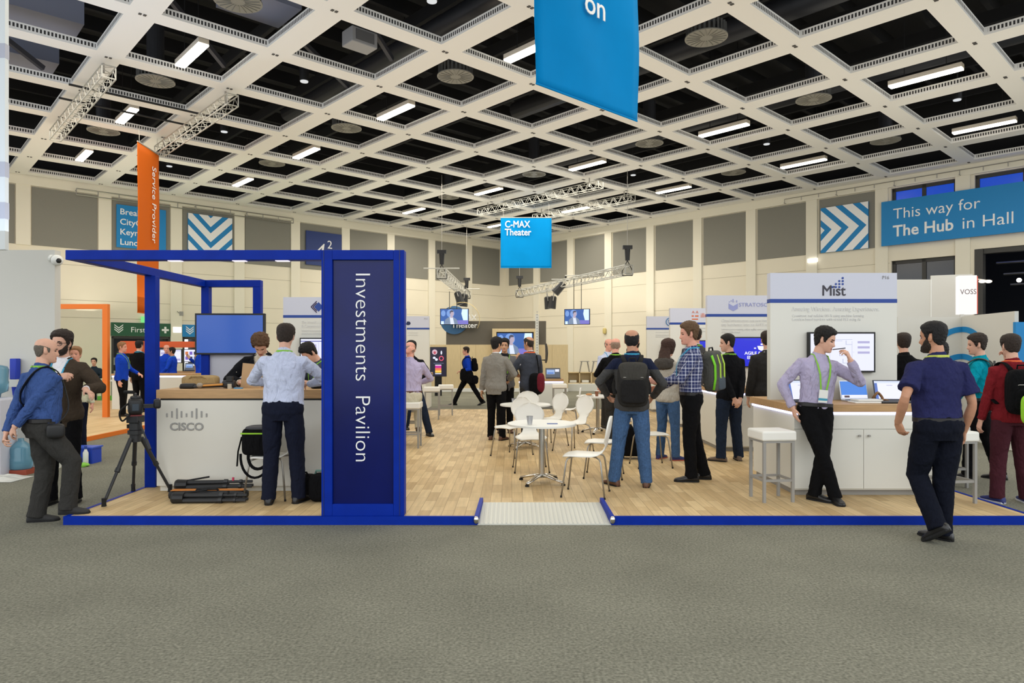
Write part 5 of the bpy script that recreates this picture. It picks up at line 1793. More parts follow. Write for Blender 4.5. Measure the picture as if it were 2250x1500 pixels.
def folded_tripod(lab, p, rz, L, extra=None):
    t = thing('folded_tripod', lab, 'tripod', p, rz, 'folded tripods lying on the floor')
    for k, (dy, dz) in enumerate(((-.03, .03), (.03, .03), (0, .075))):
        l = MB().tube([(-L / 2, dy, dz), (L * .1, dy, dz)], .022, 8).tube([(L * .1, dy, dz), (L / 2, dy, dz)], .016, 8).loft([(L * .06, dy, dz), (L * .12, dy, dz)], [.028, .028], side=(0, 0, 1), n=8).loft([(L * .3, dy, dz), (L * .34, dy, dz)], [.023, .023], side=(0, 0, 1), n=8).build('leg', TRB, t)
    MB().loft([(-L / 2 - .12, 0, .05), (-L / 2 - .1, 0, .05), (-L / 2, 0, .05)], [.05, .06, .055], side=(0, 0, 1), n=12).build('head', BLACK, t)
    MB().tube([(-L / 2 - .06, .04, .08), (-L / 2 + .2, .06, .12)], .01).build('handle', DARKRUBBER, t)
    MB().cyl((L * .2, 0, 0), .012, .07, .12, 8).build('knob', extra or DARKRUBBER, t)
    return t


folded_tripod('folded black tripod lying nearest on the floor in front of the logo counter', (-2.98, 6.90, PZ), .03, .62)
folded_tripod('folded black tripod with a pink knob at the back of the floor pile', (-3.08, 7.24, PZ + .07), .10, .66, mat('pink_knob', (206, 60, 96), .5))
t = thing('tripod_case', 'long black case with an orange stripe in the pile on the floor', 'case', (-3.12, 7.06, PZ), .04)
MB().soft((0, 0, .05), (.40, .065, .05), .4).build('body', BLACK, t, smooth=True)
MB().box(-.37, .37, -.045, .04, .097, .102).build('stripe', mat('orange_webbing', (196, 120, 44), .7), t)
MB().tube([(-.12, -.03, .09), (-.1, -.05, .115), (.1, -.05, .115), (.12, -.03, .09)], .01).build('handle', DARKRUBBER, t)

# ---------------------------------------------------------------- bags and counter top
BAG = cloth('black_bag', (15, 15, 17), .5, .2)
LIME = mat('lime_trim', (150, 208, 40), .6)
t = thing('camera_bag', 'black camera backpack with a lime stripe lying on the chair by the logo counter', 'backpack', (-2.62, 7.16, PZ + .44))
MB().soft((0, 0, .15), (.17, .13, .145), .35).build('body', BAG, t, smooth=True)
MB().soft((.02, 0, .29), (.16, .125, .02), .5).build('top_flap', mat('dark_grey_flap', (66, 66, 70), .8), t, smooth=True)
MB().box(-.165, .17, -.134, -.128, .232, .246).build('stripe', LIME, t)
MB().tube([(-.01 + .16 * math.cos(a), -.11 - .04 * math.sin(a), .03 - .24 * math.sin(a)) for a in [k * math.pi / 14 for k in range(15)]], .013, 8).build('strap', BAG, t)
MB().tube([(.02 + .11 * math.cos(a), -.11 - .04 * math.sin(a), .02 - .14 * math.sin(a)) for a in [k * math.pi / 12 for k in range(13)]], .016, 8).build('strap', BAG, t)
MB().ribbon([(-.17, -.08, .2), (-.2, -.1, .05), (-.21, -.1, -.1)], .035, .012, (0, 1, 0)).build('strap', BAG, t)
t = thing('black_bag', 'black bag on the floor beside the sign tower', 'bag', (-1.93, 7.0, PZ))
MB().soft((0, 0, .14), (.13, .12, .14), .5).build('body', BAG, t, smooth=True)
MB().tube([(-.08, 0, .26), (-.06, -.03, .31), (.05, -.03, .31), (.08, 0, .26)], .012).build('handle', mat('teal_grey_strap', (96, 132, 122), .8), t)
t = thing('black_bag', 'black bag on the floor under the chair behind the navy trousers', 'bag', (-2.2, 7.28, PZ))
MB().soft((0, 0, .11), (.13, .09, .11), .5).build('body', BAG, t, smooth=True)
MB().tube([(-.06, -.05, .2), (-.04, -.07, .25), (.04, -.07, .25), (.06, -.05, .2)], .01).build('handle', BAG, t)
t = thing('trolley_case', 'black wheeled case on the floor behind the man in jeans with a backpack', 'suitcase', (1.72, 9.75, PZ))
MB().soft((0, 0, .26), (.2, .13, .22), .3).build('body', BAG, t, smooth=True)
for x in (-.14, .14):
    MB().loft([(x - .012, 0, .03), (x + .012, 0, .03)], [.03, .03], n=12).build('wheel', DARKRUBBER, t)
MB().tube([(-.1, .1, .46), (-.1, .1, .52), (.1, .1, .52), (.1, .1, .46)], .01).build('handle', STEEL, t)

t = thing('tan_bag', 'flat tan bag lying at the left end of the logo counter', 'bag', (-3.62, 7.98, CT), .05)
MB().soft((0, 0, .07), (.2, .10, .07), .45).build('body', cloth('tan', (172, 146, 102), .4), t, smooth=True)
MB().tube([(-.1, -.09, .1), (-.06, -.12, .13), (.06, -.12, .13), (.1, -.09, .1)], .008).build('handle', cloth('tan', (172, 146, 102), .4), t)
t = thing('camera_stabiliser', 'black camera stabiliser with amber tubes lying on the logo counter', 'camera gear', (-3.42, 7.66, CT), .06)
MB().tube([(-.28, 0, .02), (.26, 0, .035)], .02).tube([(-.2, .06, .025), (.24, .05, .05)], .017).build('rod', TRB, t)
MB().tube([(-.02, -.03, .035), (.2, -.04, .05)], .012).build('amber_tube', mat('amber_tube', (206, 140, 52), .3), t)
MB().soft((.25, .02, .05), (.07, .06, .045), .5).soft((-.2, .02, .03), (.08, .05, .03), .5).build('clamp_block', BLACK, t, smooth=True)
MB().ball((-.05, -.04, .04), (.035, .03, .028)).build('knob', mat('warm_grey_knob', (150, 138, 122), .4), t, smooth=True)
t = thing('action_camera', 'small black action camera on a short stand on the logo counter', 'camera', ((505 - CX) / F * 7.65, 7.65, CT))
MB().cyl((0, 0, 0), .026, 0, .055, 16).build('stand', mat('beige_stand', (186, 176, 156), .6), t)
MB().tube([(0, 0, .055), (0, 0, .085)], .01).build('neck', BLACK, t)
MB().box(-.035, .035, -.02, .02, .08, .135).build('body', BLACK, t, bevel=.005)
o = MB().box(-.045, .045, -.025, .025, 0, .012).build('phone', mat('phone_cyan', (56, 150, 205), .3), bevel=.003)
o.location = ((524 - CX) / F * 7.66, 7.66, CT)
tag(o, 'small cyan phone lying on the logo counter', 'phone')
t = thing('still_camera', 'black still camera at the right end of the logo counter', 'camera', ((697 - CX) / F * 7.7, 7.7, CT), .4)
MB().soft((0, 0, .05), (.075, .04, .05), .4).soft((0, 0, .105), (.03, .03, .022), .6).build('body', BLACK, t, smooth=True)
MB().loft([(0, -.03, .05), (0, -.12, .05)], [.036, .04], side=(1, 0, 0), n=16).build('lens', DARKRUBBER, t, smooth=True)
# ================================================================ people
HZT = [(-.119, .004, .045, .035), (-.117, .020, .068, .028), (-.110, .034, .083, .000), (-.095, .045, .089, -.035), (-.075, .055, .088, -.058), (-.05, .063, .087, -.072), (-.025, .069, .087, -.084),
       (0, .073, .086, -.093), (.025, .076, .090, -.099), (.05, .077, .088, -.102), (.075, .074, .077, -.097), (.095, .064, .058, -.082), (.108, .048, .034, -.060), (.116, .028, .008, -.034), (.119, .003, -.010, -.014)]
HZT = np.array(HZT)


def head_grid(nz=44, nf=52):
    k = np.arange(nz) / (nz - 1)
    z = -.119 * np.cos(np.pi * k)
    w = np.interp(z, HZT[:, 0], HZT[:, 1])
    fr = np.interp(z, HZT[:, 0], HZT[:, 2])
    bk = np.interp(z, HZT[:, 0], HZT[:, 3])
    ph = np.linspace(0, 2 * np.pi, nf, endpoint=False)
    Z, P = np.meshgrid(z, ph, indexing='ij')
    W, FR, BK = w[:, None], fr[:, None], bk[:, None]
    cy = np.clip(-.01 + 0 * FR, BK + .002, FR - .002)
    c, s = np.cos(P), np.sin(P)
    X = W * np.sign(s) * np.abs(s) ** .92 * (1 - .10 * np.clip(c, 0, 1))
    Y = cy + np.where(c > 0, (FR - cy) * np.abs(c) ** .9, -(cy - BK) * np.abs(c) ** .95)
    return X, Y, Z, P


def face_relief(X, Y, Z, P):
    fw = np.clip(np.cos(P), 0, 1) > .2
    g = lambda v, s: np.exp(-(v / s) ** 2)
    nose = np.interp(Z, [-.052, -.045, -.036, -.012, .014, .024], [0, .013, .027, .016, .004, 0]) * g(X, .0125)
    nose += np.interp(Z, [-.052, -.04, -.03, -.02], [0, .007, .006, 0]) * g(np.abs(X) - .013, .008)
    eye = -.012 * g(np.abs(X) - .031, .016) * g(Z - .001, .011)
    brow = .004 * g(Z - .021, .007) * g(np.abs(X) - .028, .022)
    lips = .005 * g(X, .021) * (g(Z + .066, .005) + g(Z + .077, .005)) - .004 * g(X, .024) * g(Z + .0715, .0025)
    chin = .006 * g(X, .018) * g(Z + .102, .012)
    cheek = .003 * g(np.abs(X) - .04, .015) * g(Z + .03, .018)
    return Y + np.where(fw, nose + eye + brow + lips + chin + cheek, 0)


def grid_faces(nz, nf):
    return [(i * nf + k, i * nf + (k + 1) % nf, (i + 1) * nf + (k + 1) % nf, (i + 1) * nf + k) for i in range(nz - 1) for k in range(nf)]


WRT = {}


def fuse(mb, voxel, smooth=3, wr=0.0, wsc=.09):
    me = mb.mesh('blend')
    o = bpy.data.objects.new('blend', me)
    m = o.modifiers.new('r', 'REMESH')
    m.mode, m.voxel_size, m.use_smooth_shade = 'VOXEL', voxel, True
    m = o.modifiers.new('s', 'SMOOTH')
    m.factor, m.iterations = .5, smooth
    if wr:
        if wsc not in WRT:
            tx = bpy.data.textures.new('folds', 'CLOUDS')
            tx.noise_scale, tx.noise_depth = wsc, 2
            WRT[wsc] = tx
        m = o.modifiers.new('d', 'DISPLACE')
        m.texture, m.strength, m.mid_level = WRT[wsc], wr, .5
    r = evaluated(o)
    r.polygons.foreach_set('use_smooth', [True] * len(r.polygons))
    return r


def ik(S, Wt, l1, l2, pole):
    d = Wt - S
    L = min(d.length, (l1 + l2) * .998)
    n = d.normalized()
    Wt = S + n * L
    a = (l1 * l1 - l2 * l2 + L * L) / (2 * L)
    h = math.sqrt(max(l1 * l1 - a * a, 0))
    p = Vector(pole)
    p = p - n * p.dot(n)
    p.normalize()
    return S + n * a + p * h, Wt


def hand(mb, Wp, d, pn, ts, curl, sz=1.0):
    d = Vector(d).normalized()
    pn = Vector(pn)
    pn = (pn - d * pn.dot(d)).normalized()
    s = d.cross(pn) * ts
    mb.loft([Wp - d * .02, Wp + d * .015 * sz, Wp + d * .05 * sz, Wp + d * .092 * sz], [(.027, .020), (.032, .019), (.043, .016), (.040, .013)], side=s, n=12)
    for i, (ln, off) in enumerate(((.070, 1.5), (.080, .5), (.075, -.5), (.058, -1.5))):
        p = Wp + d * (.083 - .006 * abs(off - .5)) * sz + s * (.0205 * off)
        pts, rr = [p - d * .015, p], [.0095, .0095]
        ang = 0
        spread = s * (.05 * off)
        for k, fr in enumerate((.45, .31, .24)):
            ang += curl * (.75, .95, .7)[k] * (1 + .12 * (i - 1))
            p = p + (d * math.cos(ang) + pn * math.sin(ang) + spread).normalized() * ln * fr * 1.12 * sz
            pts.append(p)
            rr.append((.0092, .0085, .0065)[k])
        mb.loft(pts, rr, side=s, n=8)
    p = Wp + d * .02 + s * .024
    t1 = (d * .72 + s * .62 + pn * (.25 + .3 * curl)).normalized()
    t2 = (d * .9 + s * .2 + pn * (.2 + .6 * curl)).normalized()
    mb.loft([p - t1 * .02, p, p + t1 * .045 * sz, p + t1 * .045 * sz + t2 * .032 * sz], [.014, .014, .0105, .0075], side=pn, n=8)


SKINS = {'light': mat('skin_light', (214, 166, 142), .55, noise_amt=.05, noise_scale=30), 'pink': mat('skin_pink', (222, 160, 138), .55, noise_amt=.06, noise_scale=30),
         'tan': mat('skin_tan', (190, 138, 108), .55, noise_amt=.05, noise_scale=30), 'warm': mat('skin_warm', (200, 150, 116), .55, noise_amt=.05, noise_scale=30)}
EYEM = mat('eye_dark', (34, 26, 24), .3)
LIPM = mat('lip_rose', (172, 104, 92), .5)


def hairm(name, rgb):
    return mat('hair_' + name, rgb, .65, noise_amt=.35, noise_scale=160, bump=.6, bump_scale=120, spec=.3, stretch=(1, 1, .3))


TORSO = [(.84, .120, .092, -.012), (.90, .158, .112, -.012), (.95, .162, .114, -.010), (1.0, .152, .106, -.002), (1.08, .146, .104, .004), (1.18, .153, .112, .006), (1.28, .166, .119, .004), (1.35, .172, .115, -.004), (1.40, .160, .100, -.012), (1.435, .130, .086, -.018), (1.465, .096, .074, -.020), (1.50, .066, .062, -.020)]
TORSO = np.array(TORSO)


def person(lab, X, Y, Z, dx, dy, ht=1.76, P=(0, 0, 0), lean=0, roll=0, twist=0, head=(0, 0), hroll=0, armR=None, armL=None, feetR=(.10, .0, 0), feetL=(-.10, .0, 0),
           top=None, bottom=None, shoes=None, skin='light', hair='short', hairc=None, belly=0.0, wide=1.0, belt=None, tuck=True, sleeve='long', jacket=None,
           lany=None, badge=False, vox=.006, group=None, collar=None, beard=None, split=None, kneeR=(0, 1, 0), kneeL=(0, 1, 0), sole=None, lo=0.0, leg=1.0, sock=None):
    """One standing or sitting person. Local frame: +Y is the way the hips face, +X is the person's right."""
    s = ht / 1.784
    t = thing('person', lab, 'person', (X, Y, Z), yaw_to(dx, dy), group)
    t.scale = (s, s, s)
    P = Vector((P[0], P[1], P[2]))
    piv = Vector((0, 0, .97))

    def rotm(f):
        return Matrix.Rotation(R(twist) * f, 4, 'Z') @ Matrix.Rotation(R(roll) * f, 4, 'Y') @ Matrix.Rotation(-R(lean) * f, 4, 'X')

    def TP(p):
        p = Vector(p)
        f = min(max((p.z - .90) / .24, 0), 1)
        f = f * f * (3 - 2 * f)
        return P + piv + (rotm(f) @ (p - piv))
    TF = Matrix.Translation(P + piv) @ rotm(1) @ Matrix.Translation(-piv)
    HM = TF @ Matrix.Translation((0, -.012, 1.565)) @ Matrix.Rotation(R(head[0]), 4, 'Z') @ Matrix.Rotation(-R(head[1]), 4, 'X') @ Matrix.Rotation(R(hroll), 4, 'Y') @ Matrix.Translation((0, .022, .10))

    def torso(mb, z0, z1, infl, bel=1.0, flare=0.0, shrink_hem=0.0):
        zs = sorted(set([z0, z1] + [float(z) for z in TORSO[:, 0] if z0 < z < z1]))
        pts, rad = [], []
        for z in zs:
            rx = np.interp(z, TORSO[:, 0], TORSO[:, 1]) * wide
            ry = np.interp(z, TORSO[:, 0], TORSO[:, 2])
            yo = np.interp(z, TORSO[:, 0], TORSO[:, 3])
            b = belly * math.exp(-((z - 1.07) / .11) ** 2) * bel
            fl_ = flare * max(0, (1.05 - z) / .25)
            pts.append(TP((0, yo + b * .6, z)))
            rad.append((rx + infl + fl_ + b * .45, ry + infl + fl_ + b * .6))
        # even steps read better after blending
        mb.loft(pts, rad, side=rotm(1) @ Vector((1, 0, 0)) if abs(twist) > 1 else (1, 0, 0), n=28)

    body, cl, tr, jk = MB(), MB(), MB(), MB()
    torso(body, .90, 1.50, -.004, .8)
    body.loft([TP((0, -.022, 1.44)), TP((0, -.02, 1.50)), TP((0, -.014, 1.55)), HM @ Vector((0, -.018, -.06))], [(.075, .062), (.062, .058), (.054, .056), (.052, .056)], n=18)
    # head
    gX, gY, gZ, gP = head_grid()
    fY = face_relief(gX, gY, gZ, gP)
    hv = [HM @ Vector((a, b, c)) for a, b, c in zip(gX.ravel(), fY.ravel(), gZ.ravel())]
    nz, nf = gX.shape
    body.add(hv, grid_faces(nz, nf) + [tuple(range(nf - 1, -1, -1)), tuple((nz - 1) * nf + k for k in range(nf))])
    for sx in (-1, 1):
        n0 = len(body.v)
        e = MB().ball((0, 0, 0), (.011, .019, .031), 12, 8)
        Me = HM @ Matrix.Translation((sx * .076, -.012, -.010)) @ Matrix.Rotation(sx * .35, 4, 'Z') @ Matrix.Rotation(.15, 4, 'X')
        body.add([Me @ Vector(p) for p in e.v], e.f)
    info = {'root': t, 'TF': TF, 'HM': HM, 's': s}
    wrists = {}
    for sx, arm in ((1, armR), (-1, armL)):
        a = dict(w=(sx * .25, .04, .84), pole=(sx * .3, -1, 0), curl=.45)
        if arm:
            a.update(arm)
        S = TP((sx * .170 * wide, -.016, 1.402))
        S0 = TP((sx * .085, -.018, 1.415))
        E, Wr = ik(S, Vector(a['w']), .295, .262, a['pole'])
        d = Vector(a['d']) if 'd' in a else (Wr - E)
        d.normalize()
        pn = a.get('pn', (-sx, 0, 0) if abs(d.z) > .6 else (0, 0, -1))
        sd = (Wr - S).cross(E - S)
        sd = sd.normalized() if sd.length > 1e-4 else Vector((0, 1, 0))
        body.loft([S0, S, S.lerp(E, .5), S.lerp(E, .88), E.lerp(S.lerp(Wr, .5), .06), E.lerp(Wr, .14), E.lerp(Wr, .38), Wr + (Wr - E).normalized() * .01], [.05, .054, .043, .036, .033, .036, .039, .027], side=sd, n=14)
        hand(body, Wr, d, pn, sx, a['curl'])
        wrists[sx] = (Wr, d, Vector(pn))
        cl_el = sleeve != 'short'
        if cl_el:
            cl.ball(E, .053, 14, 8)
            if jacket:
                jk.ball(E, .063, 14, 8)
        if sleeve == 'short':
            for mb_, i_ in ((cl, .019),):
                Eu = S.lerp(E, .72)
                mb_.loft([S0, S, S.lerp(E, .4), Eu], [.062 + i_ * .3, .064 + i_ * .5, .058 + i_ * .7, .060 + i_], side=sd, n=16)
        else:
            We = Wr - (Wr - E).normalized() * .012
            cl.loft([S0, S, S.lerp(E, .45), S.lerp(E, .9), E.lerp(We, .12), E.lerp(We, .5), We.lerp(E, .1), We], [.056, .066, .060, .053, .052, .048, .041, .041], side=sd, n=16)
            if jacket:
                We = Wr - (Wr - E).normalized() * .02
                jk.loft([S0, S, S.lerp(E, .45), S.lerp(E, .9), E.lerp(We, .12), E.lerp(We, .5), We], [.068, .077, .071, .063, .062, .057, .052], side=sd, n=16)
    # legs and shoes
    hem = MB()
    for sx, ft, kn in ((1, feetR, kneeR), (-1, feetL, kneeL)):
        if ft[0] == 'W':                       # a foot given where it stands in the hall: x, y, z, toe direction, heel lift
            q = Matrix.Rotation(-yaw_to(dx, dy), 3, 'Z') @ Vector((ft[1] - X, ft[2] - Y, ft[3] - Z)) / s
            ft = (q.x, q.y, math.degrees(yaw_to(*ft[4]) - yaw_to(dx, dy)), q.z, ft[5] if len(ft) > 5 else 0.0)
        fx, fy, fyaw = ft[:3]
        fz = ft[3] if len(ft) > 3 else 0.0
        fp = ft[4] if len(ft) > 4 else 0.0
        Mf = Matrix.Translation((fx, fy, fz)) @ Matrix.Rotation(R(fyaw), 4, 'Z') @ Matrix.Translation((0, .13, 0)) @ Matrix.Rotation(-R(fp), 4, 'X') @ Matrix.Translation((0, -.13, 0))
        An = Mf @ Vector((0, 0, .088))
        Hp = P + Vector((sx * .086 * wide, -.006, .925))
        K, An2 = ik(Hp, An, .424, .414, kn)
        body.loft([Hp + Vector((0, 0, .03)), Hp.lerp(K, .2), Hp.lerp(K, .6), K, K.lerp(An, .3), An, Mf @ Vector((0, .02, .045)), Mf @ Vector((0, .10, .026))], [.070, .072, .062, .050, .050, .036, .030, .016], n=14)
        lw = leg
        An3 = An + (An - K).normalized() * .045
        tr.loft([Hp + Vector((-sx * .012, 0, .02)), Hp.lerp(K, .18), Hp.lerp(K, .6), K, K.lerp(An3, .35), K.lerp(An3, .8), An3], [(.098, .104), (.098, .104), (.085 * lw, .088 * lw), (.070 * lw, .074 * lw), (.067 * lw, .070 * lw), (.062 * lw, .067 * lw), (.062 * lw, .072 * lw)], n=20)
        sh = MB()
        st = [(-.088, .012, .03), (-.08, .028, .06), (-.06, .036, .085), (-.02, .039, .10), (.02, .039, .092), (.06, .042, .07), (.11, .047, .053), (.155, .043, .043), (.182, .028, .034), (.192, .008, .022)]
        nn = 16
        vs, fs = [], []
        for y, w_, h_ in st:
            for k in range(nn):
                an = 2 * math.pi * k / nn
                zz = h_ * (.5 + .5 * math.copysign(abs(math.sin(an)) ** .6, math.sin(an)))
                vs.append(Mf @ Vector((w_ * math.copysign(abs(math.cos(an)) ** .8, math.cos(an)), y, zz)))
        for i in range(len(st) - 1):
            for k in range(nn):
                k2 = (k + 1) % nn
                fs.append((i * nn + k, (i + 1) * nn + k, (i + 1) * nn + k2, i * nn + k2))
        fs += [tuple(range(nn)), tuple((len(st) - 1) * nn + k for k in range(nn - 1, -1, -1))]
        so = sh.add(vs, fs).build('shoe', shoes, t, smooth=True)
        mb = MB()
        pts = [(.0, -.09), (.034, -.075), (.042, 0), (.044, .06), (.05, .115), (.045, .16), (.02, .192), (-.02, .192), (-.045, .16), (-.05, .115), (-.044, .06), (-.042, 0), (-.034, -.075)]
        vv = [Mf @ Vector((a, b, -.002)) for a, b in pts] + [Mf @ Vector((a, b, .016)) for a, b in pts]
        m_ = len(pts)
        mb.add(vv, [tuple(range(m_ - 1, -1, -1)), tuple(range(m_, 2 * m_))] + [(i, (i + 1) % m_, (i + 1) % m_ + m_, i + m_) for i in range(m_)])
        mb.build('sole', sole or DARKRUBBER, so)
    # trousers
    ztop = 1.0
    torso(tr, .825, ztop, .018, .55)
    wr = .017 if vox < .008 else .010
    me = fuse(tr, max(vox * 1.35, .008), 2, wr * .8, .07)
    link('trousers', me, bottom, t)
    # top
    if tuck:
        torso(cl, .97, 1.50, .017)
    else:
        torso(cl, .86, 1.50, .027, flare=.012)
    cl.loft([TP((0, -.022, 1.475)), TP((0, -.02, 1.50)), TP((0, -.012, 1.53))], [(.080, .074), (.071, .068), (.064, .066)], n=20)
    me = fuse(cl, max(vox * 1.35, .008), 2, wr * (1.3 if not split else .8), .08)
    mats = [top]
    o = link({'shirt': 'shirt'}.get('shirt') if not (split or not tuck) else 'pullover', me, mats, t)
    if split:
        o.data.materials.append(split[1])
        inv = np.array(TF.inverted())
        c = np.empty(len(me.polygons) * 3)
        me.polygons.foreach_get('center', c)
        c = c.reshape(-1, 3) @ inv[:3, :3].T + inv[:3, 3]
        me.polygons.foreach_set('material_index', (c[:, 2] < split[0]).astype(int))
    if jacket:
        torso(jk, .80, 1.50, .032, flare=.012)
        jk.loft([TP((0, -.026, 1.47)), TP((0, -.026, 1.50)), TP((0, -.022, 1.525))], [(.09, .08), (.078, .074), (.07, .069)], n=20)
        me = fuse(jk, max(vox * 1.35, .008), 2, wr * 1.1, .10)
        inv = np.array(TF.inverted())
        import bmesh
        bm = bmesh.new()
        bm.from_mesh(me)
        kill = []
        for f in bm.faces:
            q = f.calc_center_median()
            q = TF.inverted() @ q
            wv = max(.012, .085 * (q.z - 1.12) / .36) if q.z > 1.1 else .02 + .12 * (1.1 - q.z)
            if q.y > .03 and abs(q.x) < wv and .7 < q.z < 1.53:
                kill.append(f)
        bmesh.ops.delete(bm, geom=kill, context='FACES')
        bm.to_mesh(me)
        bm.free()
        link('jacket', me, jacket, t)
    if belt:
        mb = MB()
        rx, ry, yo = (float(np.interp(1.0, TORSO[:, 0], TORSO[:, c])) for c in (1, 2, 3))
        b = belly * math.exp(-((1.0 - 1.07) / .11) ** 2) * .55
        rx, ry = rx * wide + .025 + b * .45, ry + .025 + b * .6
        mb.loft([TP((0, yo + b * .6, z)) for z in (.972, .975, 1.008, 1.011)], [(rx - .012, ry - .012), (rx, ry), (rx, ry), (rx - .012, ry - .012)], n=28)
        mb.build('belt', belt, t, smooth=False)
    # body itself
    me = fuse(body, vox, 2)
    me.materials.append(SKINS[skin])
    o = link('body', me, [], t)
    for m_ in (EYEM, LIPM, hairc or EYEM):
        me.materials.append(m_)
    inv = np.array(HM.inverted())
    c = np.empty(len(me.polygons) * 3)
    me.polygons.foreach_get('center', c)
    c = c.reshape(-1, 3) @ inv[:3, :3].T + inv[:3, 3]
    ax = np.abs(c[:, 0])
    idx = np.zeros(len(c), int)
    fr = c[:, 1] > .05
    idx[fr & (((ax - .031) / .0125) ** 2 + ((c[:, 2] - .0) / .006) ** 2 < 1)] = 1
    idx[fr & (ax < .023) & (np.abs(c[:, 2] + .0715) < .009) & (c[:, 1] > .07)] = 2
    idx[fr & (ax > .014) & (ax < .047) & (np.abs(c[:, 2] - .0205 - .002 * np.sin(ax * 80)) < .0045)] = 3
    me.polygons.foreach_set('material_index', idx)

    # hair and beard as shells over the skull
    def shell(name, lineZ, thick, m, topgain=0.0, rough=.003, bald=None, zmax=None, seed=0.0):
        gx, gy, gz, gp = head_grid(60, 72)
        gy = face_relief(gx, gy, gz, gp)
        ph = np.degrees(np.minimum(gp, 2 * np.pi - gp))
        zl = np.interp(ph, [a for a, b_ in lineZ], [b_ for a, b_ in lineZ])
        mk = (gz - zl) / .016
        if bald is not None:
            mk = np.minimum(mk, bald(ph, gx, gy, gz) / .05)
        if zmax is not None:
            mk = np.minimum(mk, (np.interp(ph, [a for a, b_ in zmax], [b_ for a, b_ in zmax]) - gz) / .012)
        k = np.clip(mk, 0, 1)
        k = k * k * (3 - 2 * k)
        tk = -.004 + k * (thick + .004 + topgain * np.clip(gz / .11, 0, 1) ** 1.5)
        C = np.stack([gx, gy + .008, gz - .005], -1)
        N = np.stack([gx / .076 ** 2, (gy + .008) / .095 ** 2, (gz - .0) / .118 ** 2], -1)
        N /= np.linalg.norm(N, axis=-1, keepdims=True) + 1e-9
        B = np.stack([gx, gy, gz], -1)
        nz_, nf_ = gx.shape
        vs = []
        for i in range(nz_):
            for j in range(nf_):
                p, n_ = Vector(B[i, j]), Vector(N[i, j])
                e = tk[i, j]
                if k[i, j] > .02:
                    e += rough * k[i, j] * noise.noise(p * 55 + Vector((seed, 0, 0))) + rough * .8 * k[i, j] * noise.noise(p * 140)
                vs.append(HM @ (p + n_ * e))
        keep = [q for q in grid_faces(nz_, nf_) if max(tk.ravel()[list(q)]) > -.0035]
        keep.append(tuple((nz_ - 1) * nf_ + j for j in range(nf_)))
        if bald is not None:
            keep.pop()
        mb = MB().add(vs, keep)
        used = sorted({i for q in keep for i in q})
        mp = {i: n_ for n_, i in enumerate(used)}
        mb.v = [mb.v[i] for i in used]
        mb.f = [tuple(mp[i] for i in q) for q in keep]
        return mb.build(name, m, t, smooth=True, fix=False)
    SHORT = [(0, .070), (30, .068), (50, .054), (66, .02), (74, -.026), (84, -.026), (88, .022), (100, .024), (106, -.045), (140, -.075), (180, -.085)]
    if hair == 'short':
        shell('hair', SHORT, .011, hairc, .010, seed=X)
    elif hair == 'full':
        shell('hair', SHORT, .016, hairc, .020, .006, seed=X)
    elif hair == 'curly':
        shell('hair', [(a, b_ - .004) for a, b_ in SHORT], .017, hairc, .022, .014, seed=X)
    elif hair == 'buzz':
        shell('hair', SHORT, .006, hairc, .004, seed=X)
    elif hair == 'ring':
        shell('hair', SHORT, .008, hairc, 0, bald=lambda ph, x, y, z: np.interp(ph, [0, 60, 75, 110, 180], [-.02, -.01, .045, .062, .060]) - z, seed=X)
    elif hair == 'thin_top':
        shell('hair', [(a, b_ + (.02 if a < 40 else 0)) for a, b_ in SHORT], .010, hairc, .004, bald=lambda ph, x, y, z: (np.sqrt(x ** 2 + (y + .050) ** 2 + (z - .100) ** 2) - .050) * .6, seed=X)
    elif hair == 'long':
        shell('hair', [(0, .066), (40, .05), (55, -.03), (75, -.09), (180, -.10)], .02, hairc, .014, .006, seed=X)
        mb = MB()
        b0 = HM @ Vector((0, -.075, .03))
        mb.loft([b0, HM @ Vector((0, -.085, -.06)), TP((0, -.125, 1.48)), TP((0, -.15, 1.40)), TP((0, -.15, 1.34))], [(.07, .035), (.092, .04), (.10, .04), (.085, .032), (.03, .012)], n=18)
        link('hair', fuse(mb, .009, 2, .012, .03), hairc, t)
    if beard:
        shell('beard', [(0, -.3), (180, -.3)], .008, beard, 0, .003, zmax=[(0, -.079), (16, -.078), (26, -.058), (45, -.05), (62, -.02), (76, .0), (84, -.02), (95, -.3), (180, -.3)])
    if lany:
        rr = .012 + lo
        cy = lambda z: float(np.interp(z, TORSO[:, 0], TORSO[:, 2]) + np.interp(z, TORSO[:, 0], TORSO[:, 3])) + .026 + rr + belly * math.exp(-((z - 1.07) / .11) ** 2)
        mb = MB()
        nk = [(.0, -.097 - lo), (.05, -.088 - lo), (.078 + lo, -.03), (.074 + lo, .03)]
        pts = [TP((x, y, 1.505 if i < 3 else 1.495)) for i, (x, y) in enumerate(nk)]
        pts += [TP((.066, cy(1.40) - .012, 1.40)), TP((.05, cy(1.3) - .004, 1.3)), TP((.028, cy(1.14), 1.14))]
        for sg in (1, -1):
            mb.loft([TF @ (Matrix.Diagonal((sg, 1, 1, 1)) @ (TF.inverted() @ p)) for p in pts], [(.003, .011)] * 3 + [(.004, .009)] + [(.009, .0025)] * 3, side=(1, 0, 0), n=8)
        mb.build('lanyard', lany, t)
        if badge:
            bd = MB().box(-.045, .045, cy(1.1) + .004, cy(1.1) + .008, 1.02, 1.145)
            bd.v = [tuple(TP(v)) for v in bd.v]
            bo = bd.build('badge', WHITE, t)
            b2 = MB().box(-.046, .046, cy(1.1) + .008, cy(1.1) + .0095, 1.04, 1.062)
            b2.v = [tuple(TP(v)) for v in b2.v]
            b2.build('print_band', mat('badge_teal', (60, 150, 178), .5), bo)
    info['wrists'] = wrists
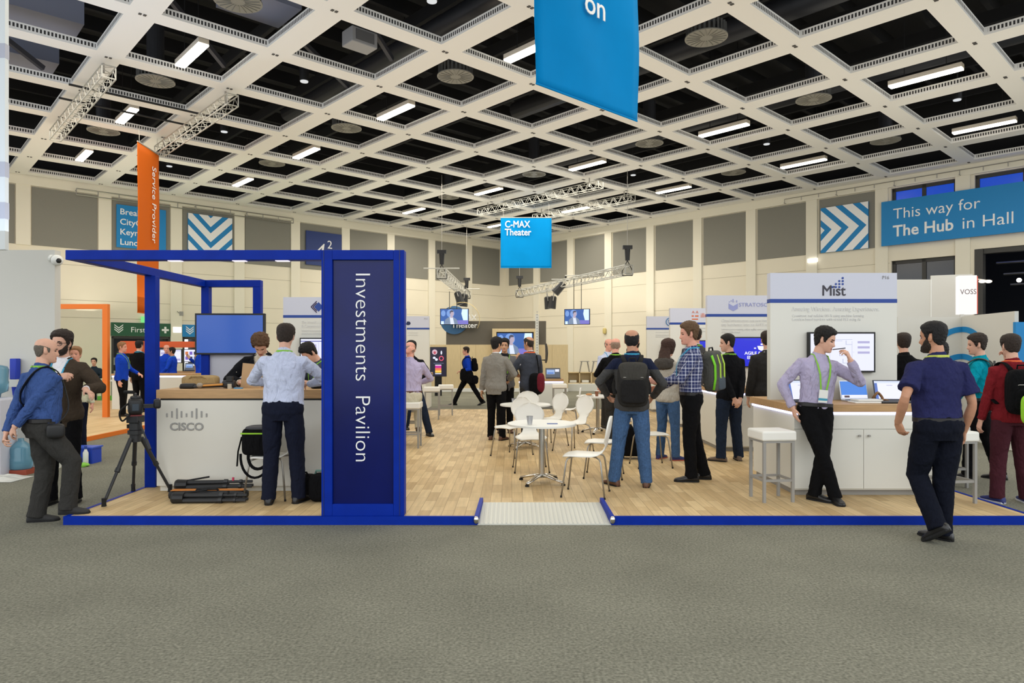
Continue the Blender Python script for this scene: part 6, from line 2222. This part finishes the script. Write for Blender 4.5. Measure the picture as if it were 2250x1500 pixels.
    info['M'] = Matrix.Translation((X, Y, Z)) @ Matrix.Rotation(yaw_to(dx, dy), 4, 'Z') @ Matrix.Scale(s, 4)
    info['TP'] = TP
    return info


def backpack(info, lab, m, m2, sz=(.15, .085, .23), z=1.2, trim=None, top_m=None):
    s = info['s']
    t = bpy.data.objects.new('backpack', None)
    COL.objects.link(t)
    t.matrix_world = info['M'] @ info['TF'] @ Matrix.Translation((0, -.135 - sz[1], z))
    tag(t, lab, 'backpack')
    MB().soft((0, 0, 0), sz, .45).build('main_body', m, t, smooth=True)
    MB().soft((0, -sz[1] * .75, -sz[2] * .32), (sz[0] * .82, sz[1] * .55, sz[2] * .52), .45).build('front_pocket', m2, t, smooth=True)
    if top_m:
        MB().soft((0, -.012, sz[2] * .55), (sz[0] * .92, sz[1] * .98, sz[2] * .45), .5).build('top_lid', top_m, t, smooth=True)
    MB().tube([(-.04, sz[1] * .6, sz[2]), (-.035, sz[1] * .6, sz[2] + .04), (.035, sz[1] * .6, sz[2] + .04), (.04, sz[1] * .6, sz[2])], .009).build('grab_handle', m, t)
    MB().tube([(-sz[0] * .8, -sz[1] * .62, sz[2] * .25), (-sz[0] * .6, -sz[1] * 1.02, sz[2] * .33), (sz[0] * .6, -sz[1] * 1.02, sz[2] * .33), (sz[0] * .8, -sz[1] * .62, sz[2] * .25)], .005).build('zip', trim or STEEL, t)
    yb = .135 + sz[1]
    for sx in (-1, 1):
        p = [(sx * .07, yb - .135, sz[2] * .9), (sx * .095, yb - .125, 1.445 - z), (sx * .105, yb - .06, 1.487 - z), (sx * .11, yb + .03, 1.482 - z), (sx * .12, yb + .115, 1.41 - z), (sx * .14, yb + .145, 1.30 - z), (sx * .195, yb + .09, 1.16 - z), (sx * .19, yb - .09, 1.06 - z)]
        p = crv(p, 4)
        MB().loft(p, [(.026, .008)] * len(p), side=(1, 0, 0), n=8).build('strap', m, t, smooth=True)
    return t
# ================================================================ who stands where
SH_BLACK = mat('black_leather', (22, 21, 22), .35)
SH_BROWN = mat('brown_leather', (92, 58, 40), .5)
SH_DARK = mat('dark_trainer', (44, 44, 44), .8)
SH_NAVY = mat('navy_trainer', (44, 52, 110), .7)
BELT = mat('black_belt', (26, 23, 22), .45)
T_BLACK, T_CHAR, T_NAVY = cloth('black', (15, 15, 17)), cloth('charcoal', (54, 53, 51)), cloth('navy', (24, 28, 44))
JEANS, DJEANS = cloth('blue_denim', (66, 94, 132), .35, .22), cloth('dark_denim', (34, 44, 62), .35, .2)
ROYAL = cloth('royal_blue', (24, 66, 186), .4)
G_LAN = mat('green_lanyard', (128, 190, 52), .6)
C_LAN = mat('cyan_lanyard', (40, 150, 190), .6)
H_DARK, H_BLACK, H_BROWN, H_GREY, H_SAND, H_FUZZ = hairm('dark', (48, 38, 32)), hairm('black', (26, 23, 23)), hairm('brown', (92, 66, 44)), hairm('grey', (98, 90, 80)), hairm('sandy', (148, 108, 74)), hairm('fuzz', (150, 126, 108))


def at(px, py, z=PZ):
    g = G(px, py, z)
    return g.x, g.y, z


def back_hands(k=1.0):
    return dict(armR=dict(w=(.05, -.20 * k, .88), pole=(1, -.35, 0), d=(-.55, -.35, -.75), pn=(-.2, .9, -.2), curl=.7), armL=dict(w=(-.04, -.225 * k, .85), pole=(-1, -.35, 0), d=(.45, -.25, -.85), pn=(0, .9, 0), curl=.8))


FAR = .011
# the blue shirted man in front at the left, one foot on the platform
x, y, z = at(104, 1148, 0)
P1 = person('balding person in a blue shirt, one foot on the platform corner, hands behind the back', -4.41, 6.43, 0, .80, .60, 1.73, head=(-34, 4), lean=2, twist=36, P=(0, 0, -.008),
            feetL=('W', -4.46, 6.44, 0, (.95, .3)), feetR=('W', -4.16, 6.43, PZ, (1, .15)), kneeR=(.25, 1, 0), top=cloth('mid_blue_shirt', (60, 84, 138), .6), bottom=T_CHAR, shoes=SH_DARK, hair='ring', hairc=H_GREY, belt=BELT, lany=G_LAN, belly=.02, vox=.0048, skin='light', leg=1.15, **back_hands(1.25))
t = thing('camera_strap', 'black strap with a camera pouch worn across the back of the blue shirt', 'camera strap', P1['root'].location, P1['root'].rotation_euler[2])
t.scale = P1['root'].scale
tp = P1['TP']
pts = [tp((.09, -.02, 1.508)), tp((.05, -.105, 1.47)), tp((-.02, -.148, 1.36)), tp((-.10, -.142, 1.24)), tp((-.168, -.07, 1.12)), tp((-.185, .03, 1.05))]
pts = crv(pts)
MB().loft(pts, [(.022, .006)] * len(pts), side=(.75, 0, .66), n=8).build('strap', BLACK, t, smooth=True)
pts = [tp((.09, -.02, 1.508)), tp((.085, .09, 1.45)), tp((.10, .15, 1.3)), tp((.17, .14, 1.1)), tp((.20, .10, .96))]
pts = crv(pts)
MB().loft(pts, [(.018, .006)] * len(pts), side=(1, 0, 0), n=8).build('strap', BLACK, t, smooth=True)
MB().soft(tp((.235, .10, .90)), (.05, .075, .07), .5).build('pouch', BLACK, t, smooth=True)

x, y, z = at(128, 1110, 0)
P2 = person('bearded person with glasses in a brown blazer, facing the blue shirt', x - .02, y + .1, 0, .12, -1, 1.80, head=(-6, 3), armR=dict(w=(-.13, .34, 1.33), pole=(.7, .2, -1), d=(-.95, .1, .1), pn=(0, -.7, -.5), curl=1.0),
            armL=dict(w=(-.36, .30, 1.20), pole=(-.7, -.4, -.6), d=(-.75, .35, -.4), pn=(.3, 0, -.8), curl=.5), feetR=(.10, .03, -8), feetL=(-.12, -.02, 8), top=cloth('white_shirt', (226, 224, 228), .4, .04), jacket=cloth('brown_blazer', (66, 56, 46), .35), bottom=T_BLACK, shoes=SH_BLACK,
            hair='full', hairc=H_DARK, beard=H_DARK, belt=BELT, lany=C_LAN, lo=.004, vox=.0052)
mb = MB()
for sx in (-1, 1):
    c = Vector((sx * .033, .092, 0))
    mb.tube([c + Vector((.026 * math.cos(a), -.006 * abs(math.cos(a)), .018 * math.sin(a))) for a in [k * math.pi / 8 for k in range(17)]], .0028, 6)
    mb.tube([c + Vector((sx * .026, -.005, .006)), (sx * .08, .05, .008), (sx * .083, -.015, .002)], .002, 5)
mb.tube([(-.008, .094, .004), (.008, .094, .004)], .0025, 5)
mb.v = [tuple(P2['HM'] @ Vector(v)) for v in mb.v]
mb.build('glasses', BLACK, P2['root'])

# the far stand at the left
x, y, z = at(268, 914)
person('person in a royal blue shirt standing in side view at the orange stand', x, y, z, 1, .15, 1.73, feetL=(-.09, -.02, 0), feetR=(.1, .06, 0), armR=dict(w=(.2, .02, .83)), armL=dict(w=(-.14, .33, 1.02), pole=(-.6, -.4, -1), curl=.5), top=ROYAL, tuck=False, bottom=T_BLACK, shoes=SH_BLACK, hair='short', hairc=H_SAND, lany=G_LAN, lo=.008, vox=FAR, skin='pink')
x, y, z = at(306, 905)
person('person in a black suit seen from behind at the orange stand', x, y, z, .1, 1, 1.78, top=cloth('white_shirt', (226, 224, 228), .4, .04), jacket=T_BLACK, bottom=T_BLACK, shoes=SH_BLACK, hair='short', hairc=H_BLACK, lany=C_LAN, lo=.02, vox=FAR)
person('person in a royal blue shirt with dark hair talking by the stand screens', (378 - CX) / F * 19.0, 19.0, PZ, -1, -.15, 1.62, armL=dict(w=(-.2, .25, 1.0), pole=(-1, -.5, -.5)), top=ROYAL, tuck=False, bottom=T_BLACK, shoes=SH_BLACK, hair='short', hairc=H_BLACK, lany=C_LAN, lo=.008, vox=FAR, skin='tan')
person('person in a royal blue shirt mostly hidden behind another at the stand screens', (366 - CX) / F * 19.5, 19.5, PZ, .4, -1, 1.70, top=ROYAL, tuck=False, bottom=T_BLACK, shoes=SH_BLACK, hair='ring', hairc=H_SAND, vox=FAR, skin='pink')
person('person in a royal blue shirt cut by the blue post beside the big screen', (441 - CX) / F * 19.2, 19.2, PZ, -.9, -.4, 1.76, armR=dict(w=(.2, .3, 1.35), pole=(.6, -.3, -1), d=(0, .5, .8), curl=.7), top=ROYAL, tuck=False, bottom=T_CHAR, shoes=SH_BLACK, hair='short', hairc=H_BROWN, lany=G_LAN, lo=.008, vox=FAR)
SIT = dict(P=(0, -.03, -.40), feetR=(.13, .40, 0), feetL=(-.13, .42, 0), armR=dict(w=(.12, .28, .72), pole=(1, -.4, -.2)), armL=dict(w=(-.1, .3, .72), pole=(-1, -.4, -.2)))
person('person in dark clothes seated on the green carpet area, far left', (206 - CX) / F * 22.0, 22.0, .02, .3, -1, 1.74, top=cloth('dark_teal', (36, 48, 58)), bottom=T_BLACK, shoes=SH_DARK, hair='short', hairc=H_BLACK, vox=FAR, **SIT)
person('person with reddish hair, cream top and dark trousers, mostly hidden behind the brown blazer', (166 - CX) / F * 10.4, 10.4, 0, .3, -1, 1.66, top=cloth('cream_top', (214, 212, 184), .4), tuck=False, bottom=T_NAVY, shoes=SH_DARK, hair='short', hairc=H_SAND, vox=FAR, skin='pink')
for k, px in enumerate((206,)):
    d_ = (22.0, 21.9)[k]
    t = thing('lounge_stool', 'dark low stool under the seated person on the green carpet', 'stool', ((px - CX) / F * d_ - .01, d_ + .06, .02))
    hh = (.41, .61)[k]
    MB().box(-.19, .19, -.17, .17, hh - .06, hh).build('seat', BLACK, t)
    for sx in (-.15, .15):
        for sy in (-.13, .13):
            MB().tube([(sx, sy, 0), (sx, sy, hh - .05)], .015).build('leg', GREYPAINT, t)

# at the logo counter
LEAN = dict(lean=18)
P7 = person('person with curly brown hair in a dark jacket behind the logo counter, looking down', (580 - CX) / F * 8.42, 8.42, PZ, .22, -1, 1.80, lean=20, head=(0, 30), armR=dict(w=(.20, .42, 1.15), pole=(.8, -.4, -.3), curl=.6), armL=dict(w=(-.16, .40, 1.16), pole=(-1, -.2, -.3), curl=.6),
            top=cloth('cream_check_shirt', (206, 196, 176), .3, .2), jacket=cloth('black_jacket', (20, 21, 25), .35), bottom=T_BLACK, shoes=SH_BLACK, hair='curly', hairc=H_BROWN, vox=.0055)
o = MB().box(-.115, .115, -.006, .006, -.13, .15).build('folder', mat('kraft_folder', (196, 160, 118), .7))
o.matrix_world = Matrix.Translation(AT(553, 828, 7.86)) @ Matrix.Rotation(.1, 4, 'Y')
tag(o, 'brown folder held upright over the logo counter', 'folder')
x, y, z = at(622, 1106)
P8 = person('person in pale blue shirt and navy trousers, back view at the logo counter', x, y, z, -.05, 1, 1.80, lean=7, head=(4, 6), armL=dict(w=(-.15, .33, 1.17), pole=(-1, -.05, -.35), curl=.6), armR=dict(w=(.17, .33, 1.17), pole=(1, -.05, -.35), curl=.6),
            feetL=(-.14, .0, 14), feetR=(.14, .05, -16), top=cloth('pale_blue_shirt', (196, 203, 226), .7, .05), bottom=T_NAVY, shoes=SH_BLACK, hair='short', hairc=H_DARK, lany=G_LAN, belly=.03, wide=1.14, vox=.0048, leg=1.12)
P9 = person('person in a grey shirt with green lanyard behind the right end of the logo counter', (691 - CX) / F * 8.5 + .17, 8.5, PZ, -.75, -.8, 1.68, lean=20, head=(0, 24), armR=dict(w=(.12, .32, 1.22), pole=(1, -.3, -.4)), armL=dict(w=(-.1, .34, 1.22), pole=(-1, -.3, -.4)), top=cloth('slate_shirt', (72, 78, 92), .3), bottom=T_BLACK, shoes=SH_BLACK, hair='full', hairc=H_BLACK, lany=G_LAN, vox=.0055)

# beside the sign tower
STOOL = dict(P=(0, 0, -.125), feetR=(.13, .24, 0, .22), feetL=(-.13, .24, 0, .22))
person('person in a lavender shirt sitting on a bar stool with a hand behind the head', -1.62, 10.9, PZ, -.12, 1, 1.80, lean=4, head=(6, 8), armL=dict(w=(-.055, -.10, 1.50), pole=(-1, .2, .2), d=(.75, -.05, .55), pn=(.2, .9, 0), curl=.45), armR=dict(w=(.16, .36, 1.0), pole=(1, -.2, -.4)),
       top=cloth('lavender_shirt', (186, 176, 206), .7, .05), bottom=cloth('cream_trousers', (206, 200, 178)), shoes=SH_BROWN, hair='ring', hairc=H_FUZZ, skin='pink', belt=SH_BROWN, vox=.007, wide=1.08, **STOOL)
person('person in a dark jacket sitting behind the lavender shirt, dark jeans and boots', -1.85, 12.6, PZ, .3, -1, 1.86, head=(0, 5), P=(0, 0, -.145), feetR=(.13, .24, 0, .12), feetL=(-.26, .30, 8, .0), armR=dict(w=(.1, .3, 1.0), pole=(1, -.3, -.3)), armL=dict(w=(-.1, .3, 1.0), pole=(-1, -.3, -.3)), top=cloth('black_jacket', (20, 21, 25), .35), tuck=False, bottom=DJEANS, shoes=SH_BLACK, hair='short', hairc=H_BLACK, vox=.009, skin='tan')
x, y, z = at(1028, 890, 0)
P12 = person('person in royal blue striding past the theatre, black jacket over the arm', x, y, z, -1, -.1, 1.77, head=(-8, 0), lean=4, P=(0, 0, -.05), feetR=(.06, .40, 0, 0, 0), feetL=(-.06, -.46, 0, .0, 24), kneeL=(0, 1, 0), armR=dict(w=(.27, -.05, .86)), armL=dict(w=(-.22, .22, 1.02), pole=(-.4, -1, -.4), curl=.8), top=ROYAL, bottom=T_BLACK, shoes=SH_BLACK, hair='short', hairc=H_DARK, skin='pink', belt=BELT, vox=.009)
backpack(P12, 'black rucksack on the back of the striding person in blue', BAG, BAG, (.13, .08, .2), 1.24)
t = thing('folded_jacket', 'black jacket draped over the arm of the striding person in blue', 'jacket', (x, y, 0), P12['root'].rotation_euler[2])
mb = MB()
mb.soft((-.26, .14, .90), (.07, .10, .20), .8).soft((-.26, -.04, .84), (.06, .12, .20), .8).soft((-.25, -.2, .76), (.05, .10, .13), .8)
link('draped_cloth', fuse(mb, .012, 3, .03, .08), BAG, t)

# the three men in the middle
x, y, z = at(1090, 966)
person('person in a light grey blazer, back view, left of three talking in the middle', x, y, z, .28, 1, 1.745, head=(-30, 3), feetL=(-.1, .02, 10), feetR=(.12, -.02, -14), armR=dict(w=(.16, .26, 1.06), pole=(1, -.5, -.3), curl=.6), armL=dict(w=(-.27, .02, .84)), top=cloth('white_shirt', (226, 224, 228), .4, .04), jacket=cloth('light_grey_blazer', (134, 130, 122), .35), bottom=T_BLACK, shoes=SH_BROWN, hair='full', hairc=H_BLACK, skin='warm', vox=.0075)
x, y, z = at(1109, 950)
person('person with dark hair in a grey coat raising a hand, between two men in blazers', x, y, z, .15, -1, 1.74, head=(-12, 2), armL=dict(w=(-.22, .30, 1.38), pole=(-.7, -.3, -1), d=(.1, .25, .95), pn=(0, -1, 0), curl=.5), armR=dict(w=(.05, .28, 1.1), pole=(1, -.3, -.4)), top=cloth('black_knit', (34, 34, 38)), jacket=cloth('mid_grey_coat', (104, 104, 106), .35), bottom=T_BLACK, shoes=SH_BROWN, hair='full', hairc=H_BLACK, skin='warm', lany=G_LAN, lo=.01, vox=.0075)
o = MB().soft((0, 0, 0), (.05, .03, .05), .5).build('small_pouch', cloth('dark_plum', (58, 48, 66)), smooth=True)
x, y, z = at(1163, 958)
P15 = person('person in a dark slate blazer with an orange collar band, right of the three talking', x, y, z, -.55, .85, 1.78, head=(18, 3), armL=dict(w=(-.10, .28, 1.12), pole=(-1, -.3, -.5), curl=.7), armR=dict(w=(.12, .28, 1.1), pole=(1, -.6, -.3), curl=.7), top=cloth('white_shirt', (226, 224, 228), .4, .04), jacket=cloth('slate_blazer', (66, 70, 80), .35), bottom=T_CHAR, shoes=SH_BLACK, hair='thin_top', hairc=H_DARK, skin='tan', lany=mat('orange_lanyard', (230, 100, 44), .6), lo=.02, vox=.0075)
o.location = ((1112 - CX) / F * 12.0, 12.0, 1.12)
tag(o, 'dark purple pouch held between the two grey jackets near the middle', 'pouch')
t = thing('shoulder_bag', 'black and burgundy shoulder bag hanging behind the slate blazer', 'bag', (x + .12, y - .22, PZ + .95), -.5)
MB().soft((0, 0, 0), (.13, .08, .19), .6).build('body', BAG, t, smooth=True)
MB().soft((.09, -.01, .02), (.06, .078, .17), .7).build('burgundy_panel', cloth('burgundy', (110, 34, 46)), t, smooth=True)
MB().tube([(.02, .06, .17), (-.02, .1, .35), (-.06, .13, .50)], .010).build('strap', BAG, t)

# right of the middle
x, y, z = at(1352, 975)
person('bald person in a black pullover with a green neck band, back view', x, y, z, .12, 1, 1.735, head=(-8, 8), wide=1.08, armL=dict(w=(-.14, .28, 1.08), pole=(-1, -.35, -.3)), armR=dict(w=(.1, .28, 1.08), pole=(1, -.35, -.3)), top=T_BLACK, tuck=False, bottom=T_CHAR, shoes=SH_BLACK, hair='ring', hairc=H_FUZZ, skin='pink', lany=G_LAN, lo=.01, vox=.0075)
person('bald person in a pale blue shirt just behind the black pullover', (1337 - CX) / F * 13.7, 13.7, PZ, .4, -1, 1.77, head=(10, 5), top=cloth('pale_blue_shirt', (196, 203, 226), .7, .05), bottom=T_CHAR, shoes=SH_BLACK, hair='ring', hairc=H_GREY, skin='pink', lany=C_LAN, vox=.009)
person('person with dark hair far behind, between the bald person and the denim legs', (1383 - CX) / F * 19, 19.0, 0, .2, 1, 1.68, top=T_CHAR, tuck=False, bottom=T_BLACK, shoes=SH_BLACK, hair='short', hairc=H_BLACK, vox=FAR, skin='tan')
person('person hidden behind the head of the person with the black backpack', (1396 - CX) / F * 15, 15.0, PZ, -1, .1, 1.78, top=T_CHAR, tuck=False, bottom=T_BLACK, shoes=SH_BLACK, hair='ring', hairc=H_DARK, vox=FAR, skin='pink')
x, y, z = at(1388, 1066)
P18 = person('person in blue jeans with a black backpack, back to us beside the shell chairs', x, y, z, .12, 1, 1.765, head=(-4, 4), feetL=(-.20, -.03, 34), feetR=(.16, -.06, -6), armL=dict(w=(-.27, .20, 1.02), pole=(-1, -.5, -.2)), armR=dict(w=(.25, .20, 1.0), pole=(1, -.5, -.2)), top=cloth('navy_knit', (30, 36, 58)), split=(1.33, cloth('charcoal_knit', (70, 70, 70))), tuck=False, bottom=JEANS, shoes=SH_BROWN, hair='thin_top', hairc=H_BLACK, skin='tan', lany=C_LAN, lo=.006, vox=.0055, leg=1.12, wide=1.05)
backpack(P18, 'black backpack with a small red tag on the person in blue jeans', cloth('worn_black', (44, 43, 42), .4), cloth('worn_black_pocket', (34, 33, 33), .4), (.175, .10, .25), 1.17, top_m=cloth('worn_grey', (66, 64, 60), .4))
x, y, z = at(1464, 1008)
P19 = person('person with long dark brown hair in a light grey hoodie and jeans', x + .02, y, z, .75, .9, 1.68, head=(-10, 4), feetL=(-.1, -.05, 0), feetR=(.16, -.06, -40), armL=dict(w=(-.12, .28, 1.06), pole=(-1, -.4, -.3)), armR=dict(w=(.1, .28, 1.06), pole=(1, -.5, -.3)), top=cloth('light_grey_hoodie', (178, 172, 160), .4), tuck=False, bottom=JEANS, shoes=SH_NAVY, sole=mat('orange_sole', (190, 96, 70), .6), hair='long', hairc=hairm('umber', (62, 42, 34)), vox=.006)
mb = MB().soft(P19['TP']((0, -.13, 1.43)), (.15, .07, .09), .8).soft(P19['TP']((0, -.06, 1.47)), (.13, .08, .045), .8)
link('hood', fuse(mb, .01, 3, .02, .06), cloth('dark_grey_hood', (72, 68, 64), .4), P19['root'])
x, y, z = at(1517, 1055)
P20 = person('person in a blue and white checked shirt and black trousers, in side view', x, y, z, -.99, .14, 1.85, head=(4, 5), feetL=(-.09, .0, 0), feetR=(.1, -.16, -6), armL=dict(w=(-.08, .36, 1.12), pole=(-.7, -.5, -.6), d=(.1, .95, .2), pn=(.8, 0, -.4), curl=.7), armR=dict(w=(.1, .36, 1.02), pole=(.7, -.5, -.6), d=(-.1, .95, .1), pn=(-.8, 0, -.4), curl=.7),
             top=plaid_mat('blue_check_shirt', (38, 48, 96), (206, 210, 226), .075), bottom=T_BLACK, shoes=SH_BLACK, hair='full', hairc=hairm('light_brown', (96, 72, 50)), belt=BELT, skin='pink', lany=C_LAN, lo=.002, vox=.0055)
person('person in a dark grey suit at the third right board, behind the checked shirt', (1530 - CX) / F * 12.4, 12.4, PZ, .35, 1, 1.93, top=cloth('white_shirt', (226, 224, 228), .4, .04), jacket=cloth('dark_grey_suit', (72, 72, 76), .3), bottom=T_CHAR, shoes=SH_BLACK, hair='short', hairc=H_DARK, skin='pink', lany=G_LAN, lo=.02, vox=.009)
x, y, z = at(1602, 1012)
P22 = person('person in black jacket watching the blue promo screen, hands behind the back', x, y, z, -.25, 1, 1.755, head=(62, 6), feetL=(-.14, -.02, 40), feetR=(.15, 0, -20), top=cloth('black_jacket', (20, 21, 25), .35), tuck=False, bottom=DJEANS, shoes=mat('grey_brown_trainer', (112, 96, 84), .7), hair='short', hairc=H_BLACK, skin='light', lany=G_LAN, lo=.01, vox=.006, leg=1.08, **back_hands())
t = bpy.data.objects.new('backpack', None)
COL.objects.link(t)
tag(t, 'grey and lime green backpack between the checked shirt and the black jacket', 'backpack')
t.matrix_world = Matrix.Translation(((1567 - CX) / F * 8.25, 8.25, 1.36)) @ Matrix.Rotation(.75, 4, 'Z') @ Matrix.Rotation(-.10, 4, 'Y')
GP = cloth('pack_grey', (88, 88, 84), .4)
LG = mat('lime_green_panel', (116, 206, 30), .6)
MB().soft((0, 0, 0), (.125, .085, .245), .4).build('main_body', GP, t, smooth=True)
for x0, m_ in ((-.105, LG), (.01, mat('yellow_lime_piping', (188, 226, 84), .6)), (.1, mat('yellow_lime_piping', (188, 226, 84), .6))):
    MB().loft([(x0 - .02, -.07, -.21), (x0, -.088, -.08), (x0 + .005, -.09, .08), (x0 - .03, -.072, .2)], [(.022 if m_ is LG else .011, .01)] * 4, n=10).build('stripe', m_, t, smooth=True)
MB().soft((.045, -.06, -.15), (.075, .04, .08), .4).build('front_pocket', cloth('slate_pocket', (84, 94, 104), .3), t, smooth=True)
MB().tube([(-.04, .02, .235), (-.03, .02, .28), (.04, .02, .28), (.05, .02, .235)], .01).build('grab_handle', BLACK, t)
for sx in (-.07, .07):
    MB().loft([(sx, .08, .2), (sx, .13, .23), (sx, .22, .17), (sx, .24, .0), (sx, .12, -.16), (sx, .08, -.18)], [(.022, .007)] * 6, side=(1, 0, 0), n=8).build('strap', BLACK, t)
t2 = person('person in a dark suit half hidden by the left edge of the dotted-logo board', (1686 - CX) / F * 9.75, 9.75, PZ, .1, 1, 1.80, top=cloth('white_shirt', (226, 224, 228), .4, .04), jacket=cloth('charcoal_suit', (50, 49, 49), .3), bottom=T_CHAR, shoes=SH_BLACK, hair='short', hairc=H_DARK, vox=.007)

# in front of the Mist counter
x, y, z = at(1806, 1104)
P24 = person('person in a lavender shirt with a green lanyard leaning on the dotted-logo counter, legs crossed', x + .06, y + .22, z, .02, -1, 1.80, P=(.03, .0, -.03), roll=-6, lean=-2, head=(55, 12), feetR=(-.06, .22, -4), feetL=(.08, .10, 38), kneeR=(.1, 1, 0), kneeL=(-.1, 1, 0), armR=dict(w=(.26, .0, .93), pole=(1, -.45, 0), d=(-.2, .05, -.95), pn=(-.9, 0, 0), curl=.3),
             armL=dict(w=(-.23, .20, 1.42), pole=(-.6, -.2, -1), d=(.35, -.05, .9), pn=(.7, -.5, 0), curl=.85), top=cloth('greyed_lavender_shirt', (176, 168, 196), .6, .05), bottom=T_BLACK, shoes=SH_BLACK, hair='full', hairc=H_BLACK, belt=BELT, lany=G_LAN, badge=True, vox=.0048)
Wr, d_, _ = P24['wrists'][-1]
ma, mb_ = P24['M'] @ P24['HM'] @ Vector((0, .098, -.071)), P24['M'] @ (Wr + d_ * .13 + Vector((.01, .02, 0)))
o = MB().tube([(0, 0, 0), mb_ - ma], .005).build('pen', BLACK)
o.location = ma
tag(o, 'dark pen held to the mouth by the person in lavender', 'pen')

# the man walking past in front on the right
x, y, z = at(2058, 1186, 0)
P25 = person('bearded person in a navy polo shirt and dark jeans walking away', x, y - .02, 0, -.10, 1, 1.84, lean=3, head=(30, 2), wide=1.16, belly=.02, feetR=(.06, .03, 26), feetL=(-.07, -.16, 14, .02, 34), kneeL=(0, 1, 0), armL=dict(w=(-.32, .04, .97), pole=(-.8, -1, 0), d=(.35, .15, -.85), pn=(.8, .2, .2), curl=.5), armR=dict(w=(.27, .06, .88), pole=(.5, -1, 0), d=(-.05, .2, -.95), curl=.6),
             top=cloth('navy_polo', (40, 42, 82), .35), sleeve='short', bottom=cloth('ink_denim', (17, 20, 31), .3, .2), shoes=SH_BLACK, hair='short', hairc=H_BLACK, beard=H_DARK, belt=BELT, skin='tan', lany=mat('yellow_lanyard', (190, 200, 80), .6), vox=.0048, leg=1.14)

# behind, at the right edge
person('person in a dark jacket behind the right end of the dotted-logo counter', (1985 - CX) / F * 8.9, 8.9, PZ, .2, 1, 1.75, top=T_BLACK, tuck=False, bottom=T_BLACK, shoes=SH_BLACK, hair='short', hairc=H_DARK, vox=.0075)
person('person with black hair sitting on a bar stool behind the navy polo shirt', 5.15, 8.15, 0, -.3, 1, 1.85, head=(5, 6), lean=6, P=(0, 0, -.145), feetR=(.10, .20, 0, .10), feetL=(-.16, .20, 0, .10), armR=dict(w=(.1, .3, 1.0), pole=(1, -.3, -.3)), armL=dict(w=(-.1, .3, 1.0), pole=(-1, -.3, -.3)), top=T_BLACK, tuck=False, bottom=DJEANS, shoes=SH_BLACK, hair='full', hairc=H_BLACK, vox=.0075)
P28 = person('person in a teal shirt in side view, left of the red pullover', (2150 - CX) / F * 8.6, 8.6, 0, -.75, .65, 1.80, head=(16, 6), feetL=(-.1, .1, 0), feetR=(.12, -.2, -10), armL=dict(w=(-.2, .2, 1.0), pole=(-1, -.4, 0)), top=cloth('teal_shirt', (0, 140, 160), .4), bottom=T_BLACK, shoes=SH_BLACK, hair='full', hairc=H_DARK, skin='light', vox=.006, belt=BELT)
backpack(P28, 'dark rucksack on the back of the person in teal, half hidden', cloth('pack_grey', (88, 88, 84), .4), BAG, (.12, .07, .2), 1.22)
x, y, z = at(2222, 1104, 0)
P29 = person('person in a red pullover and burgundy trousers with a black backpack at the right edge', x, y, 0, .12, 1, 1.77, head=(3, 4), feetL=(-.14, .0, 20), feetR=(.16, .02, -10), armL=dict(w=(-.25, .1, .86)), armR=dict(w=(.12, .3, 1.5), pole=(1, -.3, -.4), d=(-.1, 0, .9), curl=.9), top=cloth('red_pullover', (118, 30, 36), .4), tuck=False, bottom=cloth('burgundy_trousers', (70, 34, 42), .35), shoes=SH_NAVY, sole=mat('white_sole', (225, 225, 230), .6), hair='short', hairc=H_DARK, skin='light', lany=mat('orange_lanyard', (230, 100, 44), .6), lo=.004, vox=.0052, leg=1.1)
t = backpack(P29, 'black backpack with a round blue patch on the red pullover', BAG, BAG, (.165, .09, .235), 1.19)
MB().loft([(0, -.168, .0), (0, -.158, .0)], [.03, .03], side=(1, 0, 0), n=20).build('round_patch', mat('patch_blue', (92, 160, 205), .6), t)
t = thing('lime_bag', 'lime green bag cut by the right edge of the frame', 'bag', (5.14, 6.75, 1.02))
MB().soft((0, 0, 0), (.10, .08, .15), .5).build('body', mat('lime_bag_cloth', (150, 214, 36), .7), t, smooth=True)
MB().tube([(-.05, 0, .15), (-.03, 0, .3), (.03, 0, .3), (.05, 0, .15)], .01).build('strap', BLACK, t)

bpy.data.scenes.remove(TMP)
